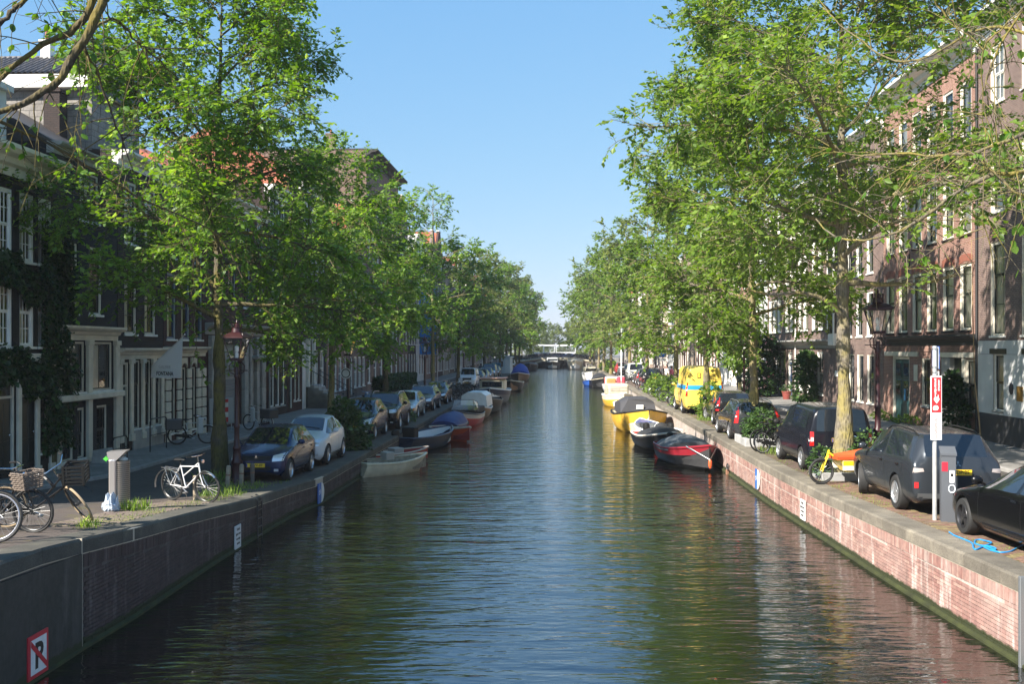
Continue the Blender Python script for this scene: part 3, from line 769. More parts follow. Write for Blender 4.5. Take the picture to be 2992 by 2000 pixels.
st = thing('stoop', 'grey stone stoop of nine steps on the left pavement', 'stoop', (XLFp(62.6)+.05, 62.6, zL(62)+.09), math.atan2(1, AX))
for k in range(9):
    mb = MB(); mb.bbox(-.9, -2.6+k*.27, 0, 1.0, -.0, .155*(k+1), .015); mb.build('step', STONE, st, recalc=False)
mb = MB()
for x in (-.85, .95):
    mb.tube([(x, -2.6, .1), (x, -2.6, 1.0), (x, -.2, 2.3), (x, -.2, 1.4)], .022, 6)
    for k in range(8): mb.tube([(x, -2.4+k*.29, .3+k*.15), (x, -2.4+k*.29, 1.1+k*.157)], .01, 4)
mb.build('railing', BLACKM, st)
# big brown building with a shed roof
h = H9 = House('left', 81.0, 97.0, 19.4, BR_BROWN, 'tall brown brick building with a windowless side wall and sloping dark eaves', depth=14)
for k in range(4): h.row(spread(h.W, 8, 1.15), 4.3+k*3.2, 1.15, 2.1, K('w', 'w', 1, 1, 1, .1, gl=False))
h.row(spread(h.W, 6, 1.3), .8, 1.3, 2.4, K('w', 'w', 1, 1, 1, gl=False)); h.cornice(18.7, .7, .9, mat('dark_eaves', (.03, .026, .025), .7)); h.flatroof(); h.chimney(2, 3, 19.4, 1.6, .7); h.finish()
# ------- the rest of both rows
def rowhouse(side, z0, z1, i, Hf=None, lab=None):
    pal = [(BR_BROWN, 'brown'), (BR_MAROON, 'maroon'), (BR_RED, 'red'), (BR_DBROWN, 'dark brown'), (BR_TAN, 'tan'), (BR_PURPLE, 'purple brown'), (PLASTER, 'white plastered')]
    m, cn = pal[(i*3+(0 if side == 'left' else 2)) % 7]
    H = rnd.choice([11.2, 12.4, 13.6, 14.2, 12.0]) + (1.0 if side == 'right' else 0)
    if Hf: H = Hf
    elif side == 'left': H += 1.6
    rt = ['gabled', 'corniced', 'tiled', 'corniced', 'gabled'][(i+(1 if side == 'right' else 0)) % 5]
    h = House(side, z0, z1, H, m, f'{cn} {rt} house {ORD[i]} {lab or "beyond the "+("tall brown building on the left bank" if side=="left" else "white pilastered house on the right bank")}', depth=9, grp=f'distant houses on the {side} bank')
    n = 3 if h.W < 6.6 else 4
    kd = K(rnd.choice('wwwc'), rnd.choice('wwk'), 2, 2, 2, .1, gl=False)
    for k in range(3 if H < 12.5 else 4):
        v = 4.0+k*2.9
        if v+2.2 < H-.6: h.row(spread(h.W, n, 1.05), v, 1.05, 2.0, kd)
    h.door(.5, .2, 1.05, 2.8, rnd.choice([DARKP, BLUEP, TEAL]), .5); h.row(spread(h.W, n, 1.05)[1:], .7, 1.05, 2.3, kd)
    if rt == 'gabled': h.gable(H, 2.6)
    else:
        h.cornice(H-.55, .55, .4)
        if rt == 'tiled': h.pitch(H, 2.6, TILER if i % 2 else TILED)
        else: h.flatroof()
    h.chimney(h.W*.7, 2.5, H+.3, 1.8, .6); h.finish(); return h
ORD = ['first', 'second', 'third', 'fourth', 'fifth', 'sixth', 'seventh', 'eighth', 'ninth', 'tenth', 'eleventh', 'twelfth', 'thirteenth', 'fourteenth', 'fifteenth', 'sixteenth', 'seventeenth', 'eighteenth', 'nineteenth', 'twentieth', 'twenty-first', 'twenty-second', 'twenty-third', 'twenty-fourth', 'twenty-fifth', 'twenty-sixth', 'twenty-seventh', 'twenty-eighth', 'twenty-ninth', 'thirtieth']
rowhouse('left', 67.05, 73.9, 3, 11.6, 'after the stone stoop on the left bank'); rowhouse('left', 74.0, 80.9, 4, 12.0, 'after the stone stoop on the left bank')
z = 97.1; i = 0
while z < 232: w = rnd.uniform(5.4, 8.2); rowhouse('left', z, z+w-.08, i); z += w; i += 1

# ============ right bank, near to far
h = House('right', 20.0, 27.2, 14.6, BR_PURPLE, 'purple brown house at the near end of the right bank, outside the picture edge', depth=10)
h.row(spread(h.W, 3, 1.2, .8), 4.0, 1.2, 3.0, K('c', 'k', 1, 1, 3, .12, 'side', split=.7)); h.row(spread(h.W, 3, 1.2, .8), 8.2, 1.2, 2.4, K('c', 'k', 1, 1, 2, .12)); h.cornice(14.1); h.flatroof(); h.finish()
# house with white plaster plinth and tall black sashes
h = R1 = House('right', 27.3, 37.35, 15.0, BR_PURPLE, 'purple brown brick house with white plaster plinth and tall black sashes', depth=11)
def ru(zz, hh=h): return (37.35-zz)*math.sqrt(1+AX*AX)
US = [1.1, 3.55, 6.0, 8.4]
for u in US:
    h.win(u, 3.75, 1.15, 3.3, K('c', 'k', 1, 1, 2, .12, 'side', split=.66), WHITEP)
    h.win(u, 8.1, 1.15, 2.7, K('c', 'k', 1, 1, 1, .14, 'full', split=.5), WHITEP)
    h.win(u, 11.9, 1.1, 2.1, K('c', 'w', 2, 1, 1, .14, 'full', split=.5), WHITEP)
    mb = MB(); mb.prism([(u-.12, 7.2)]+[(u-.12+1.39*k/8, 7.3+.14*math.sin(math.pi*k/8)+.16) for k in range(9)]+[(u+1.27, 7.2)]+[(u+1.27-1.39*k/8, 7.06+.12*math.sin(math.pi*k/8)) for k in range(9)], -.02, -.003, 0); mb.build('brick_arch', mat('arch_purple', (.12, .07, .06), .8, nz=(6, .2)), h.root)
for u in (1.35, 3.85, 6.3, 8.6): h.win(u, 1.15, .85, 1.95, K('w', 'k', 1, 1, 1, .05, 'side', split=.5), STONE); h.box('lintel', u-.25, -.05, 3.12, u+1.1, -.032, 3.3, BLACKM, .004)
# plaster cladding panels (around the openings)
for a, b in ((0, 1.33), (2.22, 3.83), (4.72, 6.28), (7.17, 8.58), (9.47, h.W)): h.box('plaster_panel', a, -.035, 1.0, b, -.004, 3.1, PLASTER, .004)
h.box('plaster_band', 0, -.03, 3.11, h.W, -.0035, 3.58, PLASTER, .004); h.box('plinth', 0, -.05, -.3, h.W, -.003, .98, mat('dark_plinth', (.05, .05, .055), .6, nz=(3, .2)), .01)
for a, b in ((1.33, 2.22), (3.83, 4.72), (6.28, 7.17), (8.58, 9.47)): h.box('plaster_panel', a, -.034, 1.0, b, -.0045, 1.06, PLASTER, .002)
h.cornice(14.4, .75, .6, WHITEP); h.flatroof(); h.box('attic_gable', 3.2, .1, 15.15, 6.8, .6, 17.6, PLASTER); h.win_ = None
mb = MB(); mb.lathe([(.2, 0), (.2, .025), (.17, .03)], 24); o = mb.build('oval_plaque', mat('plaque_blue', (.02, .025, .05), .35), h.root, loc=(2.85, -.036, 1.95), rot=(R(90), 0, 0)); o.scale = (.75, 1, 1)
h.box('brass_nameplate', 3.25, -.055, 1.55, 3.7, -.036, 2.05, mat('brass', (.35, .2, .05), .4, .6), .006)
h.pipe(.03, 0, 14.3, mat('dark_fascia', (.025, .025, .027))); h.finish(reveal=CREAM)
# six-window red brick house
h = R2 = House('right', 37.4, 48.2, 15.0, BR_RED, 'red brick house six windows wide with dark cornice above the ground floor', depth=11)
U6 = [.45+k*1.75 for k in range(6)]
def cs(): return rnd.choice(['side', 'full', 'full', 'sides'])
for u in U6:
    h.win(u, 4.0, 1.08, 2.5, K('c', 'k', 1, 1, 1, .13, cs(), split=.56), BR_DBROWN)
    h.win(u, 7.6, 1.08, 2.55, K('c', 'k', 1, 1, 1, .15, cs(), split=.5), BR_DBROWN)
    h.win(u, 11.1, 1.05, 2.3, K('c', 'k', 1, 1, 1, .13, cs(), split=.5), BR_DBROWN)
    for v in (6.5, 10.15): 
        mb = MB(); mb.prism([(u-.1, v)]+[(u-.1+1.28*k/8, v+.28+.1*math.sin(math.pi*k/8)) for k in range(9)]+[(u+1.18, v)]+[(u+1.18-1.28*k/8, v+.09*math.sin(math.pi*k/8)) for k in range(1, 8)], -.015, -.003, 0); mb.build('brick_arch', mat('arch_brick', (.24, .085, .055), .8, nz=(6, .2)), h.root)
for u in [1.9, 3.65, 5.4, 7.15]:
    mb = MB(); mb.tube([(u-.04, -.03, 6.75), (u-.04, -.03, 7.4)], .02, 5); mb.tube([(u-.1, -.03, 7.35), (u+.02, -.03, 7.42)], .015, 5); mb.build('wall_anchor', BLACKM, h.root)
h.cornice(3.42, .42, .3, mat('dark_fascia', (.025, .025, .027), .45), 'shopfront_cornice'); h.cornice(14.2, .8, .7, WHITEP); h.pitch(15, 2.6, TILER)
h.box('stone_lintel', .3, -.07, 2.95, 4.7, -.003, 3.15, CREAM, .01); h.box('stone_lintel', 7.2, -.07, 2.95, 10.6, -.003, 3.15, CREAM, .01)
h.box('brick_band', 0, -.03, 3.16, h.W, -.0035, 3.4, BR_RED, .004)
# dark entrance bay (near), teal double door (far)
h.hole(7.4, .1, 2.35, 2.84)
h.box('stone_jamb', 7.4, -.05, .1, 8.3, .15, 2.93, STONE, .01); h.box('door', 8.3, .12, .1, 9.45, .18, 2.93, DARKP, .01); h.box('stone_jamb', 9.45, -.05, .1, 9.74, .15, 2.93, CREAM, .01)
h.win(9.76, 1.0, .85, 1.9, K('c', 'k', 1, 1, 1, .08, 'side'), STONE)
h.hole(1.35, .1, 2.2, 2.84); mb = MB()
for q in ((1.35, 0, 1.47, 2.84), (3.43, 0, 3.55, 2.84), (1.47, 2.72, 3.43, 2.84)): mb.bbox(q[0], .02, q[1]+.1, q[2], .16, q[3]+.1, .008)
df = mb.build('door_frame', CREAM, h.root, recalc=False)
for k in range(2):
    mb = MB(); x = 1.48+k*.98; mb.bbox(x, .08, .1, x+.96, .14, 2.8, .01)
    for z0, z1 in ((.25, 1.0), (1.1, 1.9), (2.0, 2.7)): mb.bbox(x+.12, .06, z0, x+.84, .085, z1, .015)
    mb.build('door', TEAL, df, recalc=False)
    for z0, z1 in ((1.2, 1.85), (2.08, 2.64)):
        mb = MB(); mb.box(x+.18, .045, z0, x+.78, .055, z1); mb.build('pane', DARKGLASS, df)
h.box('letter_niche', 4.15, -.03, 1.9, 4.6, -.002, 2.6, CREAM, .01); h.box('poster', 2.75, .03, 1.0, 2.95, .044, 1.5, mat('poster_blue', (.05, .3, .6), .4), .001)
h.win(5.1, .9, .9, 2.0, K('c', 'k', 1, 1, 1, .07), STONE); h.finish(reveal=CREAM)
# narrow house with white bay
h = R3 = House('right', 48.25, 56.6, 14.2, BR_PURPLE, 'purple brown house with a narrow white wooden bay column', depth=10)
for k, v in enumerate((3.9, 7.0, 10.1)):
    h.row((2.2, 4.0, 5.8), v, 1.0, 2.2, K('w', 'k', 1, 1, 1, .12, 'full', gl=False), WHITEP)
    b = h.box('bay', .5, -.55, v-.45, 1.6, -.003, v+2.75, WHITEP, .03)
    mb = MB(); mb.box(.62, -.57, v+.2, 1.48, -.552, v+2.3); mb.build('pane', DARKGLASS, b)
    mb = MB(); mb.box(1.603, -.48, v+.2, 1.615, -.1, v+2.3); mb.build('pane', DARKGLASS, b)
    mb = MB(); mb.box(1.02, -.585, v+.2, 1.08, -.56, v+2.3); mb.box(.6, -.58, v+1.2, 1.5, -.56, v+1.28); mb.build('sash', DARKP, b)
h.box('bay_cap', .4, -.65, 12.85, 1.7, -.003, 13.1, WHITEP, .03)
h.box('white_band', 0, -.03, 1.75, 1.0, -.003, 2.05, WHITEP, .005); h.win(1.2, .5, .9, 2.7, K('c', 'k', 1, 1, 1)); h.row((2.6, 4.2, 5.9), .6, 1.0, 2.4, K('c', 'k', 1, 1, 2, gl=False)); h.cornice(13.6, .6, .5); h.pitch(14.2, 2.4, TILED); h.finish(reveal=WHITEP)
# brown house with big white windows and shop cornice
h = R4 = House('right', 56.65, 75.0, 13.4, BR_PURPLE, 'wide brown brick house with bright white window panels and grey shop cornice', depth=10)
for k, v in enumerate((4.35, 7.5, 10.4)):
    h.row([.6, 2.05, 3.5, 5.9, 7.35, 9.6, 11.05, 13.2, 14.65, 16.6], v, 1.12, 2.35, K('w', 'w', 1, 1, 1, .14, 'full', split=.999), BLACKM)
h.cornice(3.3, .5, .5, GREYPL, 'shopfront_cornice'); h.pipe(9.15, .2, 13.2, WHITEP)
h.door(6.9, .15, 1.0, 2.9, BLUEP, .6); h.row((1.0, 2.9, 4.7), .6, 1.2, 2.5, K('w', 'k', 2, 1, 1)); h.row((9.8, 12.0, 14.5), .6, 1.3, 2.5, K('w', 'w', 2, 1, 1, gl=False)); h.cornice(12.8, .6, .5); h.pitch(13.4, 2.4, TILER); h.finish(reveal=WHITEP)
# white pilastered ground floor
h = R5 = House('right', 80.0, 96.0, 12.5, brickmat('pink_brick', (.36, .17, .13), (.42, .22, .17), (.45, .36, .3)), 'pink brick house with white pilastered ground floor and dark doorway', depth=10)
for v in (4.9, 8.2): h.row(spread(h.W, 6, 1.15, .8), v, 1.15, 2.4, K('w', 'w', 2, 1, 1, .14, gl=False))
h.door(8.4, .3, 1.6, 3.4, DARKP, .7); h.box('white_facing', 0, -.06, 3.75, h.W, -.003, 4.5, WHITEP, .01)
for k in range(14):
    u = .2+k*1.17
    if not 7.9 < u < 10.2: h.pilaster(u, .55, .0, 3.75, WHITEP, .16)
h.box('white_facing', 0, -.04, 0, 8.3, -.003, 3.74, WHITEP, .01); h.box('white_facing', 10.1, -.04, 0, h.W, -.003, 3.74, WHITEP, .01)
h.cornice(4.5, .35, .4, WHITEP); h.cornice(12.0, .6, .5); h.pitch(12.5, 2.6, TILER); h.finish()
h = House('right', 75.05, 79.9, 13.0, PLASTER, 'white plastered house recessed behind bamboo beside the pink brick house', depth=9); h.row((.7, 2.6), 4.5, 1.2, 2.2, K('w', 'k', 1, 1, 1, gl=False)); h.row((.7, 2.6), 8, 1.2, 2.2, K('w', 'k', 1, 1, 1, gl=False)); h.cornice(12.4); h.flatroof(); h.finish()
z = 96.1; i = 0
while z < 232: w = rnd.uniform(5.6, 8.4); rowhouse('right', z, z+w-.08, i); z += w; i += 1
# ------------------------------------------------------------------ trees and plants
def leafmat(name, lo, mid, hi, trans=.48):
    m, nt, b = nmat(name); out = nt.nodes['Material Output']
    at = nd(nt, 'ShaderNodeAttribute'); at.attribute_name = 'rnd'
    c = ramp(nt, at.outputs['Fac'], [(0, lo), (.5, mid), (.88, hi), (1, tuple(min(1, x*1.15) for x in hi))])
    nt.links.new(c, b.inputs['Base Color']); b.inputs['Roughness'].default_value = .42; b.inputs['Specular IOR Level'].default_value = .35
    t = nd(nt, 'ShaderNodeBsdfTranslucent'); h = nd(nt, 'ShaderNodeHueSaturation'); h.inputs['Saturation'].default_value = 1.15; h.inputs['Value'].default_value = 1.7; h.inputs['Hue'].default_value = .485
    nt.links.new(c, h.inputs['Color']); nt.links.new(h.outputs[0], t.inputs[0])
    mx = nd(nt, 'ShaderNodeMixShader'); mx.inputs[0].default_value = trans
    nt.links.new(b.outputs[0], mx.inputs[1]); nt.links.new(t.outputs[0], mx.inputs[2]); nt.links.new(mx.outputs[0], out.inputs[0])
    return m
LEAF = leafmat('elm_leaf', (.058, .125, .018), (.13, .245, .034), (.25, .36, .08))
LEAFR = leafmat('elm_leaf_right', (.068, .125, .02), (.14, .235, .036), (.25, .345, .08))
LEAFO = leafmat('elm_leaf_olive', (.09, .13, .035), (.16, .21, .055), (.26, .30, .10))
LEAFB = leafmat('large_leaf', (.05, .12, .015), (.08, .17, .022), (.13, .23, .04), .45)
LEAFD = leafmat('ivy_leaf', (.012, .035, .010), (.022, .055, .014), (.045, .10, .022), .25)
LEAFS = leafmat('shrub_leaf', (.03, .07, .02), (.055, .11, .03), (.10, .17, .05), .3)
def barkmat(name, c1, c2, moss):
    m, nt, b = nmat(name)
    o = coords(nt, 'World'); n = noise(nt, o, 5, 6, .65)
    v = nd(nt, 'ShaderNodeTexVoronoi'); v.inputs['Scale'].default_value = 1
    mp = nd(nt, 'ShaderNodeMapping'); mp.inputs['Scale'].default_value = (22, 22, 6); nt.links.new(o, mp.inputs[0]); nt.links.new(mp.outputs[0], v.inputs['Vector'])
    c = ramp(nt, n, [(.3, c1), (.6, c2)])
    n2 = noise(nt, o, 1.7, 5, .6)
    g = nd(nt, 'ShaderNodeNewGeometry').outputs['Normal']; s = nd(nt, 'ShaderNodeSeparateXYZ'); nt.links.new(g, s.inputs[0])
    f = math_(nt, 'ADD', n2, math_(nt, 'MULTIPLY', s.outputs[1], -.10))
    c = mixc(nt, ramp(nt, f, [(.46, (0,)*3), (.66, (1,)*3)]), c, moss)
    c = mixc(nt, 1, c, ramp(nt, v.outputs[0], [(.0, (.38,)*3), (.5, (1.15,)*3)]), 'MULTIPLY')
    nt.links.new(c, b.inputs['Base Color']); b.inputs['Roughness'].default_value = .92
    nt.links.new(bumpn(nt, math_(nt, 'ADD', v.outputs[0], n), .8, .03), b.inputs['Normal']); return m
BARK = barkmat('mossy_bark', (.09, .078, .058), (.18, .155, .12), (.205, .17, .06))
BARKD = barkmat('dark_bark', (.05, .04, .028), (.095, .08, .058), (.10, .085, .02))
BARKL = barkmat('limb_bark', (.03, .024, .017), (.07, .055, .036), (.11, .085, .015))
BARKT = barkmat('thin_limb_bark', (.07, .058, .04), (.13, .11, .08), (.17, .14, .03))

def leaf_arrays(pos, dirs, size, rs, fold=.25, droop=.35, wide=.62):
    """numpy leaves: base point, direction -> four-vertex folded blades (two triangles)"""
    n = len(pos); d = dirs/np.linalg.norm(dirs, axis=1, keepdims=True)
    up = np.tile(np.array([[0, 0, 1.]]), (n, 1))+rs.normal(0, .45, (n, 3))
    s = np.cross(d, up); s /= np.linalg.norm(s, axis=1, keepdims=True)+1e-9
    nn = np.cross(s, d)
    sz = size*rs.uniform(.45, 1.4, (n, 1))
    dd = d*.94; dd[:, 2] -= droop*rs.uniform(.2, 1, n); dd /= np.linalg.norm(dd, axis=1, keepdims=True)
    mid = pos+d*sz*.45
    a = mid+s*sz*wide*.5-nn*sz*fold*.5; b = mid-s*sz*wide*.5-nn*sz*fold*.5; tip = pos+dd*sz
    V = np.stack([pos, a, tip, b], 1).reshape(-1, 3)
    return V
def leaf_mesh(name, V, m, rv):
    n = len(V)//4; me = bpy.data.meshes.new(name); me.vertices.add(4*n); me.vertices.foreach_set('co', V.astype(np.float32).ravel())
    idx = np.arange(n)[:, None]*4; tri = np.concatenate([idx+np.array([[0, 1, 2]]), idx+np.array([[0, 2, 3]])], 1).reshape(-1)
    me.loops.add(6*n); me.loops.foreach_set('vertex_index', tri.astype(np.int32)); me.polygons.add(2*n)
    me.polygons.foreach_set('loop_start', (np.arange(2*n)*3).astype(np.int32))
    try: me.polygons.foreach_set('loop_total', np.full(2*n, 3, np.int32))
    except Exception: pass
    me.materials.append(m); me.update(calc_edges=True)
    a = me.attributes.new('rnd', 'FLOAT', 'FACE'); a.data.foreach_set('value', np.repeat(rv, 2).astype(np.float32)); return me

class TubeN:
    """fast numpy tube collector"""
    def __init__(s): s.V = []; s.F = []; s.n = 0
    def add(s, P, r, sides):
        P = np.asarray(P, float); k = len(P); r = np.broadcast_to(np.asarray(r, float), (k,))
        T = np.gradient(P, axis=0); T /= np.linalg.norm(T, axis=1, keepdims=True)+1e-9
        ref = np.array([0, 0, 1.]) if abs(T[0, 2]) < .85 else np.array([1., 0, 0])
        U = ref-T*(T@ref)[:, None]; U /= np.linalg.norm(U, axis=1, keepdims=True)+1e-9; Wv = np.cross(T, U)
        a = np.arange(sides)*2*np.pi/sides
        ring = P[:, None]+(U[:, None]*np.cos(a)[None, :, None]+Wv[:, None]*np.sin(a)[None, :, None])*r[:, None, None]
        s.V.append(ring.reshape(-1, 3))
        i = np.arange(k-1)[:, None]*sides; j = np.arange(sides)[None]; j2 = (j+1) % sides
        F = np.stack([i+j, i+j2, i+sides+j2, i+sides+j], -1).reshape(-1, 4)+s.n
        s.F.append(F); s.n += k*sides
    def mesh(s, name, m):
        V = np.concatenate(s.V); F = np.concatenate(s.F); me = bpy.data.meshes.new(name)
        me.vertices.add(len(V)); me.vertices.foreach_set('co', V.astype(np.float32).ravel())
        me.loops.add(F.size); me.loops.foreach_set('vertex_index', F.astype(np.int32).ravel()); me.polygons.add(len(F))
        me.polygons.foreach_set('loop_start', (np.arange(len(F))*4).astype(np.int32))
        try: me.polygons.foreach_set('loop_total', np.full(len(F), 4, np.int32))
        except Exception: pass
        me.materials.append(m); me.update(calc_edges=True); me.polygons.foreach_set('use_smooth', np.ones(len(F), bool)); return me
def curve_pts(p0, d, L, rs, n=5, bend=.25, up=0.):
    P = [np.array(p0, float)]; d = np.array(d, float)/np.linalg.norm(d)
    for k in range(n):
        d = d+rs.normal(0, bend/n**.5*.6, 3)+np.array([0, 0, up/n]); d /= np.linalg.norm(d); P.append(P[-1]+d*L/n)
    return np.array(P)
def interp(P, t):
    x = t*(len(P)-1); i = min(int(x), len(P)-2); f = x-i; return P[i]*(1-f)+P[i+1]*f, P[i+1]-P[i]

def tree_meshes(seed, H, clear, Rc, nleaf, lsize, r0, m, bark, nprim=20, lean=(0, 0), top=.0, envp=.7, skew=(0, 0), bare=0., limbs=(), keep=None):
    """returns trunk mesh and crown mesh for an elm: leader, limbs, branchlets, twigs with leaves"""
    rs = np.random.RandomState(seed); tb = TubeN()
    n = 14; L = []
    wob = rs.normal(0, .06, (n+1, 2)).cumsum(0)*.7
    for k in range(n+1):
        t = k/n; L.append([wob[k, 0]*t+lean[0]*t, wob[k, 1]*t+lean[1]*t, H*.97*t])
    L = np.array(L); L[0, :2] = 0
    rad = r0*np.array([1.35, 1.05]+[max(.02/r0, (1-k/n)**.85*.98) for k in range(2, n+1)])
    # smooth trunk with a few knots
    tt = np.linspace(0, 1, 40); P = np.stack([np.interp(tt, np.linspace(0, 1, n+1), L[:, i]) for i in range(3)], 1)
    rr = np.interp(tt, np.linspace(0, 1, n+1), rad)*(1+.07*rs.normal(0, 1, 40)*(tt < .5)); tb.add(P, rr, 12)
    Vt = tb.V[-1].reshape(-1, 12, 3); ct = Vt.mean(1, keepdims=True); kn = 1+.10*np.sin(P[:, 2:3]*2.6+np.arange(12)[None]*1.05+seed)+.09*rs.normal(0, 1, (40, 12))+.18*np.clip(rs.normal(-1, .9, (40, 12)), 0, 2); tb.V[-1] = (ct+(Vt-ct)*kn[:, :, None]).reshape(-1, 3)
    for lp_, lr_ in limbs:
        q_ = np.array(lp_, float); u_ = np.linspace(0, 1, 18); C_ = np.stack([np.interp(u_, np.linspace(0, 1, len(q_)), q_[:, i]) for i in range(3)], 1); C_[1:-1] = (C_[:-2]+2*C_[1:-1]+C_[2:])/4; tb.add(C_, np.linspace(lr_, lr_*.35, 18)*(1+.08*rs.normal(0, 1, 18)), 8)
    pos = []; drs = []
    def twig(p, d, Lt, lv):
        if keep and not keep(p): return
        C = curve_pts(p, d, Lt, rs, 3, .35, -.25); tb.add(C, np.linspace(.007, .003, 4), 3)
        for q in range(lv):
            t = .12+.88*(q+.5)/lv; c, dd = interp(C, t); dd = dd/(np.linalg.norm(dd)+1e-9)
            side = np.cross(dd, [0, 0, 1.]); side /= np.linalg.norm(side)+1e-9
            pos.append(c); drs.append(dd*.55+side*(1 if q % 2 else -1)*rs.uniform(.5, 1.1)+rs.normal(0, .22, 3))
    prim = []
    az = rs.uniform(0, 6.28)
    zs = clear+(H*.97-clear)*np.linspace(0.0, .97, nprim)**1.05
    tot = 0
    for i, z in enumerate(zs):
        f = (z-clear)/(H-clear)
        env = Rc*(max(.16, math.sin(math.pi*min(1, (.22+.78*f)**envp)*.98))**.8 if f > 0 else .7)
        env = max(env, Rc*.22)
        az += 2.4+rs.uniform(-.35, .35)
        d = np.array([math.cos(az)+skew[0], math.sin(az)+skew[1], rs.uniform(-.05, .42)+.85*f]); d /= np.linalg.norm(d)
        p0, _ = interp(L, min(.99, z/(H*.97))); Lp = env*rs.uniform(.85, 1.2)/max(.35, math.hypot(d[0], d[1]))*.93
        Lp = min(Lp, Rc*1.5)
        C = curve_pts(p0, d, Lp, rs, 7, .38, -.22); rb = max(.025, r0*.42*(1-f*.75)); tb.add(C, np.linspace(rb, .012, 8), 6)
        prim.append((C, Lp, f))
    tot_len = sum(p[1] for p in prim)
    lv = 9
    for C, Lp, f in prim:
        ns = max(5, int(round(nleaf/lv/6.0*Lp/tot_len)))
        for q in range(ns):
            t = .22+.78*(q+rs.uniform(0, 1))/ns; c, dd = interp(C, min(t, .995)); dd = dd/np.linalg.norm(dd)
            d2 = dd*.55+rs.normal(0, .62, 3); d2[2] += .12; Ls = Lp*(.17+.30*(1-t))*rs.uniform(.7, 1.3)+.3
            S = curve_pts(c, d2, Ls, rs, 4, .4, -.22); tb.add(S, np.linspace(.013, .006, 5), 4)
            if rs.rand() < bare: continue
            for w in range(6):
                tw = .2+.8*(w+.5)/6; c2, dd2 = interp(S, tw); d3 = dd2/np.linalg.norm(dd2)*.7+rs.normal(0, .55, 3); d3[2] -= .05
                twig(c2, d3, rs.uniform(.35, .75), lv)
    pos = np.array(pos); drs = np.array(drs)
    # clumpy light and dark: per-spray value plus per-leaf value
    key = np.sin(pos[:, 0]*1.3+seed)*np.sin(pos[:, 1]*1.5)+np.sin(pos[:, 2]*1.7+pos[:, 0])
    rv = np.clip(.42+.10*key+rs.normal(0, .22, len(pos)), 0, 1)
    V = leaf_arrays(pos, drs, lsize, rs)
    return tb.mesh('trunk', bark), leaf_mesh('crown', V, m, rv)
def tree(name, label, x, y, z, ms, rz=0., sc=1., group=None):
    t = thing(name, label, 'tree', (x, y, z-.06), rz, group); t.scale = (sc,)*3
    link('trunk', ms[0], t); link('crown', ms[1], t); return t
GT_L, GT_R = 'elms along the left quay', 'elms along the right quay'
TL = lambda Y, off=-2.75: XLe(Y)+off
TR = lambda Y, off=1.5: XRe(Y)+off
ms = tree_meshes(11, 15.2, 4.3, 4.3, 50000, .165, .2, LEAF, BARKD, 24, (-.1, .2), skew=(.14, 0))
tree('elm_tree', 'large leafy elm in front of the cream shopfronts, nearest tree on the left bank', TL(30.2, -3.15), 30.2, zL(30), ms, 0, group=GT_L)
ms = tree_meshes(12, 11.9, 3.9, 3.2, 22000, .17, .155, LEAF, BARK, 20, (.3, 0))
tree('elm_tree', 'elm with a bright mossy trunk behind the white hatchback', TL(43), 43, zL(43), ms, 1.0, group=GT_L)
ms2 = tree_meshes(13, 12.0, 4.2, 3.6, 20000, .185, .16, LEAF, BARKD, 20, (.2, 0))
tree('elm_tree', 'dark trunked elm standing behind the black off-roader', TL(57), 57, zL(57), ms2, 2.0, group=GT_L)
ms3 = tree_meshes(14, 16.0, 4.4, 3.3, 11000, .2, .17, LEAF, BARK, 20, (.2, 0), envp=.55, bare=.12)
tree('elm_tree', 'tall thin-topped elm beside the clipped hedge on the left', TL(78), 78, zL(78), ms3, .3, group=GT_L)
FAR = [tree_meshes(20+k, 15.0+k*.6, 4.0, 5.0, 12500, .29, .2, [LEAF, LEAFO, LEAFO][k], BARKD, 18, (.3, 0), bare=.08) for k in range(3)]
lab = ['olive elm rising past the blue banner, left bank', 'rounded elm behind the parked white van, left bank', 'broad olive elm over the small cabin cruiser, left bank', 'elm above the blue covered boat, left bank', 'elm beside the pale blue kiosk, left bank', 'far elm left of the canal near the bridge', 'far elm at the left end of the bridge', 'farthest elm showing on the left bank']
for k, Y in enumerate((96, 113, 131, 149, 166, 184, 203, 222)):
    tree('elm_tree', lab[k], TL(Y, -2.6 if Y < 140 else -1.7), Y, zL(Y), FAR[k % 3], k*1.7, [.9, .88, .98, 1.04, 1.1, 1.12, 1.15, 1.15][k], GT_L)
ms = tree_meshes(31, 15.5, 5.2, 5.1, 50000, .16, .215, LEAFR, BARK, 24, (.1, .2), skew=(-.03, 0), limbs=[([(.0, 0, 4.2), (-.3, -.05, 4.6), (-.8, -.1, 4.85), (-1.4, -.1, 4.95), (-2.0, 0, 4.85), (-2.7, .1, 5.0)], .075)], keep=lambda p: not (p[0] > .35 and p[2] < 6.9))
T_R1 = tree('elm_tree', 'big elm with thick yellow mossy trunk by the orange cargo bike', TR(27.3), 27.3, zR(27), ms, .2, group=GT_R)
ms = tree_meshes(32, 17.4, 4.2, 4.0, 40000, .175, .17, LEAFR, BARK, 23, (.4, .3), skew=(0, 0))
tree('elm_tree', 'tall elm with mossy trunk rising from the stone planter', TR(37.6, 1.15), 37.6, zR(37), ms, 1.1, group=GT_R)
ms = tree_meshes(33, 16.8, 4.0, 3.6, 27000, .19, .16, LEAFR, BARK, 21, (.3, .2), skew=(0, 0))
tree('elm_tree', 'elm whose trunk stands in front of the yellow van', TR(50.4, 1.25), 50.4, zR(50), ms, 2.3, group=GT_R)
FARR = [tree_meshes(40+k, 15.5+k*.7, 4.0, 5.0, 12500, .29, .19, [LEAFR, LEAFO, LEAFR][k], BARK, 18, (.2, 0), bare=.1*k) for k in range(3)]
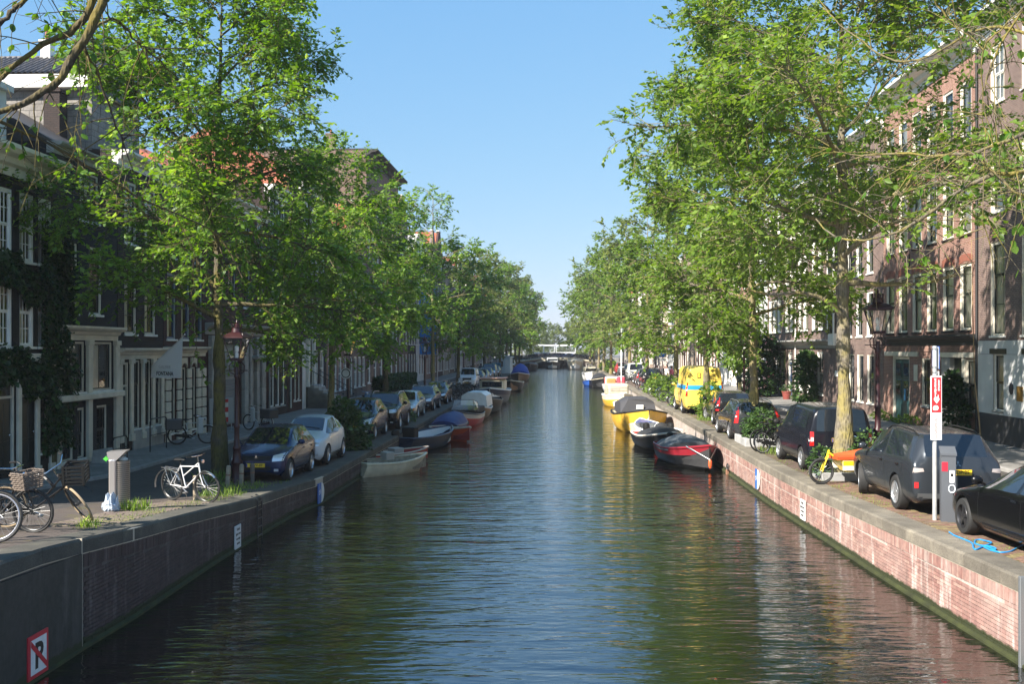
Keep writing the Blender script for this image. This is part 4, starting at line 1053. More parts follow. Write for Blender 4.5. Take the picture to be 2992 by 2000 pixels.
lab = ['elm behind the row of leaning bicycles, right bank', 'half bare elm above the black off-roader, right bank', 'leafy elm over the dark covered boat, right bank', 'elm by the white motor boat, right bank', 'olive elm with leaning limb, farther along the right bank', 'elm short of the bridge on the right bank', 'elm at the right end of the bridge', 'farthest elm showing on the right bank']
for k, Y in enumerate((66, 87, 109, 132, 152, 172, 195, 218)):
    tree('elm_tree', lab[k], TR(Y, 1.5 if Y < 120 else .7), Y, zR(Y), FARR[k % 3], k*2.1+.5, [.88, .94, .98, 1.06, 1.1, 1.1, 1.14, 1.15][k], GT_R)
FARV = tree_meshes(50, 13.0, 1.6, 5.0, 17000, .3, .2, LEAFO, BARKD, 20)
# wood of treetops closing the vista behind the bridge
for k, (x, Y) in enumerate(((2.5, 256), (12.6, 305), (19.5, 258), (26, 285), (-6, 280), (7.5, 290), (17, 300), (12, 420))):
    tree('elm_tree', ['elm behind the tram, left of centre', 'elm behind the tram, farthest in the vista', 'elm behind the tram, right of centre', 'elm beyond the bridge on the far right', 'elm beyond the bridge on the far left', 'low elm behind the left half of the tram', 'low elm behind the right half of the tram', 'tiny elm in the centre of the vista'][k], x, Y, .8, FARV, k*1.3, [.95, .80, 1, 1.1, 1.1, .85, .85, .9][k], 'elms beyond the bridge')

# overhanging limbs of two trees that stand just outside the frame
def limbs(x, y, z, label, limbs_, seed, nl, big, bark):
    t = thing('elm_tree', label, 'tree', (x, y, z)); tb = TubeN(); rs = np.random.RandomState(seed)
    tb.add(np.array([[0, 0, -.1], [.02, 0, 3], [-.02, .05, 6], [0, 0, 9]]), [.3, .24, .2, .14], 12)
    lp = []; ld = []; tw = []
    for pts, r in limbs_:
        P = np.array(pts)-np.array([x, y, z]); tt = np.linspace(0, 1, 20)
        C = np.stack([np.interp(tt, np.linspace(0, 1, len(P)), P[:, i]) for i in range(3)], 1)
        for _ in range(2): C[1:-1] = (C[:-2]+2*C[1:-1]+C[2:])/4
        C += rs.normal(0, .012, C.shape); tb.add(C, np.linspace(r, r*.35, 20)*(1+.08*rs.normal(0, 1, 20)), 8); tw.append((C, r))
    for C, r in tw:
        for q in range(nl):
            t0 = rs.uniform(.05, 1); c, d = interp(C, min(t0, .99)); d = d/np.linalg.norm(d)
            dd = d*.6+rs.normal(0, .6, 3); dd[1] += .1; T_ = curve_pts(c, dd, rs.uniform(.5, 1.5), rs, 5, .4, -.5); tb.add(T_, np.linspace(.010, .003, 6), 4)
            for w in range(rs.randint(4, 9)):
                c2, d2 = interp(T_, rs.uniform(.3, 1)); lp.append(c2); ld.append(d2/np.linalg.norm(d2)*.6+rs.normal(0, .6, 3))
            for w in range(2):
                c2, d2 = interp(T_, rs.uniform(.2, .9)); tb.add(curve_pts(c2, d2/np.linalg.norm(d2)+rs.normal(0, .6, 3), rs.uniform(.25, .7), rs, 4, .4, -.3), np.linspace(.005, .002, 5), 3)
    link('trunk', tb.mesh('trunk', bark), t)
    lp = np.array(lp); ld = np.array(ld)
    # large leaves one by one: a serrated oval blade folded on its midrib
    vs_ = []
    for k in range(5):
        mb = MB(); ww = [.0, .26, .36, .37, .3, .17, .0]; zz = [0, .15, .32, .52, .72, .88, 1.04]
        l_ = [(-w, y_, -.10*w-.10*y_*y_) for w, y_ in zip(ww, zz)]; r_ = [(w, y_, -.10*w-.10*y_*y_) for w, y_ in zip(ww, zz)]; c_ = [(0, y_, .03-.10*y_*y_) for y_ in zz]
        for i in range(6):
            mb.poly([l_[i], c_[i], c_[i+1], l_[i+1]][::-1]); mb.poly([c_[i], r_[i], r_[i+1], c_[i+1]][::-1])
        me = mb.mesh('leaf', LEAFB, True, 0); setrnd(me, [k/5+.1]*len(me.polygons)); vs_.append(me)
    order = rs.permutation(len(lp))
    for j in order[:min(big, 290)]:
        d = Vector(ld[j]).normalized(); d.z -= .45; q = d.to_track_quat('Y', 'Z'); e = q.to_euler(); e.rotate_axis('Y', rs.uniform(-.9, .9))
        o = link('leaf', vs_[rs.randint(5)], t, lp[j], tuple(e)); s_ = rs.uniform(.07, .135); o.scale = (s_, s_, s_)
    return t
def T3(px, py, Y): return (((px-1496)/2992)*Y, Y, CAMH-(py-1016.5)/2992*Y)
limbs(-7.5, 12.6, zL(13), 'elm just outside the left edge with mossy limbs hanging into the sky', [
    ([T3(420, -260, 13.5), T3(300, -10, 13.5), T3(262, 95, 13.4), T3(185, 215, 13.3), T3(120, 285, 13.2), T3(0, 330, 13.0), T3(-60, 360, 12.9)], .075),
    ([T3(340, -200, 13.9), T3(270, 20, 13.8), T3(215, 95, 13.8), T3(110, 130, 13.7), T3(0, 235, 13.6), T3(-80, 290, 13.5)], .06),
    ([T3(180, -120, 14.5), T3(75, 0, 14.4), T3(35, 30, 14.3), T3(0, 70, 14.2), T3(-60, 110, 14.2)], .05),
    ([T3(230, 120, 13.5), T3(265, 170, 13.7), T3(310, 290, 14), T3(350, 400, 14.3), T3(370, 440, 14.4)], .022),
    ([T3(260, 90, 13.5), T3(330, 40, 14), T3(400, 120, 14.5), T3(430, 145, 14.8), T3(520, 230, 15.5)], .022),
    ([T3(-40, 340, 13), T3(60, 380, 13.4), T3(160, 430, 14), T3(300, 510, 15), T3(420, 590, 16), T3(560, 640, 16.5), T3(650, 690, 17), T3(710, 810, 17)], .024)], 3, 13, 200, BARKL)
limbs(8.9, 14.6, zR(14), 'elm just outside the right edge with thin limbs crossing the brick facades', [
    ([T3(3120, 480, 14.4), T3(2992, 505, 14.2), T3(2900, 505, 14.2), T3(2790, 560, 14.3), T3(2700, 640, 14.6), T3(2600, 690, 15), T3(2460, 720, 15.6), T3(2380, 640, 16.5)], .036),
    ([T3(3100, 330, 14), T3(2992, 390, 14), T3(2850, 450, 14.2), T3(2740, 455, 14.6), T3(2560, 440, 15.4), T3(2420, 490, 16)], .03),
    ([T3(3080, -90, 13.8), T3(2960, 60, 14), T3(2900, 180, 14.2), T3(2870, 260, 14.3), T3(2930, 330, 14.3)], .02),
    ([T3(2900, -200, 14.5), T3(2720, 0, 14.8), T3(2790, 70, 14.8), T3(2860, 110, 14.7)], .018),
    ([T3(3060, 120, 14.5), T3(2900, 60, 15), T3(2650, 200, 16), T3(2540, 140, 16.5), T3(2400, 20, 17)], .024),
    ([T3(3060, 560, 14), T3(2980, 580, 14), T3(2880, 480, 14.1), T3(2800, 420, 14.3)], .025),
    ([T3(2992, 20, 13.5), T3(2860, 150, 14), T3(2880, 420, 14), T3(2870, 760, 14)], .012)], 5, 12, 230, BARKT)

# generic leafy mass for shrubs, ivy, hedges
def foliage(name, parent, pts, dirs, size, m, seed=0, loc=None, kind=None):
    rs = np.random.RandomState(seed); rv = np.clip(rs.normal(.45, .25, len(pts)), 0, 1)
    o = link(name, leaf_mesh(name, leaf_arrays(np.asarray(pts, float), np.asarray(dirs, float), size, rs, droop=.5, wide=.8), m, rv), parent, loc)
    if kind: o['kind'] = kind
    return o
def blob(n, c, r, rs, shell=.55):
    d = rs.normal(0, 1, (n, 3)); d /= np.linalg.norm(d, axis=1, keepdims=True); k = rs.uniform(shell, 1, (n, 1))**.5
    nz = 1+.22*np.sin(d[:, :1]*5+c[0]*3)*np.sin(d[:, 1:2]*6)+.15*np.sin(d[:, 2:]*9)
    return np.array(c)+d*k*np.array(r)*nz, d+rs.normal(0, .5, (n, 3))
def shrub(name, label, loc, blobs, n, size, m, seed, group=None, stems=5, cat='shrub'):
    t = thing(name, label, cat, loc, 0, group); rs = np.random.RandomState(seed); P = []; D = []
    for c, r in blobs:
        p, d = blob(n, c, r, rs); P.append(p); D.append(d)
    P = np.concatenate(P); D = np.concatenate(D); ok = P[:, 2] > .03; foliage('foliage', t, P[ok], D[ok], size, m, seed)
    mb = MB()
    for k in range(stems):
        c, r = blobs[k % len(blobs)]; e = Vector(c)+Vector((rs.uniform(-.5, .5)*r[0], rs.uniform(-.5, .5)*r[1], r[2]*.3))
        mb.tube([(rs.uniform(-.12, .12), rs.uniform(-.1, .1), -.03), (e.x*.4, e.y*.4, e.z*.5), tuple(e)], [.018, .014, .006], 5)
    mb.build('stem', BARKD, t); return t
# ivy of house one (separate climbing plant)
rs = np.random.RandomState(5); P = []; D = []
H1m = H1.root
def wallpts(n, u0, u1, v0, v1, th=.35, wob=.25):
    u = rs.uniform(u0, u1, n); v = rs.uniform(v0, v1, n)+wob*np.sin(u*2.3)+.12*np.sin(u*5.1); y = -rs.uniform(.02, th, n)*(.6+.4*np.sin(u*3+v*2))
    return np.stack([u, y, v], 1)
for n, u0, u1, v0, v1, th in ((5200, 0, 6.1, 5.15, 6.05, .4), (5200, 0, 6.1, 2.5, 3.45, .45), (5200, 5.35, 6.75, .4, 7.2, .35), (1600, 5.4, 7.3, 4.4, 6.4, .3), (1500, 5.6, 7.1, .9, 3.2, .45)):
    p = wallpts(n, u0, u1, v0, v1, th); P.append(p); D.append(np.stack([rs.normal(0, .6, n), -np.abs(rs.normal(.4, .4, n)), rs.normal(-.4, .5, n)], 1))
iv = thing('ivy', 'dark ivy climbing in bands over the black brick house', 'climber', tuple(H1m.location), H1m.rotation_euler.z)
foliage('foliage', iv, np.concatenate(P), np.concatenate(D), .15, LEAFD, 5)
mb = MB()
for k in range(6):
    x = 5.9+k*.1; mb.tube([(x, -.06, -.1), (x+.1*math.sin(k), -.07, 2.4), (x-.2, -.06, 4.8), (x-.3-k*.4, -.07, 5.5)], [.05, .035, .025, .012], 6)
mb.build('stem', BARKD, iv)
# shrubs on the quays
shrub('shrub', 'leafy green shrub at the quay edge between the white hatchback and a dark car', (XLe(38)-1.0, 38, zL(38)), [((0, 0, .7), (.75, .7, .7)), ((.2, -.2, .35), (.7, .6, .4)), ((-.15, .1, 1.25), (.5, .5, .5))], 900, .16, LEAFS, 61)
shrub('shrub', 'low green weeds at the feet of the silver car', (XLe(52)-.9, 52, zL(52)), [((0, 0, .25), (.5, .8, .3))], 400, .14, LEAFS, 62)
h_ = thing('hedge', 'clipped dark green hedge on the left pavement', 'hedge', (XLe(72)-4.9, 66, zL(72)), -math.atan(AX)); rs = np.random.RandomState(8)
n = 9000; u = rs.uniform(0, 13, n); P = np.stack([rs.uniform(-.5, .5, n), u, rs.uniform(.05, 1.75, n)], 1); f = rs.randint(0, 3, n)
P[f == 0, 0] = .5+rs.normal(0, .03, (f == 0).sum()); P[f == 1, 2] = 1.75+rs.normal(0, .03, (f == 1).sum()); P[(f == 2), 1] = np.where(rs.rand((f == 2).sum()) < .7, 0, 13)+rs.normal(0, .03, (f == 2).sum())
foliage('foliage', h_, P, rs.normal(0, 1, (n, 3)), .17, LEAFD, 8); mb = MB(); mb.box(-.44, .06, -.05, .44, 12.9, 1.68); mb.build('hedge_core', mat('hedge_core', (.012, .02, .008), .95), h_)
# planter shrub beside the dark wagon, roses, climbers on the right
shrub('shrub', 'grey-green bushy shrub growing in the stone planter', (XRe(36.2)+1.15, 36.2, zR(36)+.3), [((0, 0, .4), (.55, .6, .5)), ((-.3, -.3, .25), (.4, .4, .35))], 1100, .12, LEAFS, 63)
shrub('shrub', 'yellow-green sapling bush in front of the yellow van', (XRe(49)+1.15, 49.2, zR(49)), [((0, 0, .5), (.6, .6, .5)), ((.1, 0, 1.2), (.5, .5, .5))], 650, .14, LEAFR, 64)
shrub('shrub', 'flowering weeds with pink blooms at the foot of the thick mossy trunk', (XRe(27.3)+1.2, 26.6, zR(27)), [((-.5, 0, .45), (.35, .3, .35)), ((.75, .1, .7), (.4, .35, .5))], 330, .11, LEAFS, 65)
def roses(t, blobs, n, seed):
    rs = np.random.RandomState(seed); ms = []
    for c_ in ((.62, .25, .28), (.7, .42, .42), (.75, .6, .55)):
        mb = MB()
        for k in range(3): mb.sphere((0, 0, .02*k), .055-.014*k, 7, 4, (1, 1, .75))
        ms.append(mb.mesh('rose', mat('rose_%d' % int(c_[1]*100), c_, .7), True))
    for k in range(n):
        c, r = blobs[rs.randint(len(blobs))]; d = Vector(rs.normal(0, 1, 3)).normalized()
        if d.y > .3: d.y = -d.y
        if d.x > .5: d.x = -d.x
        o = link('rose', ms[rs.randint(3)], t, (c[0]+d.x*r[0]*1.02, c[1]+d.y*r[1]*1.02, c[2]+d.z*r[2]*1.02)); s_ = rs.uniform(.8, 1.7); o.scale = (s_,)*3
bl = [((0, 0, 1.1), (1.25, 1.3, 1.1)), ((.1, .2, 2.5), (1.1, 1.2, 1.1)), ((.2, -.3, 3.4), (.8, .9, .7)), ((-.2, -.8, .8), (.9, .9, .8))]
t = shrub('rose_bush', 'tall rose bush with pale pink blooms against the brown brick house', (XRFp(70)-1.45, 70, zR(70)+.09), bl, 2300, .19, LEAFD, 66, stems=8); roses(t, bl, 90, 3)
shrub('climbing_shrub', 'tangled climbing shrub on the grey shopfront beside the blue door', (XRFp(60.5)-.75, 60.5, zR(60)+.09), [((0, 0, .9), (.65, 1.0, .9)), ((0, .1, 2.1), (.55, .9, .9)), ((.1, -.4, 2.6), (.4, .5, .4))], 1500, .18, LEAFS, 67, stems=9)
shrub('shrub', 'dark green shrub against the white plaster plinth', (XRFp(38.4)-.55, 38.2, zR(38)+.09), [((0, 0, .8), (.45, .7, .8)), ((0, .2, 1.7), (.35, .5, .6))], 800, .2, LEAFD, 68)
shrub('shrub', 'low weeds along the brick house below the teal door', (XRFp(46)-.3, 45.5, zR(46)+.09), [((0, -1.2, .12), (.25, 1.4, .25)), ((0, 1.8, .12), (.25, 1.2, .22))], 350, .13, LEAFR, 69)
shrub('bamboo', 'tall bamboo clump in front of the white recessed house', (XRFp(79)-1.2, 79.5, zR(79)), [((0, 0, 3.4), (1.2, 1.4, 2.0)), ((0, .2, 5.6), (1.0, 1.2, 1.4))], 1800, .3, LEAFR, 70, stems=26, cat='bamboo')
for k, (Y, o_, lb) in enumerate(((60, 1.0, 'green weeds around the bicycles just past the yellow van'), (65, .9, 'tall nettles among the leaning bicycles'), (70.5, 1.0, 'leafy bush at the far end of the bicycle row'), (76, .9, 'wild growth over the coping above the cream cabin boat'), (140, 1.0, 'pale bush on the right quay near the bridge'), (156, .8, 'second pale bush on the right quay nearest the bridge'))):
    shrub('shrub', lb, (XRe(Y)+o_, Y, zR(Y)), [((0, 0, .45), (.6, 1.1, .5)), ((.3, .4, .9), (.5, .7, .5))], 420 if Y < 100 else 250, .17 if Y < 100 else .32, LEAFR, 80+k, 'wild shrubs on the right quay')
# grass: tufts around bollards, bin, bikes
def grass(name, label, spots, seed):
    rs = np.random.RandomState(seed); P = []; D = []
    for x, y, z, r, n, h in spots:
        a = rs.uniform(0, 6.28, n); q = r*np.sqrt(rs.uniform(0, 1, n)); P.append(np.stack([x+q*np.cos(a), y+q*np.sin(a)*1.3, np.full(n, z-.02)], 1))
        D.append(np.stack([rs.normal(0, .35, n), rs.normal(0, .35, n), np.ones(n)], 1)*h)
    P = np.concatenate(P); D = np.concatenate(D); rv = np.clip(rs.normal(.6, .25, len(P)), 0, 1)
    h = np.linalg.norm(D, axis=1, keepdims=True)
    V = leaf_arrays(P, D, 1.0, rs, .1, .15, .09); V = V.reshape(-1, 4, 3); V = P[:, None]+(V-P[:, None])*h[:, None]*1.0
    o = link(name, leaf_mesh(name, V.reshape(-1, 3), LEAFR, rv)); tag(o, label, 'grass', kind='stuff'); return o
sp = []
rs = np.random.RandomState(17)
for k in range(46):
    Y = rs.uniform(16.3, 29); sp.append((XLe(Y)-rs.uniform(.56, .95), Y, zL(Y), .22, 22, .075))
sp += [(T3(395, 1475, 20.3)[0], 20.3, zL(20.3), .28, 120, .22), (XLe(17.2)-.75, 17.0, zL(17), .16, 50, .2), (XLe(27)-1.3, 26.6, zL(26.6), .7, 260, .13), (XLe(27)-2.3, 28.4, zL(28), .5, 160, .25), (XLe(25)-1.0, 24.6, zL(24.6), .5, 160, .2)]
grass('grass_tufts', 'grass tufts and moss behind the left coping stones', sp, 4)
sp = []
for k in range(60):
    Y = rs.uniform(15, 58); sp.append((XRe(Y)+rs.uniform(.56, .8), Y, zR(Y), .2, 20, .07))
sp += [(XRe(33.5)+1.1, 33.2, zR(33), .7, 280, .2), (XRe(49)+.9, 48, zR(49), .5, 160, .2)]
grass('grass_tufts', 'grass tufts and moss behind the right coping stones', sp, 6)
# ------------------------------------------------------------------ cars
# station: s (0 front .. 1 rear), zb, w, belt, top, top width ; then interval flags
SPEC = {
 'hatch': dict(st=[(0, .34, .72, .60, .64, .60), (.025, .20, .90, .70, .75, .74), (.10, .17, .97, .80, .86, .80), (.22, .17, 1, .90, .96, .82), (.27, .17, 1, .93, 1.0, .83), (.46, .17, 1, .98, 1.42, .70), (.60, .17, 1, 1.0, 1.49, .72), (.62, .17, 1, 1.0, 1.49, .72), (.80, .17, 1, 1.03, 1.47, .70), (.86, .17, 1, 1.05, 1.44, .69), (.955, .22, .97, 1.04, 1.10, .74), (1, .34, .86, .86, .92, .72)], ws=4, sw=(5, 7), rw=9, wb=(.16, .80)),
 'bubble': dict(st=[(0, .34, .62, .62, .68, .50), (.03, .20, .86, .76, .83, .68), (.12, .17, .97, .86, .94, .76), (.20, .17, 1, .92, 1.0, .78), (.26, .17, 1, .96, 1.05, .80), (.44, .17, 1, 1.0, 1.43, .70), (.64, .17, 1, 1.02, 1.49, .70), (.67, .17, 1, 1.02, 1.49, .70), (.80, .17, 1, 1.04, 1.43, .67), (.85, .17, .99, 1.04, 1.38, .66), (.955, .22, .94, 1.0, 1.05, .70), (1, .34, .80, .80, .86, .66)], ws=4, sw=(5, 7), rw=9, wb=(.19, .83)),
 'suv': dict(st=[(0, .42, .80, .78, .86, .70), (.025, .26, .94, .90, .98, .80), (.10, .22, .99, .98, 1.06, .84), (.24, .22, 1, 1.03, 1.11, .85), (.28, .22, 1, 1.05, 1.14, .85), (.42, .22, 1, 1.08, 1.60, .73), (.58, .22, 1, 1.10, 1.68, .75), (.60, .22, 1, 1.10, 1.68, .75), (.88, .22, 1, 1.13, 1.63, .73), (.925, .22, 1, 1.14, 1.60, .72), (.985, .28, .97, 1.12, 1.17, .78), (1, .38, .92, .84, .90, .78)], ws=4, sw=(5, 7), rw=9, wb=(.185, .765)),
 'wagon': dict(st=[(0, .34, .76, .58, .64, .62), (.025, .20, .92, .68, .75, .76), (.10, .18, .98, .78, .84, .80), (.26, .18, 1, .88, .94, .82), (.30, .18, 1, .90, .97, .83), (.46, .18, 1, .94, 1.38, .70), (.58, .18, 1, .95, 1.45, .71), (.60, .18, 1, .95, 1.45, .71), (.89, .18, 1, .98, 1.42, .69), (.93, .18, 1, 1.0, 1.40, .69), (.985, .24, .97, .98, 1.03, .78), (1, .34, .90, .80, .86, .76)], ws=4, sw=(5, 7), rw=9, wb=(.185, .78)),
 'sedan': dict(st=[(0, .34, .70, .56, .62, .56), (.02, .20, .90, .66, .72, .74), (.10, .15, .98, .78, .85, .80), (.22, .15, 1, .87, .94, .82), (.27, .15, 1, .90, .97, .83), (.45, .15, 1, .95, 1.36, .66), (.56, .15, 1, .96, 1.44, .66), (.58, .15, 1, .96, 1.44, .66), (.76, .15, 1, 1.0, 1.33, .62), (.79, .15, 1, 1.01, 1.30, .62), (.93, .20, .97, 1.03, 1.07, .74), (1, .34, .86, .84, .88, .70)], ws=4, sw=(5, 7), rw=9, wb=(.17, .765)),
 'smallvan': dict(st=[(0, .36, .74, .70, .78, .62), (.025, .22, .92, .82, .90, .76), (.09, .2, .98, .94, 1.02, .82), (.19, .2, 1, 1.04, 1.14, .84), (.22, .2, 1, 1.06, 1.18, .85), (.36, .2, 1, 1.10, 1.73, .77), (.52, .2, 1, 1.12, 1.82, .79), (.545, .2, 1, 1.12, 1.82, .79), (.62, .2, 1, 1.12, 1.82, .80), (.95, .2, 1, 1.12, 1.80, .80), (.985, .24, .985, 1.10, 1.72, .80), (1, .36, .96, 1.06, 1.12, .88)], ws=4, sw=(5,), rw=10, wb=(.19, .80)),
 'bigvan': dict(st=[(0, .40, .72, .86, .94, .60), (.025, .26, .92, 1.0, 1.08, .76), (.08, .24, .98, 1.12, 1.20, .82), (.15, .24, 1, 1.26, 1.36, .84), (.18, .24, 1, 1.30, 1.42, .85), (.29, .24, 1, 1.36, 2.18, .80), (.36, .24, 1, 1.40, 2.42, .82), (.38, .24, 1, 1.40, 2.44, .82), (.60, .24, 1, 1.40, 2.47, .83), (.94, .24, 1, 1.40, 2.46, .83), (.985, .28, .985, 1.38, 2.38, .82), (1, .40, .96, 1.34, 2.30, .80)], ws=4, sw=(5,), rw=None, wb=(.17, .74)),
}
def car_body(kind, L, Wd, Hs, paintm):
    sp = SPEC[kind]; st = sp['st']; rings = []
    for s, zb, w, zbelt, zt, wt in st:
        y = L*(.5-s); hw = Wd/2*w; tw = Wd/2*wt; zbelt *= Hs; zt *= Hs
        zm = zb+.42*(zbelt-zb)
        half = [(hw*.80, zb), (hw*.965, zb+.10), (hw, zm), (hw*.985, zbelt-.09), (hw*.945, zbelt), (tw, zt-.055*Hs), (tw*.86, zt)]
        ring = [(0, y, zb)]+[(x, y, z) for x, z in half]+[(0, y, zt+.022)]+[(-x, y, z) for x, z in half[::-1]]
        rings.append(ring)
    n = len(rings[0]); V = [p for r in rings for p in r]; F = []; M = []
    for a in range(len(rings)-1):
        for k in range(n):
            k2 = (k+1) % n; F.append((a*n+k, a*n+k2, (a+1)*n+k2, (a+1)*n+k)); mi = 0
            j = k if k < 8 else 15-k      # strip index from bottom: 0..7
            if a == sp['ws'] and j == 7: mi = 1
            if sp['rw'] is not None and a == sp['rw'] and j == 7: mi = 2
            if j == 5 and (a in sp['sw'] or a == sp['ws']): mi = 3 if k < 8 else 4
            if j == 0: mi = 5
            M.append(mi)
    for e, flip in ((0, 0), (len(rings)-1, 1)):
        o = e*n
        for k in range(1, 7): F.append((o+k, o+k+1, o+15-k, o+16-k) if not flip else (o+k+1, o+k, o+16-k, o+15-k)); M.append(0)
        F.append((o, o+1, o+15)); M.append(5); F.append((o+7, o+8, o+9)); M.append(0)
    me = bpy.data.meshes.new('b'); me.from_pydata(V, [], F); me.polygons.foreach_set('material_index', M)
    for m in (paintm, CARGLASS, CARGLASS, CARGLASS, CARGLASS, BLACKPL, BLACKPL): me.materials.append(m)
    bm = bmesh.new(); bm.from_mesh(me); bmesh.ops.recalc_face_normals(bm, faces=bm.faces)
    cl = bm.edges.layers.float.new('crease_edge')
    for e in bm.edges:
        ms_ = {f.material_index for f in e.link_faces}
        if len(ms_) > 1: e[cl] = 1.0
    cv = bm.verts.layers.float.new('crease_vert')
    for v in bm.verts:
        ms_ = {f.material_index for f in v.link_faces}
        if len(ms_) > 1 and ms_ & {1, 2, 3, 4}: v[cv] = .55
    bm.to_mesh(me); bm.free()
    o = link('b', me); md = o.modifiers.new('s', 'SUBSURF'); md.levels = 2; md.render_levels = 2
    # wheel arches
    rw = {'suv': .36, 'bigvan': .36}.get(kind, .32)
    cut = MB()
    for s in sp['wb']:
        y = L*(.5-s)
        for sx in (-1, 1):
            cut.lathe([(rw+.055, 0), (rw+.055, .34)], 24, mi=6, M=Matrix.Translation((sx*(Wd/2+.06), y, rw)) @ Matrix.Rotation(-sx*R(90), 4, 'Y'))
    co = cut.build('c', [BLACKPL]*7); md2 = o.modifiers.new('b', 'BOOLEAN'); md2.object = co; md2.operation = 'DIFFERENCE'; md2.solver = 'EXACT'
    bpy.context.view_layer.update(); dg = bpy.context.evaluated_depsgraph_get(); full = bpy.data.meshes.new_from_object(o.evaluated_get(dg))
    bpy.data.objects.remove(o); bpy.data.objects.remove(co)
    bm = bmesh.new(); bm.from_mesh(full); bvh = BVHTree.FromBMesh(bm); out = {}
    for nm, ids in (('body', (0, 5, 6)), ('windscreen', (1,)), ('rear_window', (2,)), ('side_window', (3,)), ('side_window_', (4,))):
        b2 = bm.copy(); bmesh.ops.delete(b2, geom=[f for f in b2.faces if f.material_index not in ids], context='FACES')
        if len(b2.faces):
            m2 = bpy.data.meshes.new(nm.rstrip('_')); b2.to_mesh(m2)
            if nm == 'body':
                for mm in (paintm, CARGLASS, CARGLASS, CARGLASS, CARGLASS, BLACKPL, BLACKPL): m2.materials.append(mm)
            else:
                m2.materials.append(CARGLASS); m2.polygons.foreach_set('material_index', [0]*len(m2.polygons))
            m2.polygons.foreach_set('use_smooth', [True]*len(m2.polygons)); m2.set_sharp_from_angle(angle=R(38)); out[nm] = m2
        b2.free()
    bm.free(); return out, bvh, rw
def patch(bvh, pts, d, off=.008, n=(5, 4), size=10):
    """quad patch given by four corners in a plane, projected along d onto the body"""
    d = Vector(d).normalized(); a, b, c, e = [Vector(p) for p in pts]; mb = MB(); rows = []
    for i in range(n[1]+1):
        v = i/n[1]; row = []
        for j in range(n[0]+1):
            u = j/n[0]; p = (a*(1-u)+b*u)*(1-v)+(e*(1-u)+c*u)*v
            h = bvh.ray_cast(p-d*3, d); q = h[0] if h[0] is not None else bvh.find_nearest(p)[0]; row.append(tuple(q-d*off))
        rows.append(row)
    mb.loft(rows, False, False); return mb
WHM = {}
def wheel(parent, x, y, r, w, side, style, dark, steer=0.):
    k = (round(r, 3), w, style, dark)
    if k not in WHM:
        t = MB(); t.lathe([(r*.66, -w/2), (r*.93, -w/2), (r*.985, -w*.40), (r, -w*.3), (r, w*.3), (r*.985, w*.40), (r*.93, w/2), (r*.66, w/2), (r*.62, w*.2), (r*.62, -w*.2)], 28, cap=False)
        for q in (-.18, 0, .18): t.lathe([(r*1.001, w*q-.004), (r*1.004, w*q), (r*1.001, w*q+.004)], 28, cap=False)
        rm = MB(); rr = r*.66
        rm.lathe([(rr, w/2-.01), (rr*.96, w/2+.002), (rr*.9, w/2-.03), (rr*.88, -w*.1)], 28, cap=False)
        rm.lathe([(rr*.9, w*.05), (.02, w*.06)], 28, mi=1, cap=False)
        ns = {'five': 5, 'ten': 10, 'seven': 7, 'cap': 12}[style]
        for q in range(ns):
            M = Matrix.Rotation(2*math.pi*q/ns, 4, 'Z'); ww = .032 if style == 'five' else .02
            rm.box(.03, -ww, w*.30, rr*.93, ww, w*.42, M=M)
        rm.lathe([(.06, w*.28), (.06, w*.44), (.03, w*.47)], 14)
        WHM[k] = (t.mesh('tyre', RUBBER, True), rm.mesh('rim', [mat('dark_alloy', (.06, .06, .065), .35, .7) if dark else mat('alloy', (.55, .56, .58), .3, .8), BLACKPL], True))
    a, b = WHM[k]; o = link('wheel', a, parent, (x, y, r), (0, side*R(90), 0) if not steer else (0, side*R(90), steer)); link('rim', b, o); return o
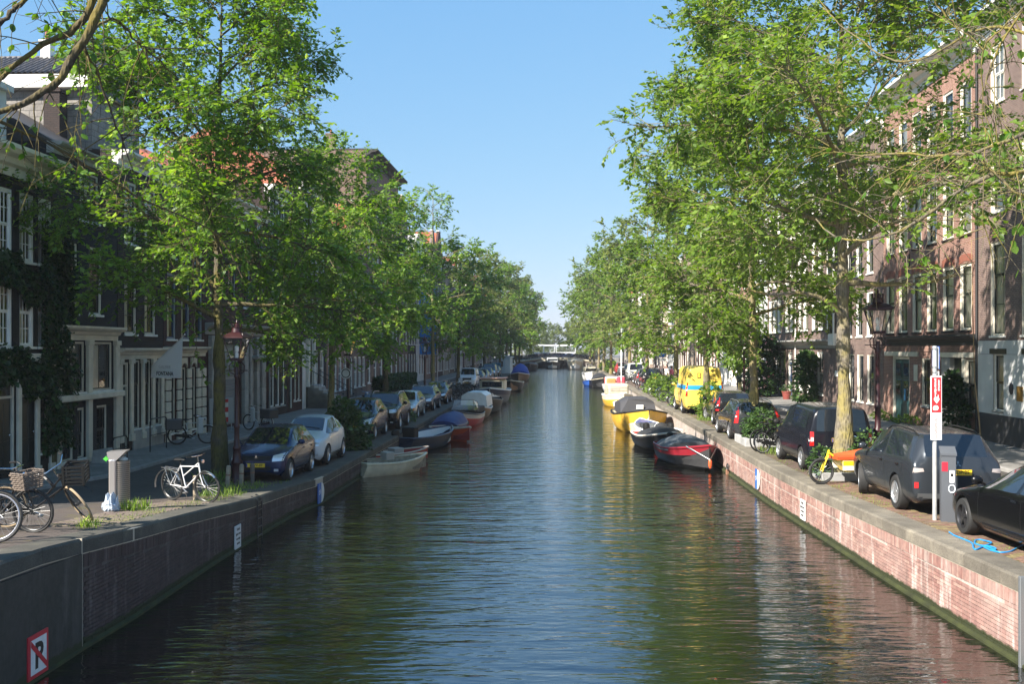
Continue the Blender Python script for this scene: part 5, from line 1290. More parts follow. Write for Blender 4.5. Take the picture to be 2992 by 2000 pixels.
def car(kind, label, X, Y, rz, L, Wd, Hs, col, plate=None, front=True, style='five', dark=False, name='parked_car', cat='car', metal=.0, rails=False, steer=0., zfun=None, lights='box', trim=None, details=True, group=None, rear_glass=True):
    pm = paint('paint_%d_%d_%d' % tuple(int(c*999) for c in col), col, .25, metal*.8)
    key = (kind, L, Wd, Hs, col)
    parts, bvh, rw = car_body(kind, L, Wd, Hs, pm) if key not in CARC else CARC[key]
    CARC[key] = (parts, bvh, rw)
    z = zfun(Y) if zfun else (zL(Y) if X < 0 else zR(Y))
    z2 = (zfun or (zL if X < 0 else zR))(Y+L*.5); z1 = (zfun or (zL if X < 0 else zR))(Y-L*.5); pit = math.atan2(z2-z1, L)
    t = thing(name, label, cat, (X, Y, z+.002), rz, group, rot=(pit if abs(rz) < 1.5 else -pit, 0, rz))
    for nm, me in parts.items(): link(nm.rstrip('_'), me, t)
    sp = SPEC[kind]
    for i, s in enumerate(sp['wb']):
        for sx in (-1, 1): wheel(t, sx*(Wd/2-.115), L*(.5-s), rw, .215, sx, style, dark, steer if i == 0 else 0)
    st = sp['st']; fw, rwid = Wd/2*.9, Wd/2
    def P(nm, pts, d, m, **k): return patch(bvh, pts, d, **k).build(nm, m, t, smooth=True, recalc=False)
    f = 1 if front else 1
    # front lights, grille, plate
    hz = {'hatch': (.60, .78), 'bubble': (.62, .80), 'suv': (.80, .96), 'wagon': (.58, .73), 'sedan': (.56, .68), 'smallvan': (.72, .95), 'bigvan': (.85, 1.1)}[kind]; hz = (hz[0]*Hs, hz[1]*Hs)
    yf = L/2+.5
    for sx in (-1, 1):
        x0, x1 = (Wd*.27, Wd*.44)
        if kind == 'bubble': x0, x1 = Wd*.25, Wd*.38
        P('headlight', [(sx*x0, yf, hz[0]), (sx*x1, yf, hz[0]+.02), (sx*x1*1.03, yf, hz[1]+.05), (sx*x0, yf, hz[1]-.02)], (0, -1, 0), CLEARL, off=.014)
        P('fog_light', [(sx*Wd*.30, yf, .33), (sx*Wd*.37, yf, .33), (sx*Wd*.37, yf, .40), (sx*Wd*.30, yf, .40)], (0, -1, 0), CLEARL, off=.012, n=(2, 2))
    P('grille', [(-Wd*.25, yf, .36*Hs), (Wd*.25, yf, .36*Hs), (Wd*.24, yf, .48*Hs), (-Wd*.24, yf, .48*Hs)], (0, -1, 0), BLACKPL, off=.01)
    if kind in ('suv', 'wagon', 'smallvan', 'hatch'): P('upper_grille', [(-Wd*.24, yf, hz[0]+.02), (Wd*.24, yf, hz[0]+.02), (Wd*.24, yf, hz[1]-.03), (-Wd*.24, yf, hz[1]-.03)], (0, -1, 0), BLACKPL if kind != 'suv' else CHROME, off=.01)
    if details:
        # rear lights
        yr = -yf
        if kind == 'wagon': rl = [(Wd*.395, .66*Hs), (Wd*.475, .66*Hs), (Wd*.40, 1.36*Hs), (Wd*.345, 1.36*Hs)]; rl2 = True
        elif kind in ('smallvan',): rl = [(Wd*.41, .74), (Wd*.49, .74), (Wd*.49, 1.12), (Wd*.41, 1.12)]
        elif kind == 'bigvan': rl = [(Wd*.43, .95), (Wd*.485, .95), (Wd*.485, 1.65), (Wd*.43, 1.65)]
        elif kind == 'suv': rl = [(Wd*.36, .89), (Wd*.475, .86), (Wd*.465, .96), (Wd*.37, .955)]
        else: rl = [(Wd*.30, .82*Hs), (Wd*.47, .80*Hs), (Wd*.46, .97*Hs), (Wd*.30, .95*Hs)]
        for sx in (-1, 1):
            P('tail_light', [(sx*q[0], yr, q[1]) for q in rl], (0, 1, 0), REDL if kind != 'suv' else mat('smoked_lens', (.42, .36, .34), .1, .2, coat=.5), off=.014, n=(3, 5))
            if kind == 'suv': P('tail_light', [(sx*Wd*.42, yr, .56), (sx*Wd*.46, yr, .56), (sx*Wd*.46, yr, .68), (sx*Wd*.42, yr, .68)], (0, 1, 0), REDL, off=.012, n=(2, 2))
            if kind in ('smallvan', 'bigvan'):
                zz = (.86, .97) if kind == 'smallvan' else (1.2, 1.32); q0, q1 = (.415, .485) if kind == 'smallvan' else (.434, .48)
                P('reverse_light', [(sx*Wd*q0, yr, zz[0]), (sx*Wd*q1, yr, zz[0]), (sx*Wd*q1, yr, zz[1]), (sx*Wd*q0, yr, zz[1])], (0, 1, 0), CLEARL, off=.02, n=(2, 2))
        P('rear_bumper_trim', [(-Wd*.43, yr, .36), (Wd*.43, yr, .36), (Wd*.43, yr, .46), (-Wd*.43, yr, .46)], (0, 1, 0), trim or pm, off=.02, n=(8, 2))
        # door seams, handles, mirrors
        for sx in (-1, 1):
            zb_ = .98*Hs if kind not in ('smallvan', 'bigvan', 'suv') else (1.1 if kind != 'bigvan' else 1.36)
            for s in (.30, .605, .80 if kind in ('hatch', 'bubble', 'sedan') else .86):
                if kind in ('hatch', 'bubble') and s > .7: continue
                y = L*(.5-s)
                P('door_seam', [(sx*3, y-.006, .3), (sx*3, y+.006, .3), (sx*3, y+.006, zb_-.08), (sx*3, y-.006, zb_-.08)], (-sx, 0, 0), BLACKPL, off=.003, n=(1, 6))
            for s in (.56, .80):
                if kind in ('bubble', 'bigvan', 'smallvan') and s > .6: continue
                y = L*(.5-s); P('door_handle', [(sx*3, y-.09, zb_-.16), (sx*3, y+.09, zb_-.16), (sx*3, y+.09, zb_-.12), (sx*3, y-.09, zb_-.12)], (-sx, 0, 0), CHROME if kind in ('suv', 'sedan') else pm, off=.02, n=(3, 1))
            P('sill_trim', [(sx*3, L*.26, .24), (sx*3, -L*.22, .24), (sx*3, -L*.22, .33), (sx*3, L*.26, .33)], (-sx, 0, 0), trim or BLACKPL, off=.006, n=(6, 1))
            ym = L*(.5-(.345 if kind not in ('smallvan', 'bigvan') else .26)); mb = MB(); mb.sphere((sx*(Wd/2+.10), ym, zb_+.08), .1, 10, 6, (1.05, .55, .75), M=None); mb.tube([(sx*(Wd/2-.04), ym, zb_+.0), (sx*(Wd/2+.06), ym, zb_+.05)], .025, 6)
            mb.build('mirror', pm if kind != 'smallvan' else BLACKPL, t, smooth=True)
        # wipers, aerial
        mb = MB(); h = bvh.ray_cast(Vector((.1, L*(.5-.285), 4)), Vector((0, 0, -1)))
        if h[0] is not None:
            for x in (-.45, .1):
                q = [bvh.ray_cast(Vector((x+a*.5, L*(.5-.285-b_*.02), 4)), Vector((0, 0, -1)))[0]+Vector((0, 0, .02)) for a, b_ in ((0, 0), (.5, .6), (1, 1))]; mb.tube(q, .009, 4)
            mb.build('wiper', BLACKPL, t)
    if rails:
        mb = MB()
        for sx in (-1, 1):
            pts = []
            for s in np.linspace(.47, .9, 8):
                h = bvh.ray_cast(Vector((sx*Wd*.335, L*(.5-s), 4)), Vector((0, 0, -1)))[0]; pts.append((h.x, h.y, h.z+(.05 if .5 < s < .87 else .0)))
            mb.tube(pts, .018, 6)
        mb.build('roof_rail', STEEL if rails == 'steel' else BLACKPL, t, smooth=True)
    # plates
    for sy, rot in ((1, (R(90), 0, R(180))), (-1, (R(90), 0, 0))):
        zp = {'hatch': (.50, .62), 'bubble': (.42, .75), 'suv': (.52, .88), 'wagon': (.45, .76), 'sedan': (.42, .78), 'smallvan': (.5, .90), 'bigvan': (.55, .72)}[kind][0 if sy > 0 else 1]*(Hs if kind not in ('smallvan', 'bigvan') else 1)
        h = bvh.ray_cast(Vector((0, sy*(L/2+1), zp)), Vector((0, -sy, 0)))[0]
        if h is None: continue
        mb = MB(); mb.bbox(-.26, -.008, -.055, .26, .008, .055, .003); y = h.y+sy*.022
        o = mb.build('number_plate', YPLATE, t, loc=(0, y, zp), recalc=False)
        mb = MB(); mb.box(-.258 if sy < 0 else .225, -.0095, -.05, -.225 if sy < 0 else .258, .0095, .05); mb.build('country_strip', mat('plate_blue', (.01, .03, .25), .4), o)
        if plate: text(plate, .105, INK, o, (.012*(-sy), sy*.0095, 0), rot, 'plate_number', .001, .0008, .92)
    return t, bvh
CARC = {}
FWD, BACK = -math.atan(AX), math.pi-math.atan(AX)
CL = lambda Y: -8.25+AX*Y
GC_L, GC_R = 'cars parked along the left quay', 'cars parked along the right quay'
NAVY = (.008, .022, .075)
c1, b1 = car('hatch', 'dark blue hatchback, front car of the left row, yellow plate facing us', -6.95, 30.0, BACK, 3.8, 1.67, 1.0, NAVY, '7-SVV-89', metal=.3, group=GC_L, zfun=lambda Y: zL(Y)-.02)
mb = MB()
for a in range(3): mb.prism([(0, .0), (.022, .04), (0, .08), (-.022, .04)], -.004, .004, M=Matrix.Rotation(a*2*math.pi/3, 4, 'Y'))
h_ = b1.ray_cast(Vector((0, 4, .70)), Vector((0, -1, 0)))[0]; mb.build('badge', CHROME, c1, loc=(0, h_.y+.012, .70))
car('bubble', 'small rounded white hatchback parked right behind the blue hatchback', CL(33.9)+.08, 33.95, BACK, 3.57, 1.63, 1.0, (.62, .66, .70), style='ten', group=GC_L)
car('hatch', 'dark blue-grey car half hidden by the green quay shrub', CL(43)-.05, 43.2, BACK, 4.0, 1.7, 1.08, (.02, .03, .045), metal=.3, style='ten', group=GC_L)
car('suv', 'black off-roader with roof rails and chrome grille', CL(48.3)+.1, 48.4, BACK, 4.3, 1.82, .98, (.008, .008, .010), style='five', rails='steel', group=GC_L, plate='')
t_, b_ = car('wagon', 'old silver hatchback with orange indicators', CL(55.6), 55.6, BACK, 3.9, 1.64, .97, (.42, .45, .48), metal=.6, style='cap', group=GC_L)
for sx in (-1, 1): patch(b_, [(sx*.60, 4, .45), (sx*.75, 4, .45), (sx*.76, 4, .57), (sx*.62, 4, .57)], (0, -1, 0), .018, (2, 2)).build('indicator', ORANGEL, t_)
car('wagon', 'dark blue estate car with silver roof rails', CL(62.2), 62.3, BACK, 4.6, 1.8, 1.0, (.012, .02, .05), metal=.5, rails='steel', style='ten', group=GC_L)
car('sedan', 'dark saloon next to the tangled bicycles', CL(69.5), 69.6, BACK, 4.4, 1.76, 1.0, (.01, .012, .016), metal=.3, group=GC_L)
t_, b_ = car('smallvan', 'white small van facing us beyond the bicycles', CL(97.4)-.3, 97.6, BACK, 4.2, 1.78, 1.0, (.72, .73, .74), name='parked_van', cat='van', style='cap', group=GC_L)
for Y, kd, cl, lb in ((103.5, 'hatch', (.02, .022, .028), 'dark hatchback right behind the white small van'), (110, 'wagon', (.03, .05, .07), 'dark grey estate, second car beyond the white small van'), (117, 'hatch', (.015, .02, .03), 'dark car, third beyond the white small van'), (124, 'smallvan', (.02, .09, .11), 'teal van short of the green container'), (132, 'wagon', (.03, .03, .035), 'charcoal car between the teal van and the kiosk'), (168, 'hatch', (.1, .1, .11), 'grey car past the pale blue kiosk, left bank'), (178, 'suv', (.02, .02, .022), 'last dark car before the bridge, left bank')):
    car(kd, lb, CL(Y)-.1, Y, BACK, {'hatch': 4.0, 'wagon': 4.5, 'smallvan': 4.3, 'suv': 4.4}[kd], 1.75, 1.0, cl, details=False, group=GC_L)
# right bank, rears towards us
t_, tb_ = car('sedan', 'glossy black electric saloon charging by the post, nearest car', 8.9, 16.45, FWD+R(1.5), 4.97, 1.96, 1.0, (.004, .004, .0045), style='five', dark=True, group=GC_R)
t_, sb_ = car('suv', 'dark grey family off-roader with clear tail lamps and yellow plate', 8.92, 22.45, FWD+R(-1), 4.66, 1.80, 1.0, (.045, .052, .062), '6-XDP-25', metal=.65, rails='dark', style='seven', steer=R(-14), group=GC_R, trim=paint('grey_bumper', (.10, .105, .11), .35, .4))
mb = MB()
for a in range(3): mb.prism([(0, 0), (.024, .042), (0, .084), (-.024, .042)], -.004, .004, M=Matrix.Rotation(a*2*math.pi/3, 4, 'Y'))
h_ = sb_.ray_cast(Vector((0, -4, 1.03)), Vector((0, 1, 0)))[0]; mb.build('badge', CHROME, t_, loc=(0, h_.y-.015, 1.03))
t_, cb_ = car('smallvan', 'black passenger van with red and white tail lamps behind the thick trunk', 9.02, 30.05, FWD+R(1), 4.4, 1.80, 1.0, (.008, .009, .014), '85-VX-PL' and '85-V', style='ten', group=GC_R, trim=mat('grey_bumper_plastic', (.09, .09, .095), .6))
for sx in (-1, 1): patch(cb_, [(sx*3, -.15, 1.17), (sx*3, -1.75, 1.17), (sx*3, -1.75, 1.66), (sx*3, -.15, 1.66)], (-sx, 0, 0), .006, (8, 3)).build('rear_side_window', CARGLASS, t_, smooth=True, recalc=False)
mb = MB(); mb.lathe([(.07, 0), (.07, .012), (.055, .014)], 20); h_ = cb_.ray_cast(Vector((.25, -4, .9)), Vector((0, 1, 0)))[0]
o = mb.build('badge', CHROME, t_, loc=(.35, h_.y-.002, .95), rot=(R(90), 0, 0)); text('VW', .09, BLACKPL, o, (0, 0, .016), (0, 0, 0), 'badge_letters')
t_, vb_ = car('wagon', 'dark grey estate with tall red tail lamps beside the planter', 9.05, 39.6, FWD, 4.7, 1.80, 1.0, (.05, .053, .058), '57-TX-RD' and '', metal=.6, rails='steel', style='seven', group=GC_R)
car('wagon', 'black estate with tall red tail lamps just behind the yellow van', XRe(46.8)+1.75, 46.9, FWD+R(-2), 4.7, 1.83, 1.0, (.012, .012, .014), metal=.3, style='ten', steer=R(16), group=GC_R)
YEL = (.78, .57, .10)
t_, yb_ = car('bigvan', 'yellow delivery van with blue stripe and rear doors', XRe(54.6)+1.35, 54.65, FWD, 5.6, 2.0, 1.0, YEL, name='parked_van', cat='van', style='cap', group=GC_R, trim=BLACKPL)
VB = mat('van_blue', (.02, .30, .62), .35, coat=.6)
patch(yb_, [(-.86, -5, 1.28), (.86, -5, 1.28), (.86, -5, 1.50), (-.86, -5, 1.50)], (0, 1, 0), .012, (10, 2)).build('blue_stripe', VB, t_, smooth=True, recalc=False)
for sx in (-1, 1): patch(yb_, [(sx*4, -2.7, 1.28), (sx*4, 1.0, 1.28), (sx*4, 1.0, 1.50), (sx*4, -2.7, 1.50)], (-sx, 0, 0), .01, (10, 2)).build('blue_stripe', VB, t_, smooth=True, recalc=False)
patch(yb_, [(-.008, -5, .5), (.008, -5, .5), (.008, -5, 2.3), (-.008, -5, 2.3)], (0, 1, 0), .004, (1, 8)).build('door_seam', BLACKPL, t_, recalc=False)
mb = MB(); mb.bbox(-.09, -.01, -.13, .09, .01, .13, .005); h_ = yb_.ray_cast(Vector((-.28, -5, 2.0)), Vector((0, 1, 0)))[0]
o = mb.build('emblem', mat('emblem_brown', (.12, .05, .03), .5), t_, loc=(-.28, h_.y-.012, 2.0), recalc=False); mb = MB(); mb.bbox(-.06, -.016, -.1, .06, -.010, .1, .003); mb.sphere((0, -.018, .02), .04, 8, 5, (1, .2, 1.2)); mb.build('emblem_face', YEL and mat('emblem_yellow', (.75, .5, .05), .5), o)
for sx, nm in ((-.55, ''), ):
    pass
h_ = yb_.ray_cast(Vector((.35, -5, 2.0)), Vector((0, 1, 0)))[0]; text('Geldmaat', .15, mat('van_letter_blue', (.1, .2, .5), .5), t_, (.3, h_.y-.012, 2.0), (R(90), 0, 0), 'lettering') if False else None
for Y, kd, cl, lb in ((88.5, 'suv', (.008, .008, .01), 'black off-roader parked past the leaning bicycles, right bank'), (95.5, 'wagon', (.08, .09, .1), 'grey estate with red tail lamps beyond the black off-roader'), (107, 'smallvan', (.62, .62, .62), 'white small van standing before the far trunks, right bank'), (115, 'hatch', (.03, .03, .035), 'dark hatchback past the white small van, right bank'), (122, 'sedan', (.15, .15, .16), 'silver grey saloon, second past the white small van, right bank'), (130, 'hatch', (.25, .03, .03), 'dull red hatchback, third past the white small van, right bank'), (160, 'suv', (.05, .05, .055), 'grey car close to the bridge, right bank')):
    car(kd, lb, XRe(Y)+1.9, Y, FWD, {'hatch': 4.0, 'wagon': 4.6, 'smallvan': 4.3, 'suv': 4.5, 'sedan': 4.5}[kd], 1.78, 1.0, cl, details=Y < 100, group=GC_R)
t_, _ = car('smallvan', 'dark teal van beside the bicycle row beyond the yellow van', XRe(74)+4.6, 74, FWD, 4.3, 1.8, .95, (.01, .035, .04), group=GC_R, details=False)
# ------------------------------------------------------------------ bicycles
BK = {}
def bike_proto(style):
    """style keys: frame material, tyre, rim, basket, crate, sport"""
    fm, tyre, rim, opt = style
    key = (fm.name, tyre.name, rim.name, opt)
    if key in BK: return BK[key]
    L_ = []
    r = .34
    def wheelm():
        t = MB(); n = 32; t.tube([(0, r*math.cos(2*math.pi*k/n), r*math.sin(2*math.pi*k/n)) for k in range(n)], .021, 6, closed=True)
        q = MB(); q.tube([(0, (r-.03)*math.cos(2*math.pi*k/n), (r-.03)*math.sin(2*math.pi*k/n)) for k in range(n)], .012, 5, closed=True); q.tube([(-.05, 0, 0), (.05, 0, 0)], .022, 8)
        s = MB()
        for k in range(22):
            a = 2*math.pi*k/22; b = a+(.5 if k % 2 else -.5); s.tube([(.025 if k % 4 < 2 else -.025, .02*math.cos(b), .02*math.sin(b)), (0, (r-.03)*math.cos(a), (r-.03)*math.sin(a))], .0017, 3, cap=False)
        return t.mesh('tyre', tyre, True), q.mesh('rim', rim, True), s.mesh('spokes', mat('spoke_steel', (.22, .22, .22), .45, .6))
    wm = wheelm()
    yr, yf = -.53, .57
    bb = (0, -.08, .29); seat = (0, -.22, .80); head = (0, .36, .88); headb = (0, .40, .66)
    f = MB(); f.tube([bb, seat], .016, 6); f.tube([headb, bb], .019, 6); f.tube([head, headb], .02, 6)
    if opt == 'sport' : f.tube([(0, -.21, .77), (0, .365, .80)], .015, 6); f.tube([(0, -.15, .55), head], .015, 6)
    elif opt == 'men': f.tube([(0, -.21, .77), (0, .365, .82)], .016, 6)
    else: f.tube([(0, -.13, .48), (0, .15, .56), (0, .37, .84)], .016, 6)
    for x in (-.05, .05): f.tube([bb, (x, yr, r)], .009, 5); f.tube([seat, (x, yr, r)], .008, 5)
    fk = MB(); fk.tube([headb, (0, .41, .62)], .018, 6)
    for x in (-.05, .05): fk.tube([(x*.7, .42, .62), (x, .50, .42), (x, yf, r)], [.014, .012, .009], 5)
    hb = MB(); hb.tube([head, (0, .345, 1.02)], .014, 6)
    if opt == 'sport': hb.tube([(-.30, .30, 1.05), (-.1, .36, 1.04), (.1, .36, 1.04), (.30, .30, 1.05)], .012, 6)
    else: hb.tube([(-.29, .05, 1.06), (-.28, .2, 1.07), (-.14, .37, 1.04), (.14, .37, 1.04), (.28, .2, 1.07), (.29, .05, 1.06)], .012, 6)
    GR = []
    for s in (-1, 1):
        gr = MB()
        if opt == 'sport': gr.tube([(s*.2, .335, 1.045), (s*.31, .30, 1.05)], .018, 6)
        else: gr.tube([(s*.29, .05, 1.06), (s*.285, .16, 1.067)], .018, 6)
        GR.append(gr.mesh('grip', BLACKPL))
    sd_ = MB(); sd_.tube([(0, -.21, .78), (0, -.235, .90)], .013, 6)
    sd_.loft([[(w*math.cos(a)*1., y+.0, .92+hh*math.sin(a)) for a in np.linspace(0, 2*math.pi, 9)[:-1]] for y, w, hh in ((-.38, .05, .02), (-.34, .09, .035), (-.24, .075, .03), (-.12, .03, .02), (-.08, .012, .012))], True, True)
    FD = []
    for yc in (yr, yf):
        fd = MB()
        a0, a1 = (R(20), R(190)) if yc < 0 else (R(40), R(165)); rr = r+.035
        rows = [[(x, yc+(rr-abs(x)*.35)*math.cos(a), r+(rr-abs(x)*.35)*math.sin(a)) for x in (-.028, 0, .028)] for a in np.linspace(a0, a1, 12)]; fd.loft(rows, False, False); FD.append(fd.mesh('mudguard', fm if opt != 'sport' else STEEL))
    ch = MB(); ch.loft([[(.07, y, z) for y, z in ((-.62, .30), (-.62, .39), (-.05, .36), (.03, .31), (.03, .25), (-.05, .21))], [(.045, y, z) for y, z in ((-.62, .30), (-.62, .39), (-.05, .36), (.03, .31), (.03, .25), (-.05, .21))]], True, True)
    pd = MB(); pd.tube([(-.09, -.08, .29), (.09, -.08, .29)], .012, 6); pd.tube([(.09, -.08, .29), (.10, .06, .22)], .009, 5); pd.tube([(-.09, -.08, .29), (-.10, -.22, .36)], .009, 5); pd.box(.1, .02, .205, .19, .1, .23); pd.box(-.19, -.26, .35, -.1, -.18, .375)
    rk = MB()
    for x in (-.06, .06): rk.tube([(x, -.24, .70), (x, -.80, .72)], .007, 5); rk.tube([(x, yr, r), (x, -.68, .715)], .006, 5)
    for y in (-.3, -.45, -.6, -.78): rk.tube([(-.06, y, .71), (.06, y, .71)], .006, 5)
    lt = MB(); lt.lathe([(.03, 0), (.04, .03), (.04, .06)], 10, M=Matrix.Translation((0, .44, .92)) @ Matrix.Rotation(R(-90), 4, 'X'))
    ks = MB(); ks.tube([(-.05, -.2, .27), (-.17, -.25, .01)], .009, 5)
    P = [('frame', f.mesh('frame', fm, True)), ('fork', fk.mesh('fork', fm, True)), ('handlebar', hb.mesh('handlebar', CHROME, True)), ('grip', GR[0]), ('grip', GR[1]), ('saddle', sd_.mesh('saddle', BLACKPL, True)), ('mudguard', FD[0]), ('mudguard', FD[1]), ('crank', pd.mesh('crank', STEEL)), ('rack', rk.mesh('rack', BLACKM if opt != 'sport' else STEEL)), ('headlight', lt.mesh('headlight', CHROME)), ('kickstand', ks.mesh('kickstand', STEEL))]
    if opt != 'sport': P.append(('chain_case', ch.mesh('chain_case', BLACKPL)))
    BK[key] = (wm, P, yr, yf, r); return BK[key]
def bike(label, x, y, z, rz, style, tilt=0., steer=0., group=None, basket=None, crate=None, name='bicycle', flop=0., sc=1.):
    wm, P, yr, yf, r = bike_proto(style)
    t = thing(name, label, 'bicycle', (x, y, z+.012), 0, group, rot=(0, tilt, rz)); t.scale = (sc,)*3
    for nm, me in P:
        o = link(nm, me, t)
        if steer and (nm in ('fork', 'handlebar', 'grip', 'headlight') or me is P[6][1]):
            M = Matrix.Translation((0, .40, .7)) @ Matrix.Rotation(steer, 4, 'Z') @ Matrix.Rotation(flop, 4, 'Y') @ Matrix.Translation((0, -.40, -.7)); o.matrix_local = M
    for k, yy in enumerate((yr, yf)):
        o = link('wheel', wm[0], t, (0, yy, r))
        link('rim', wm[1], o); link('spokes', wm[2], o)
        if steer and k: M = Matrix.Translation((0, .40, .7)) @ Matrix.Rotation(steer, 4, 'Z') @ Matrix.Rotation(flop, 4, 'Y') @ Matrix.Translation((0, -.40, -.7)) @ Matrix.Translation((0, yy, r)); o.matrix_local = M
    if basket == 'wicker':
        mb = MB()
        for k in range(9):
            z_ = .72+k*.032; w, d = .17+.004*k, .13+.003*k; wob = .012*(1 if k % 2 else -1)
            pts = []
            for i in range(28):
                a = 2*math.pi*i/28; c, s = math.cos(a), math.sin(a); q = max(abs(c)/w, abs(s)/d); pts.append((c/q*(1+wob*(1 if i % 2 else -1)*4), .58+s/q*(1+wob*(1 if i % 2 else -1)*4), z_))
            mb.tube(pts, .012, 5, closed=True)
        for i in range(14):
            a = 2*math.pi*i/14; c, s = math.cos(a), math.sin(a); q = max(abs(c)/.17, abs(s)/.13); mb.tube([(c/q, .58+s/q, .70), (c/q*1.1, .58+s/q*1.1, .99)], .008, 4)
        mb.build('basket', mat('wicker', (.16, .125, .10), .8, nz=(20, .3)), t)
    if crate:
        mb = MB(); y0 = .60
        mb.box(-.2, y0-.17, .74, .2, y0+.17, .755)
        for k in range(5):
            z_ = .78+k*.062
            for a in ((-.2, y0-.17, .2, y0-.155), (-.2, y0+.155, .2, y0+.17), (-.2, y0-.155, -.185, y0+.155), (.185, y0-.155, .2, y0+.155)): mb.box(a[0], a[1], z_, a[2], a[3], z_+.034)
        for x_, y_ in ((-.2, -.17), (.17, -.17), (-.2, .14), (.17, .14)): mb.box(x_-.004, y0+y_-.004, .74, x_+.034, y0+y_+.034, 1.07)
        mb.build('crate', BLACKPL, t)
    return t
BFR = mat('bike_black', (.009, .009, .010), .4, spec=.25); BWH = mat('bike_white', (.62, .62, .62), .35, coat=.4); BGR = mat('bike_green', (.03, .08, .05), .3, coat=.5); BBL = mat('bike_blue', (.03, .06, .15), .3, coat=.5); BRD = mat('bike_red', (.25, .02, .02), .3, coat=.5)
TYT = mat('tan_tyre', (.33, .25, .16), .85); RIMW = mat('rim_alloy', (.6, .6, .65), .3, .7)
# near left: three bicycles at the quay edge
p = T3(-10, 1590, 16.0); zz = zL(16.0)
bike('black city bicycle cut by the left picture edge, bright front rim', -7.98, 14.62, zL(14.6), R(-88), (BFR, RUBBER, RIMW, 'men'), R(-6), group='bicycles at the near left quay', sc=1.04)
bike('black bicycle with a wicker basket, second from the left edge', -8.05, 16.35, zL(16.3), R(-118), (BFR, RUBBER, BLACKM, 'lady'), R(5), R(20), group='bicycles at the near left quay', basket='wicker')
bike('black bicycle with a dark crate and tan front tyre turned aside', -7.88, 17.1, zL(17.1), R(-80), (BFR, TYT, BLACKM, 'lady'), R(10), R(-52), group='bicycles at the near left quay', crate=True, flop=R(26))
x_, _, _ = T3(552, 1440, 23.0)
bike('silver white touring bicycle standing by the dark elm trunk', x_, 23.0, zL(23.0), R(-121), (BWH, RUBBER, BLACKM, 'sport'), R(3), R(8))
# far-side white cargo moped-like bicycle and another white one near the facades
def cargo_white(label, x, y, z, rz):
    t = bike(label, x, y, z, rz, (BWH, RUBBER, BLACKM, 'men'), name='cargo_bicycle')
    mb = MB(); mb.bbox(-.28, -.95, .55, .28, -.35, .95, .03); mb.build('cargo_box', mat('cargo_grey', (.08, .08, .085), .5), t)
    mb = MB(); mb.bbox(-.07, .2, .35, .07, .42, 1.0, .05); mb.build('leg_shield', BWH, t); return t
cargo_white('white cargo bicycle parked before the arched cream facade', XLFp(38.8)+1.3, 38.8, zL(38)+.09, R(-70))
cargo_white('white bicycle with pale mudguards beside the grey garage door', XLFp(46)+1.9, 45.2, zL(45)+.09, R(60))
# right: bicycles before the planter, then the long row
bike('black city bicycle with silver rims leaning by the black passenger van', XRe(33.6)+1.0, 33.3, zR(33), R(-62), (BFR, RUBBER, RIMW, 'lady'), R(-7), group='bicycles beside the black passenger van')
bike('second black bicycle behind the silver rimmed one, pale mudguard', XRe(34.2)+.95, 34.0, zR(34), R(-58), (BFR, RUBBER, BLACKM, 'men'), R(-5), R(15), group='bicycles beside the black passenger van')
bike('black bicycle with upright handlebars farthest from the water by the planter', XRe(34.6)+1.7, 34.7, zR(34), R(-75), (BFR, RUBBER, BLACKM, 'lady'), R(6), group='bicycles beside the black passenger van')
sty = [(BFR, RUBBER, RIMW, 'lady'), (BGR, RUBBER, BLACKM, 'men'), (BFR, RUBBER, BLACKM, 'lady'), (BBL, RUBBER, RIMW, 'men'), (BFR, RUBBER, BLACKM, 'men'), (BRD, RUBBER, RIMW, 'lady')]
CN = ['black silver-rimmed', 'dark green', 'all black', 'dark blue', 'black high-framed', 'red']
k = 0
for Y in np.arange(58.6, 84, .95):
    if 65.3 < Y < 66.7: continue
    bike(f'{CN[k % 6]} bicycle, {ORD[k]} from the yellow van in the long leaning row', XRe(Y)+rnd.uniform(1.0, 1.9), Y, zR(Y), R(rnd.uniform(-110, -60)), sty[k % 6], R(rnd.uniform(-9, 9)), R(rnd.uniform(-30, 30)), 'bicycles in the long right row'); k += 1
K0 = k
for Y in np.arange(74, 84, .7):
    bike(f'{CN[k % 3]} bicycle, {ORD[k-K0]} from the dark saloon in the tangled left cluster', CL(Y)+rnd.uniform(-.8, .9), Y, zL(Y), R(rnd.uniform(40, 130)), sty[k % 3], R(rnd.uniform(-9, 9)), R(rnd.uniform(-30, 30)), 'bicycles in the left cluster'); k += 1
K1 = k
for Y in (66, 67.3, 68.4, 71): bike(f'{CN[k % 6]} bicycle in front of the clipped hedge, {ORD[k-K1]} from the near end', XLe(Y)-4.2, Y, zL(Y), R(rnd.uniform(60, 120)), sty[k % 6], R(4), 0, 'bicycles by the hedge'); k += 1
K2 = k
for Y in (99, 101, 104, 109, 112): bike(f'{CN[k % 3]} bicycle on the right quay edge past the black off-roader, {ORD[k-K2]} of five', XRe(Y)+.9, Y, zR(Y), R(rnd.uniform(-110, -60)), sty[k % 3], R(6), 0, 'bicycles on the far right quay'); k += 1
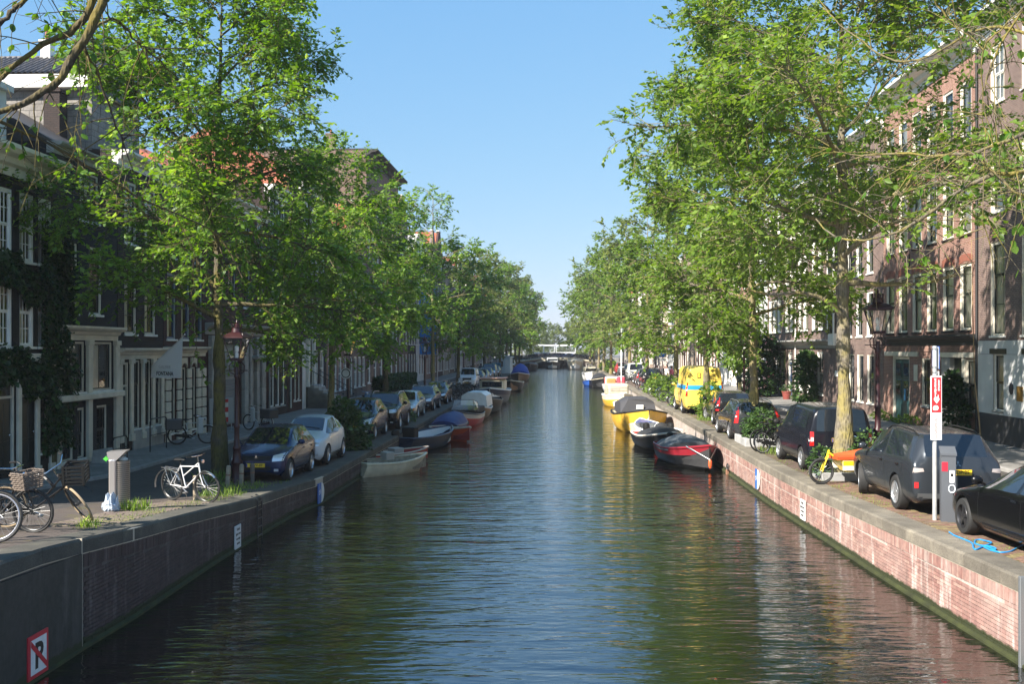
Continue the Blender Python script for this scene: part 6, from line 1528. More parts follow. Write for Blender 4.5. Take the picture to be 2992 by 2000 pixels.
# scooter (two)
def scooter(label, x, y, z, rz, col):
    t = thing('scooter', label, 'scooter', (x, y, z), rz); pm = paint('scooter_%d' % int(col[2]*999), col)
    for yy in (-.55, .58): 
        mb = MB(); mb.tube([(0, yy+.2*math.cos(2*math.pi*k/20), .24+.2*math.sin(2*math.pi*k/20)) for k in range(20)], .05, 8, closed=True); mb.lathe([(.12, -.05), (.12, .05)], 12, M=Matrix.Translation((0, yy, .24)) @ Matrix.Rotation(R(90), 4, 'Y')); mb.build('wheel', RUBBER, t, smooth=True)
    mb = MB(); mb.loft([[(w*math.cos(a), y_, zc+hh*math.sin(a)) for a in np.linspace(0, 2*math.pi, 13)[:-1]] for y_, w, zc, hh in ((-.9, .05, .62, .05), (-.75, .16, .55, .16), (-.4, .19, .52, .2), (-.1, .15, .4, .12), (.05, .13, .27, .05), (.25, .13, .25, .04))], True, True); mb.build('body', pm, t, smooth=True)
    mb = MB(); mb.loft([[(-w, y_, z_), (w, y_, z_), (w*.8, y_+.08, z_), (-w*.8, y_+.08, z_)] for w, y_, z_ in ((.15, .28, .26), (.2, .36, .5), (.17, .33, .85), (.1, .27, .98))], True, True); mb.build('leg_shield', pm, t, smooth=True)
    mb = MB(); mb.bbox(-.13, -.7, .70, .13, -.1, .80, .03); mb.build('seat', BLACKPL, t); mb = MB(); mb.tube([(0, .58, .24), (0, .3, 1.0)], .025, 6); mb.tube([(-.32, .2, 1.06), (0, .3, 1.02), (.32, .2, 1.06)], .016, 6); mb.build('handlebar', CHROME, t)
    mb = MB(); mb.sphere((0, .38, .93), .07, 8, 6); mb.build('headlight', CLEARL, t)
    mb = MB()
    for s in (-1, 1): mb.tube([(s*.25, .24, 1.05), (s*.3, .22, 1.18)], .008, 4); mb.sphere((s*.3, .22, 1.2), .05, 8, 5, (1, .4, .8))
    mb.build('mirror', BLACKPL, t); return t
scooter('black scooter parked on the left pavement near the red-topped lamp', XLe(58)-4.9, 56.5, zL(58), R(-150), (.012, .013, .016))
scooter('pale blue scooter parked just before the clipped hedge', XLe(63)-5.0, 63, zL(63), R(-160), (.08, .2, .38))
# orange cargo bicycle
t = thing('cargo_bike', 'yellow cargo bike with an orange covered box standing across the quay', 'cargo bicycle', (7.72, 25.55, zR(25.5)), R(-84)); OR = mat('orange_cover', (.62, .085, .02), .55); YB = mat('cargo_yellow', (.72, .50, .02), .35, coat=.4)
# built with the front wheel towards local -y
def cw(y, r):
    mb = MB(); mb.tube([(0, y+r*math.cos(2*math.pi*k/28), r+.03+r*math.sin(2*math.pi*k/28)) for k in range(28)], .028, 6, closed=True); o = mb.build('wheel', RUBBER, t, smooth=True)
    mb = MB(); mb.tube([(0, y+(r-.035)*math.cos(2*math.pi*k/28), r+.03+(r-.035)*math.sin(2*math.pi*k/28)) for k in range(28)], .014, 5, closed=True); mb.build('rim', BLACKM, o)
    mb = MB()
    for k in range(16): a = 2*math.pi*k/16; mb.tube([(.02*(1 if k % 2 else -1), y, r+.03), (0, y+(r-.04)*math.cos(a), r+.03+(r-.04)*math.sin(a))], .004, 3)
    mb.build('spokes', STEEL, o)
cw(0, .30); cw(2.25, .31)
mb = MB()
for x in (-.06, .06): mb.tube([(x, 0, .33), (x*.9, .1, .6), (x*.6, .18, .72)], .02, 6)
mb.tube([(0, .14, .66), (0, .2, .86)], .03, 8); mb.tube([(0, .18, .80), (0, .45, .62), (0, .62, .38), (0, 1.6, .30), (0, 2.25, .33)], .032, 8); mb.tube([(0, 1.7, .32), (0, 1.75, .85), (0, 2.25, .34)], .022, 6); mb.build('frame', YB, t, smooth=True)
mb = MB(); P8 = [(.38, .44, .17), (1.72, .44, .20)]
mb.hexa([(-.22, .56, .34), (.22, .56, .34), (.26, 1.62, .34), (-.26, 1.62, .34), (-.27, .34, .70), (.27, .34, .70), (.32, 1.72, .72), (-.32, 1.72, .72)]); bx = mb.build('cargo_box', YB, t)
mb = MB(); mb.loft([[(-.28, .30, .70), (-.3, .31, .71), (0, .30, .74), (.3, .31, .71)], [(-.34, 1.74, .72), (-.34, 1.74, .735), (0, 1.70, 1.0), (.34, 1.74, .735)]], True, True)
mb.loft([[(-.29, .30, .64), (-.30, .29, .71), (.30, .29, .71), (.29, .30, .64)], [(-.345, 1.75, .66), (-.345, 1.75, .735), (.345, 1.75, .735), (.345, 1.75, .66)]], True, True); mb.build('rain_cover', OR, bx)
for s in (1, -1):
    rot = (R(90), 0, R(90)) if s > 0 else (R(90), 0, R(-90))
    mb = MB(); mb.hexa([(s*.302, .42, .36+.02), (s*.306, .42, .62), (s*.340, 1.68, .62), (s*.330, 1.62, .36+.02)]+[(s*.312, .42, .38), (s*.316, .42, .62), (s*.350, 1.68, .62), (s*.340, 1.62, .38)]); o = mb.build('side_board', mat('board_white', (.7, .68, .6), .5), bx)
    mb = MB(); mb.hexa([(s*.3145, .425, .50), (s*.3165, .425, .615), (s*.3495, 1.67, .615), (s*.3455, 1.64, .50)]+[(s*.318, .425, .50), (s*.3195, .425, .615), (s*.3535, 1.67, .615), (s*.3495, 1.64, .50)]); mb.build('yellow_band', YB, o)
    text('FRISIA', .135, mat('letter_orange', (.6, .09, .02), .5), o, (s*.338, .80 if s < 0 else 1.2, .562), (R(90), 0, R(90)*s+R(-1.5)), 'lettering', .004, .003)
    text('rotterdam', .06, INK, o, (s*.348, 1.42 if s < 0 else .7, .555), (R(90), 0, R(90)*s+R(-1.5)), 'lettering', .001, .003) if False else None
mb = MB(); mb.bbox(-.17, 1.72, .80, .17, 2.3, 1.0, .05); mb.build('rear_bag', mat('bag_white', (.75, .75, .75), .6), t)
mb = MB(); mb.tube([(0, 1.62, .4), (0, 1.5, 1.05)], .02, 6); mb.tube([(-.3, 1.75, 1.08), (0, 1.5, 1.06), (.3, 1.75, 1.08)], .015, 6); mb.build('handlebar', BLACKM, t); mb = MB(); mb.bbox(-.08, 1.78, .96, .08, 2.05, 1.03, .03); mb.build('saddle', BLACKPL, t)
mb = MB(); mb.tube([(-.2, 1.1, .3), (-.22, 1.05, .012), (.22, 1.05, .012), (.2, 1.1, .3)], .014, 5); mb.build('kickstand', BLACKM, t)

# ------------------------------------------------------------------ street lamps
def lamp_proto():
    t = thing('street_lamp', 'x', 'street lamp', (0, 0, 0), 0)
    mb = MB(); mb.lathe([(.17, -.05), (.17, .06), (.145, .1), (.145, .5), (.16, .53), (.16, .58), (.12, .64), (.10, .9), (.115, .93), (.115, .98), (.075, 1.04), (.07, 1.5), (.085, 1.53), (.085, 1.58), (.062, 1.62), (.055, 2.9), (.075, 2.93), (.075, 3.0), (.055, 3.04), (.05, 3.22)], 16); mb.build('post', REDLAMP, t, smooth=True)
    mb = MB()
    for k in range(4):
        a = math.pi/4+k*math.pi/2; c, s = math.cos(a), math.sin(a)
        mb.tube([(c*.05, s*.05, 3.0), (c*.2, s*.2, 3.08), (c*.22, s*.22, 3.25), (c*.13, s*.13, 3.36), (c*.17, s*.17, 3.42)], .014, 5)
    mb.lathe([(.2, 3.40), (.21, 3.42), (.19, 3.46)], 4, M=Matrix.Rotation(R(45), 4, 'Z')); mb.tube([(-.32, 0, 3.12), (.32, 0, 3.12)], .013, 5); mb.build('bracket', REDLAMP, t)
    b, u, z0, z1 = .135, .275, 3.46, 4.02
    mb = MB()
    for sx, sy in ((1, 1), (1, -1), (-1, 1), (-1, -1)): mb.tube([(sx*b, sy*b, z0), (sx*u, sy*u, z1)], .013, 4)
    for q, z in ((b, z0), (u, z1)):
        mb.tube([(q, q, z), (q, -q, z), (-q, -q, z), (-q, q, z)], .015, 4, closed=True)
    mb.build('lantern_frame', REDLAMP, t)
    mb = MB(); C4 = ((1, 1), (1, -1), (-1, -1), (-1, 1))
    for k in range(4):
        a, c = C4[k], C4[(k+1) % 4]; mb.quad((a[0]*b*.97, a[1]*b*.97, z0), (c[0]*b*.97, c[1]*b*.97, z0), (c[0]*u*.97, c[1]*u*.97, z1), (a[0]*u*.97, a[1]*u*.97, z1))
    mb.build('lantern_glass', GLASS, t, recalc=False)
    mb = MB(); mb.lathe([(.05, 3.46), (.05, 3.6), (.02, 3.62), (.055, 3.66), (.06, 3.78), (.02, 3.82)], 10); mb.build('bulb', mat('bulb_glass', (.75, .75, .72), .3), t, smooth=True)
    mb = MB(); M = Matrix.Rotation(R(45), 4, 'Z'); mb.lathe([(.46, 4.02), (.46, 4.05), (.30, 4.14), (.17, 4.19)], 4, M=M); mb.lathe([(.15, 4.19), (.13, 4.30), (.14, 4.32)], 12); mb.lathe([(.05, 4.3), (.055, 4.40), (.02, 4.44), (.03, 4.47), (.008, 4.54)], 10)
    for k in range(8): a = k*math.pi/4; mb.tube([(.13*math.cos(a), .13*math.sin(a), 4.3), (.14*math.cos(a), .14*math.sin(a), 4.42)], .014, 4)
    for sx, sy in C4: mb.tube([(sx*.3, sy*.3, 4.05), (sx*.34, sy*.34, 4.10), (sx*.31, sy*.31, 4.15)], .012, 4)
    mb.build('lantern_roof', REDLAMP, t, smooth=True, ang=30); return t
lp = lamp_proto(); LG = 'crown lanterns along the quays'
first = True
for x, Y, z, s, lb in ((T3(692, 1400, 28.0)[0], 28.0, zL(28)+.0, .98, 'crown lantern in front of the blue hatchback, nearest on the left'), (XLe(45)-2.4, 45, zL(45), 1, 'crown lantern with round sign behind the blue-grey car, left bank'), (T3(1241, 1100, 66)[0], 66, zL(66), 1, 'crown lantern standing before the clipped hedge, left bank'), (XLe(100)-2.4, 100, zL(100), 1, 'crown lantern beside the white small van, left bank'), (T3(1426, 1050, 124)[0], 124, zL(124), 1, 'crown lantern catching the sun left of the kiosk'),
        (10.36, 29.0, zR(29), 1.12, 'dark red crown lantern beside the black passenger van, nearest on the right'), (T3(2174, 1100, 54)[0], 54.0, zR(54), 1.04, 'dark red crown lantern before the white pilastered house'), (T3(2000, 1050, 81)[0], 81, zR(81), 1, 'crown lantern behind the yellow van, right bank'), (T3(1915, 1050, 92)[0], 92, zR(92), 1, 'crown lantern above the leaning bicycles, right bank'), (T3(1822, 1050, 112)[0], 112, zR(112), 1, 'crown lantern farthest along the right bank')):
    if first: o = lp; first = False
    else: o = dup(lp)
    o.location = (x, Y, z); o['label'] = lb; o['group'] = LG; o.scale = (s,)*3; o.rotation_euler = (0, 0, rnd.uniform(-.2, .2))
    if 'round sign' in lb:
        mb = MB(); mb.lathe([(.24, -.012), (.24, .012)], 24, M=Matrix.Translation((-.05, -.16, 2.62)) @ Matrix.Rotation(R(90), 4, 'X')); q = mb.build('round_sign', WHITEINK, o); mb = MB(); n = 24; mb.tube([(-.05+.18*math.cos(6.2832*k/n), -.175, 2.62+.18*math.sin(6.2832*k/n)) for k in range(n)], .022, 5, closed=True); mb.build('sign_ring', INK, q)

# ------------------------------------------------------------------ boats
def boat(label, X, Y, rz, L, B, D, hull, stripe=None, rim=None, inside=None, tw=.8, rake=.35, rise=.35, benches=2, floor=.12, foredeck=None, tarp=None, tarp_h=.35, tarp_span=(0., 1.), motor=None, name='boat', lower=None, group=None, sternrise=.05, cat='boat', zoff=0., sc=1.):
    t = thing(name, label, cat, (X, Y, zoff), rz, group); N = 15; t.scale = (sc,)*3
    def st(k):
        s = k/(N-1)
        if s < .45: b = tw+(1-tw)*math.sin(math.pi/2*s/.45)
        else: b = max(.018, 1-((s-.45)/.55)**2.5)
        z = D+rise*max(0, (s-.3)/.7)**2+sternrise*(1-s)**3
        return s, b*B/2, z
    def sec(k, inset=0., zf=None):
        s, b, z = st(k); y0 = L*(s-.5)
        fr = max(0, (s-.55)/.45); pts = []
        prof = [(0, -.22+.1*fr**3), (.62-.30*fr, -.13+.06*fr), (.86-.22*fr, .12*z/D+.02), (.97-.06*fr, .62*z), (1, z)]
        for u, zz_ in prof:
            h = max(0, zz_)/z; pts.append((max(u*b-inset, 0 if u == 0 else .004), y0+rake*(h-.4)*fr**1.5+(0.12*(h-.3) if s < .04 else 0), zz_))
        return pts
    rows = []
    for k in range(N):
        p = sec(k); rows.append([(-x, y, z) for x, y, z in p[::-1]][:-1]+p)
    n = len(rows[0])
    h1 = MB(); h2 = MB()
    def seg(mb, i0, i1, cap=True):
        mb.loft([r[i0:i1+1] for r in rows], False, False)
        if cap: 
            a = rows[0][i0:i1+1]
            mb.poly(a)
    if stripe:
        mb = MB(); seg(mb, 1, n-2, True); h = mb.build('hull', hull, t, smooth=True, ang=50, recalc=True)
        mb = MB(); mb.loft([r[0:2] for r in rows], False, False); mb.loft([r[n-2:n] for r in rows], False, False); a = rows[0]; mb.poly([a[0], a[1], a[n-2], a[n-1]]); mb.build('hull_stripe', stripe, t, smooth=True, ang=50)
    else:
        mb = MB(); seg(mb, 0, n-1, True); h = mb.build('hull', hull, t, smooth=True, ang=50)
    if lower:
        mb = MB(); lo = [[(-(x+.006), y, z) for x, y, z in sec(k)[::-1]][:-1]+[(x+.006, y, z) for x, y, z in sec(k)] for k in range(N)]; mb.loft([r[2:n-2] for r in lo], False, False); mb.poly(lo[0][2:n-2]); mb.build('bottom_paint', lower, t, smooth=True)
    # gunwale
    sh = [sec(k)[-1] for k in range(N)]
    mb = MB(); ring = [(-x, y, z) for x, y, z in sh]+[(x, y, z) for x, y, z in sh[::-1]]; mb.tube(ring, .045 if B > 1.3 else .035, 6, closed=True); mb.build('gunwale', rim or hull, t, smooth=True)
    # inner shell and floor
    ins = inside or hull
    mb = MB(); rin = []
    for k in range(N):
        s, b, z = st(k); y0 = sh[k][1]*.985+(.06 if k == 0 else 0); bi = max(.004, b-.05); rin.append([(-bi, y0, z-.01), (-bi*.9, y0, max(floor, .45*z)), (-bi*.75, y0, floor), (bi*.75, y0, floor), (bi*.9, y0, max(floor, .45*z)), (bi, y0, z-.01)])
    mb.loft(rin, False, False); mb.poly(rin[0]); mb.build('interior', ins, t)
    def halfw(y):
        ys = [q[1] for q in sh]; return float(np.interp(y, ys, [q[0] for q in sh])), float(np.interp(y, ys, [q[2] for q in sh]))
    for k in range(benches):
        y = L*(-.32+.6*k/max(benches, 1)); w, z = halfw(y); mb = MB(); mb.bbox(-w+.05, y-.13, z-.2, w-.05, y+.13, z-.16, .01); mb.build('bench', rim or WOODP, t)
    if foredeck:
        mb = MB(); rows2 = []
        for k in range(N):
            s, b, z = st(k)
            if s >= foredeck[0]: x, y, z = sh[k]; rows2.append([(-x, y, z+.012), (-x*.5, y, z+.05*x+.012), (0, y, z+.06*x+.012), (x*.5, y, z+.05*x+.012), (x, y, z+.012)])
        mb.loft(rows2, False, False); mb.build('foredeck', foredeck[1], t, smooth=True)
    if tarp:
        mb = MB(); rows2 = []
        for k in range(N):
            s, b, z = st(k)
            if tarp_span[0] <= s <= tarp_span[1]:
                x, y, z = sh[k]; u = (s-tarp_span[0])/(tarp_span[1]-tarp_span[0]); r_ = tarp_h*max(.05, math.sin(math.pi*min(1, max(0, u*.9+.08))))**.7
                sag = .04*math.sin(k*2.1)
                rows2.append([(-x-.03, y, z-.10), (-x-.02, y, z+.03), (-x*.72, y, z+r_*.62+sag), (-x*.35, y, z+r_*.9), (0, y, z+r_+sag*.5), (x*.35, y, z+r_*.9), (x*.72, y, z+r_*.62-sag), (x+.02, y, z+.03), (x+.03, y, z-.10)])
        mb.loft(rows2, False, False); mb.poly(rows2[0]); mb.poly(rows2[-1]); mb.build('tarp', tarp, t, smooth=True, ang=60)
    if motor:
        mb = MB(); y = -L/2-.12; z = D
        mb.loft([[(w*math.cos(a), y-.05+d*math.sin(a), zz_) for a in np.linspace(0, 2*math.pi, 11)[:-1]] for zz_, w, d in ((z+.02, .10, .13), (z+.1, .15, .22), (z+.3, .16, .25), (z+.4, .13, .2), (z+.44, .05, .1))], True, True); m_ = mb.build('outboard_motor', motor, t, smooth=True)
        mb = MB(); mb.bbox(-.05, y-.08, -.45, .05, y+.06, z+.03, .02); mb.tube([(0, y+.1, z+.18), (0, y+.55, z+.25)], .022, 6); mb.build('motor_leg', BLACKPL, m_)
    return t, sh, halfw
def mp(n, c, r=.4, **k): return mat(n, c, r, coat=.1, spec=.3, **k)
HCR = mp('hull_cream', (.60, .53, .38), nz=(3, .2)); HBL = mp('hull_black', (.012, .012, .013)); HMR = mp('hull_maroon', (.23, .015, .025)); HRD = mp('hull_red', (.42, .03, .02), nz=(4, .2)); HNV = mp('hull_navy', (.012, .022, .05)); HWH = mp('hull_white', (.72, .72, .70), nz=(4, .08)); HYE = mp('hull_yellow', (.66, .40, .045), nz=(2, .12)); HGR = mp('hull_grey', (.17, .17, .175)); HWD = mp('hull_wood', (.20, .11, .05), nz=(6, .3)); HBU = mp('hull_blue', (.02, .07, .28)); HOR = mp('hull_orange', (.62, .09, .03))
TBL = mat('tarp_blue', (.012, .03, .14), .6, nz=(5, .2)); TGR = mat('tarp_grey', (.10, .115, .13), .7, nz=(5, .25)); TBK = mat('tarp_black', (.022, .022, .024), .75); DIRTY = mat('boat_floor', (.32, .28, .22), .8, nz=(5, .4)); TBB = mat('tarp_bright_blue', (.01, .05, .30), .6)
GB_L, GB_R = 'boats moored along the left quay', 'boats moored along the right quay'
def windscreen(t, y, w, z, h=.45, m=None):
    mb = MB(); P = [(-w, y-.5, z), (-w*.85, y+.1, z), (w*.85, y+.1, z), (w, y-.5, z)]; Q = [(-w*.9, y-.6, z+h*.7), (-w*.7, y-.12, z+h), (w*.7, y-.12, z+h), (w*.9, y-.6, z+h*.7)]
    mb.loft([P, Q], False, False); o = mb.build('windscreen', GLASS, t); mb = MB(); mb.tube(Q, .018, 5); mb.tube(P, .02, 5)
    for a, b in zip(P, Q): mb.tube([a, b], .015, 5)
    mb.build('windscreen_frame', m or STEEL, o)
a = R(-2.6)
t, sh, hw = boat('weathered cream dinghy, nearest boat on the left', -4.35, 36.6, R(-48), 2.8, 1.4, .42, HCR, rim=HCR, inside=DIRTY, benches=2, tw=.75, lower=None, rise=.2, group=GB_L)
mb = MB(); mb.bbox(-.2, -.3, .5, .2, .05, .78, .02); mb.build('engine_box', mat('engine_grey', (.35, .33, .3), .5), t); mb = MB(); mb.tube([(-.5, -1.0, .5), (.4, .6, .62)], .035, 6); mb.build('oar', WOODP, t)
t, sh, hw = boat('small red rowing boat behind the cream dinghy', -4.6, 39.6, R(-50), 2.9, 1.25, .42, HRD, rim=mp('rim_pale', (.5, .42, .34)), inside=mat('red_inside', (.3, .03, .025), .6), tw=.7, rise=.15, group=GB_L)
mb = MB(); mb.bbox(-.25, -.1, .35, .25, .35, .62, .02); mb.build('crate', mat('crate_grey', (.4, .38, .36), .6), t)
t, sh, hw = boat('navy launch with a bright white interior and outboard motor', -3.95, 46.2, R(-24), 4.8, 1.85, .55, HNV, rim=mp('rim_navy', (.02, .04, .08)), inside=mat('white_inside', (.68, .70, .74), .5), tw=.8, rise=.25, benches=1, motor=BLACKPL, group=GB_L)
mb = MB(); mb.bbox(-.32, -1.5, .12, .32, -1.1, 1.0, .03); mb.build('console', BLACKPL, t)
boat('orange red rowing boat between the navy launch and the blue-covered boat', -2.95, 50.0, R(-150), 3.4, 1.35, .5, HOR, rim=mp('rim_pale', (.5, .42, .34)), inside=mat('red_inside', (.3, .03, .025), .6), tw=.65, rise=.25, group=GB_L)
boat('boat fully covered by a dark blue tarpaulin, left bank', -3.25, 54.4, R(-8), 4.0, 1.65, .45, HNV, tarp=TBL, tarp_h=.6, group=GB_L, tw=.85)
t, sh, hw = boat('red hulled sloop with dark glass canopy', -2.7, 59.4, R(170), 4.8, 1.7, .6, HRD, stripe=mp('stripe_grey', (.4, .4, .4)), rim=HBL, inside=TGR, group=GB_L); windscreen(t, .6, .8, .9, .6, BLACKM)
mb = MB(); mb.bbox(-.75, -2.0, .7, .75, .2, 1.05, .06); mb.build('cover', TBK, t)
t, sh, hw = boat('white boat with tall sunlit canvas cabin', -2.3, 66.0, R(175), 5.0, 1.85, .58, HWD, rim=HWH, inside=HWH, group=GB_L)
mb = MB(); mb.loft([[(-.85, y, .75), (-.78, y, 1.45), (-.45, y, 1.66), (.45, y, 1.66), (.78, y, 1.45), (.85, y, .75)] for y in (-1.9, -.6, .7, 1.3)], False, False); mb.poly([(-.85, -1.9, .75), (-.78, -1.9, 1.45), (-.45, -1.9, 1.66), (.45, -1.9, 1.66), (.78, -1.9, 1.45), (.85, -1.9, .75)]); mb.poly([(-.85, 1.3, .75), (-.78, 1.3, 1.45), (-.45, 1.3, 1.66), (.45, 1.3, 1.66), (.78, 1.3, 1.45), (.85, 1.3, .75)]); mb.build('canvas_cabin', HWH, t)
boat('long black sloop behind the white canvas cabin', -1.75, 73.0, R(178), 6.2, 2.1, .75, HBL, rim=HBL, inside=TBK, motor=BLACKPL, group=GB_L)
t, sh, hw = boat('grey cabin cruiser with arched side windows', -1.5, 84.5, R(176), 7.2, 2.7, .95, HGR, stripe=HNV, rim=HWH, inside=HWH, group=GB_L, motor=BLACKPL)
mb = MB(); mb.bbox(-1.0, -1.2, .95, 1.0, 1.8, 1.95, .18); cb = mb.build('cabin', HCR, t)
mb = MB(); mb.bbox(-.8, 1.79, 1.3, .8, 1.83, 1.75, .02); mb.bbox(.99, -.8, 1.35, 1.02, 1.4, 1.7, .01); mb.build('cabin_window', DARKGLASS, cb); mb = MB(); mb.bbox(-1.1, -1.3, 1.95, 1.1, 1.9, 2.05, .04); mb.build('cabin_roof', mat('cabin_roof', (.45, .25, .18), .7), cb)
boat('open wooden sloop with pale gunwales, beyond the grey cruiser', .1, 108.0, R(176), 6.4, 2.2, .8, HBL, rim=HCR, inside=HWD, group=GB_L)
t, sh, hw = boat('brown hulled boat under a bright blue canopy', 1.1, 140, R(176), 6.6, 2.6, .8, HWD, rim=HWH, inside=HWD, group=GB_L, tarp=TBB, tarp_h=1.5, tarp_span=(0, .6))
boat('dark barge lying by the left end of the bridge', 3.6, 203, R(177), 9, 3.2, 1.1, HBL, rim=HGR, inside=TBK, group=GB_L, tarp=TGR, tarp_h=.5)
# centre
t, sh, hw = boat('black boat with white deck steaming towards us mid-canal', (1614-1496)/2992*222, 222, R(178), 8.0, 3.6, 1.2, HBL, rim=HBL, inside=HWH, foredeck=(.5, HWH), name='boat', rake=.2)
mb = MB(); mb.bbox(-1.2, -2.8, 1.2, 1.2, .2, 2.3, .15); mb.build('cabin', HWH, t); mb = MB(); mb.bbox(-1.05, .19, 1.6, 1.05, .23, 2.1, .02); mb.build('cabin_window', DARKGLASS, t)
t, sh, hw = boat('pale houseboat hull moored by the right end of the bridge', 13.2, 214, R(177), 9, 3.4, 1.5, HCR, rim=HWH, inside=HWH, tarp=mat('tarp_sand', (.5, .44, .34), .8), tarp_h=.7, group=GB_R)
# right bank, near to far
BW = R(178)
t, sh, hw = boat('black and maroon sloop under a peaked grey tarpaulin, nearest on the right', 6.82, 39.6, R(188), 4.4, 1.85, .60, HBL, stripe=HMR, rim=HMR, inside=TBK, tarp=TGR, tarp_h=.5, tarp_span=(.12, .62), rise=.34, rake=.5, motor=BLACKPL, benches=0, foredeck=(.62, HMR), group=GB_R, tw=.85)
bow = sh[-1]
mb = MB(); mb.tube([(-.6, bow[1]-.9, .84), (0, bow[1]+.02, .42), (.6, bow[1]-.9, .84)], .025, 5); mb.build('bow_rope', STEEL, t); mb = MB(); mb.lathe([(.03, .0), (.07, .1), (.07, .25), (.03, .32)], 10, (0, bow[1]+.05, .12)); mb.build('fender', mp('fender_orange', (.6, .1, .03)), t)
text('sup', .22, WHITEINK, t, (1.02, -1.6, .62), (R(90), 0, R(90)), 'lettering') if False else None
t, sh, hw = boat('black boat with red inside and a dark spray hood, second on the right', 6.6, 45.7, R(188), 4.2, 1.9, .55, HBL, rim=mp('rim_ivory', (.6, .55, .48)), inside=mat('bright_red_inside', (.5, .03, .02), .5), tarp=TBK, tarp_h=.42, tarp_span=(.3, .8), motor=BLACKPL, group=GB_R, tw=.85)
t, sh, hw = boat('white boat with blue bottom and foredeck, big outboard at the quay', 7.05, 50.6, R(12), 4.0, 1.75, .5, HWH, rim=HWH, inside=HWH, lower=HBU, foredeck=(.72, HBU), motor=BLACKPL, benches=1, group=GB_R, tw=.8)
mb = MB(); mb.sphere((.1, -.7, .55), .38, 10, 7, (1, .9, .8)); mb.build('covered_seat', TBK, t, smooth=True)
t, sh, hw = boat('yellow sloop with black spray hood, brightest boat on the right', 6.95, 55.6, R(181), 6.4, 2.85, .88, HYE, rim=mat('rub_black', (.015, .015, .015), .7), inside=HCR, rise=.45, rake=.25, foredeck=(.55, HYE), benches=2, group=GB_R, tw=.85)
mb = MB(); mb.loft([[(-1.0, y-.8, .88), (-.94, y+dy-.8, 1.5+dz), (-.5, y+dy-.8, 1.75+dz), (.5, y+dy-.8, 1.75+dz), (.94, y+dy-.8, 1.5+dz), (1.0, y-.8, .88)] for y, dy, dz in ((-2.6, -.3, -.15), (-1.6, 0, 0), (-.4, 0, 0), (.3, -.5, -.1))], False, False)
mb.poly([(-1.0, -.5, .88), (-.94, -1.0, 1.4), (-.5, -1.0, 1.65), (.5, -1.0, 1.65), (.94, -1.0, 1.4), (1.0, -.5, .88)]); hd = mb.build('spray_hood', mat('hood_grey', (.045, .045, .052), .75), t)
mb = MB(); mb.bbox(-.3, -.74, 1.1, .1, -.66, 1.35, .02); mb.build('hood_window', HWH, hd); mb = MB(); mb.bbox(-.35, 1.2, 1.0, .35, 1.8, 1.16, .03); mb.build('hatch', HCR, t)
yb = [q for q in sh if q[1] > 1.6]
text('De Twins', .2, mat('name_brown', (.08, .035, .01), .5), t, (-1.02, 2.15, .98), (R(84), 0, R(-62)), 'lettering', .004) if False else None
t, sh, hw = boat('cream and yellow cabin boat with railings, below the wild growth', 8.1, 78.2, R(183), 6.4, 2.5, .95, HYE, stripe=HCR, rim=HWH, inside=HWH, foredeck=(.6, HWH), sc=.86, group=GB_R, benches=0)
mb = MB(); mb.bbox(-.9, -2.3, .95, .9, .4, 2.0, .12); cb = mb.build('cabin', HCR, t); mb = MB(); mb.bbox(-.75, .39, 1.4, .75, .43, 1.85, .02); mb.bbox(-.92, -1.8, 1.4, -.88, -.1, 1.8, .01); mb.build('cabin_window', mat('pale_window', (.5, .42, .34), .3), cb)
mb = MB(); rl = [(x*.92, y, z+.5) for x, y, z in sh if y > -.2]; mb.tube([(-x, y, z) for x, y, z in rl]+rl[::-1], .016, 5)
for x, y, z in rl[::2]:
    for s in (-1, 1): mb.tube([(s*x, y, z), (s*x, y, z-.5)], .013, 4)
mb.tube([(-1.3, -.4, -.1), (-1.3, -.4, 1.4)], .02, 4); mb.tube([(-1.3, -.8, -.1), (-1.3, -.8, 1.4)], .02, 4); mb.build('railing', STEEL, t)
t, sh, hw = boat('white cabin boat with pink and red clutter on deck', 10.0, 101, R(180), 6.2, 2.4, .9, HWH, rim=HWH, inside=HGR, sc=.86, group=GB_R, benches=0)
mb = MB(); mb.bbox(-.85, -1.4, .85, .85, 1.0, 1.9, .1); mb.build('cabin', HWH, t); mb = MB(); mb.bbox(-1.15, 1.3, .9, -.2, 2.3, 1.95, .15); mb.build('pink_cover', mat('cover_pink', (.55, .06, .09), .7), t); mb = MB(); mb.bbox(-.1, 1.2, .9, .9, 2.2, 1.75, .1); mb.build('orange_bundle', mat('bundle_orange', (.6, .25, .08), .8), t); mb = MB(); mb.bbox(.0, -2.8, .9, .8, -1.5, 1.8, .1); mb.build('red_bundle', mat('cover_red', (.5, .06, .05), .8), t)
boat('black sloop with a dark grey hood past the white cabin boat', 10.1, 117, R(180), 6.4, 2.4, .9, HBL, rim=HCR, inside=TBK, tarp=TBK, tarp_h=.95, tarp_span=(0, .7), sc=.86, group=GB_R)
t, sh, hw = boat('small blue floating skiff beside the black hooded sloop', 9.0, 121, R(180), 3.2, 1.5, .5, HBU, rim=HBU, inside=HBU, sc=.86, group=GB_R)
t, sh, hw = boat('white motor boat with two window bands, last in the right row', 10.8, 141, R(180), 7, 2.7, 1.1, HWH, rim=HWH, inside=HWH, sc=.86, group=GB_R, benches=0); mb = MB(); mb.bbox(-1.0, -2.5, 1.1, 1.0, 1.2, 2.1, .15); mb.build('cabin', HCR, t); mb = MB(); mb.bbox(-.85, 1.19, 1.5, .85, 1.23, 1.9, .02); mb.bbox(-1.03, -2.1, 1.5, -.99, .9, 1.85, .01); mb.build('cabin_window', DARKGLASS, t)
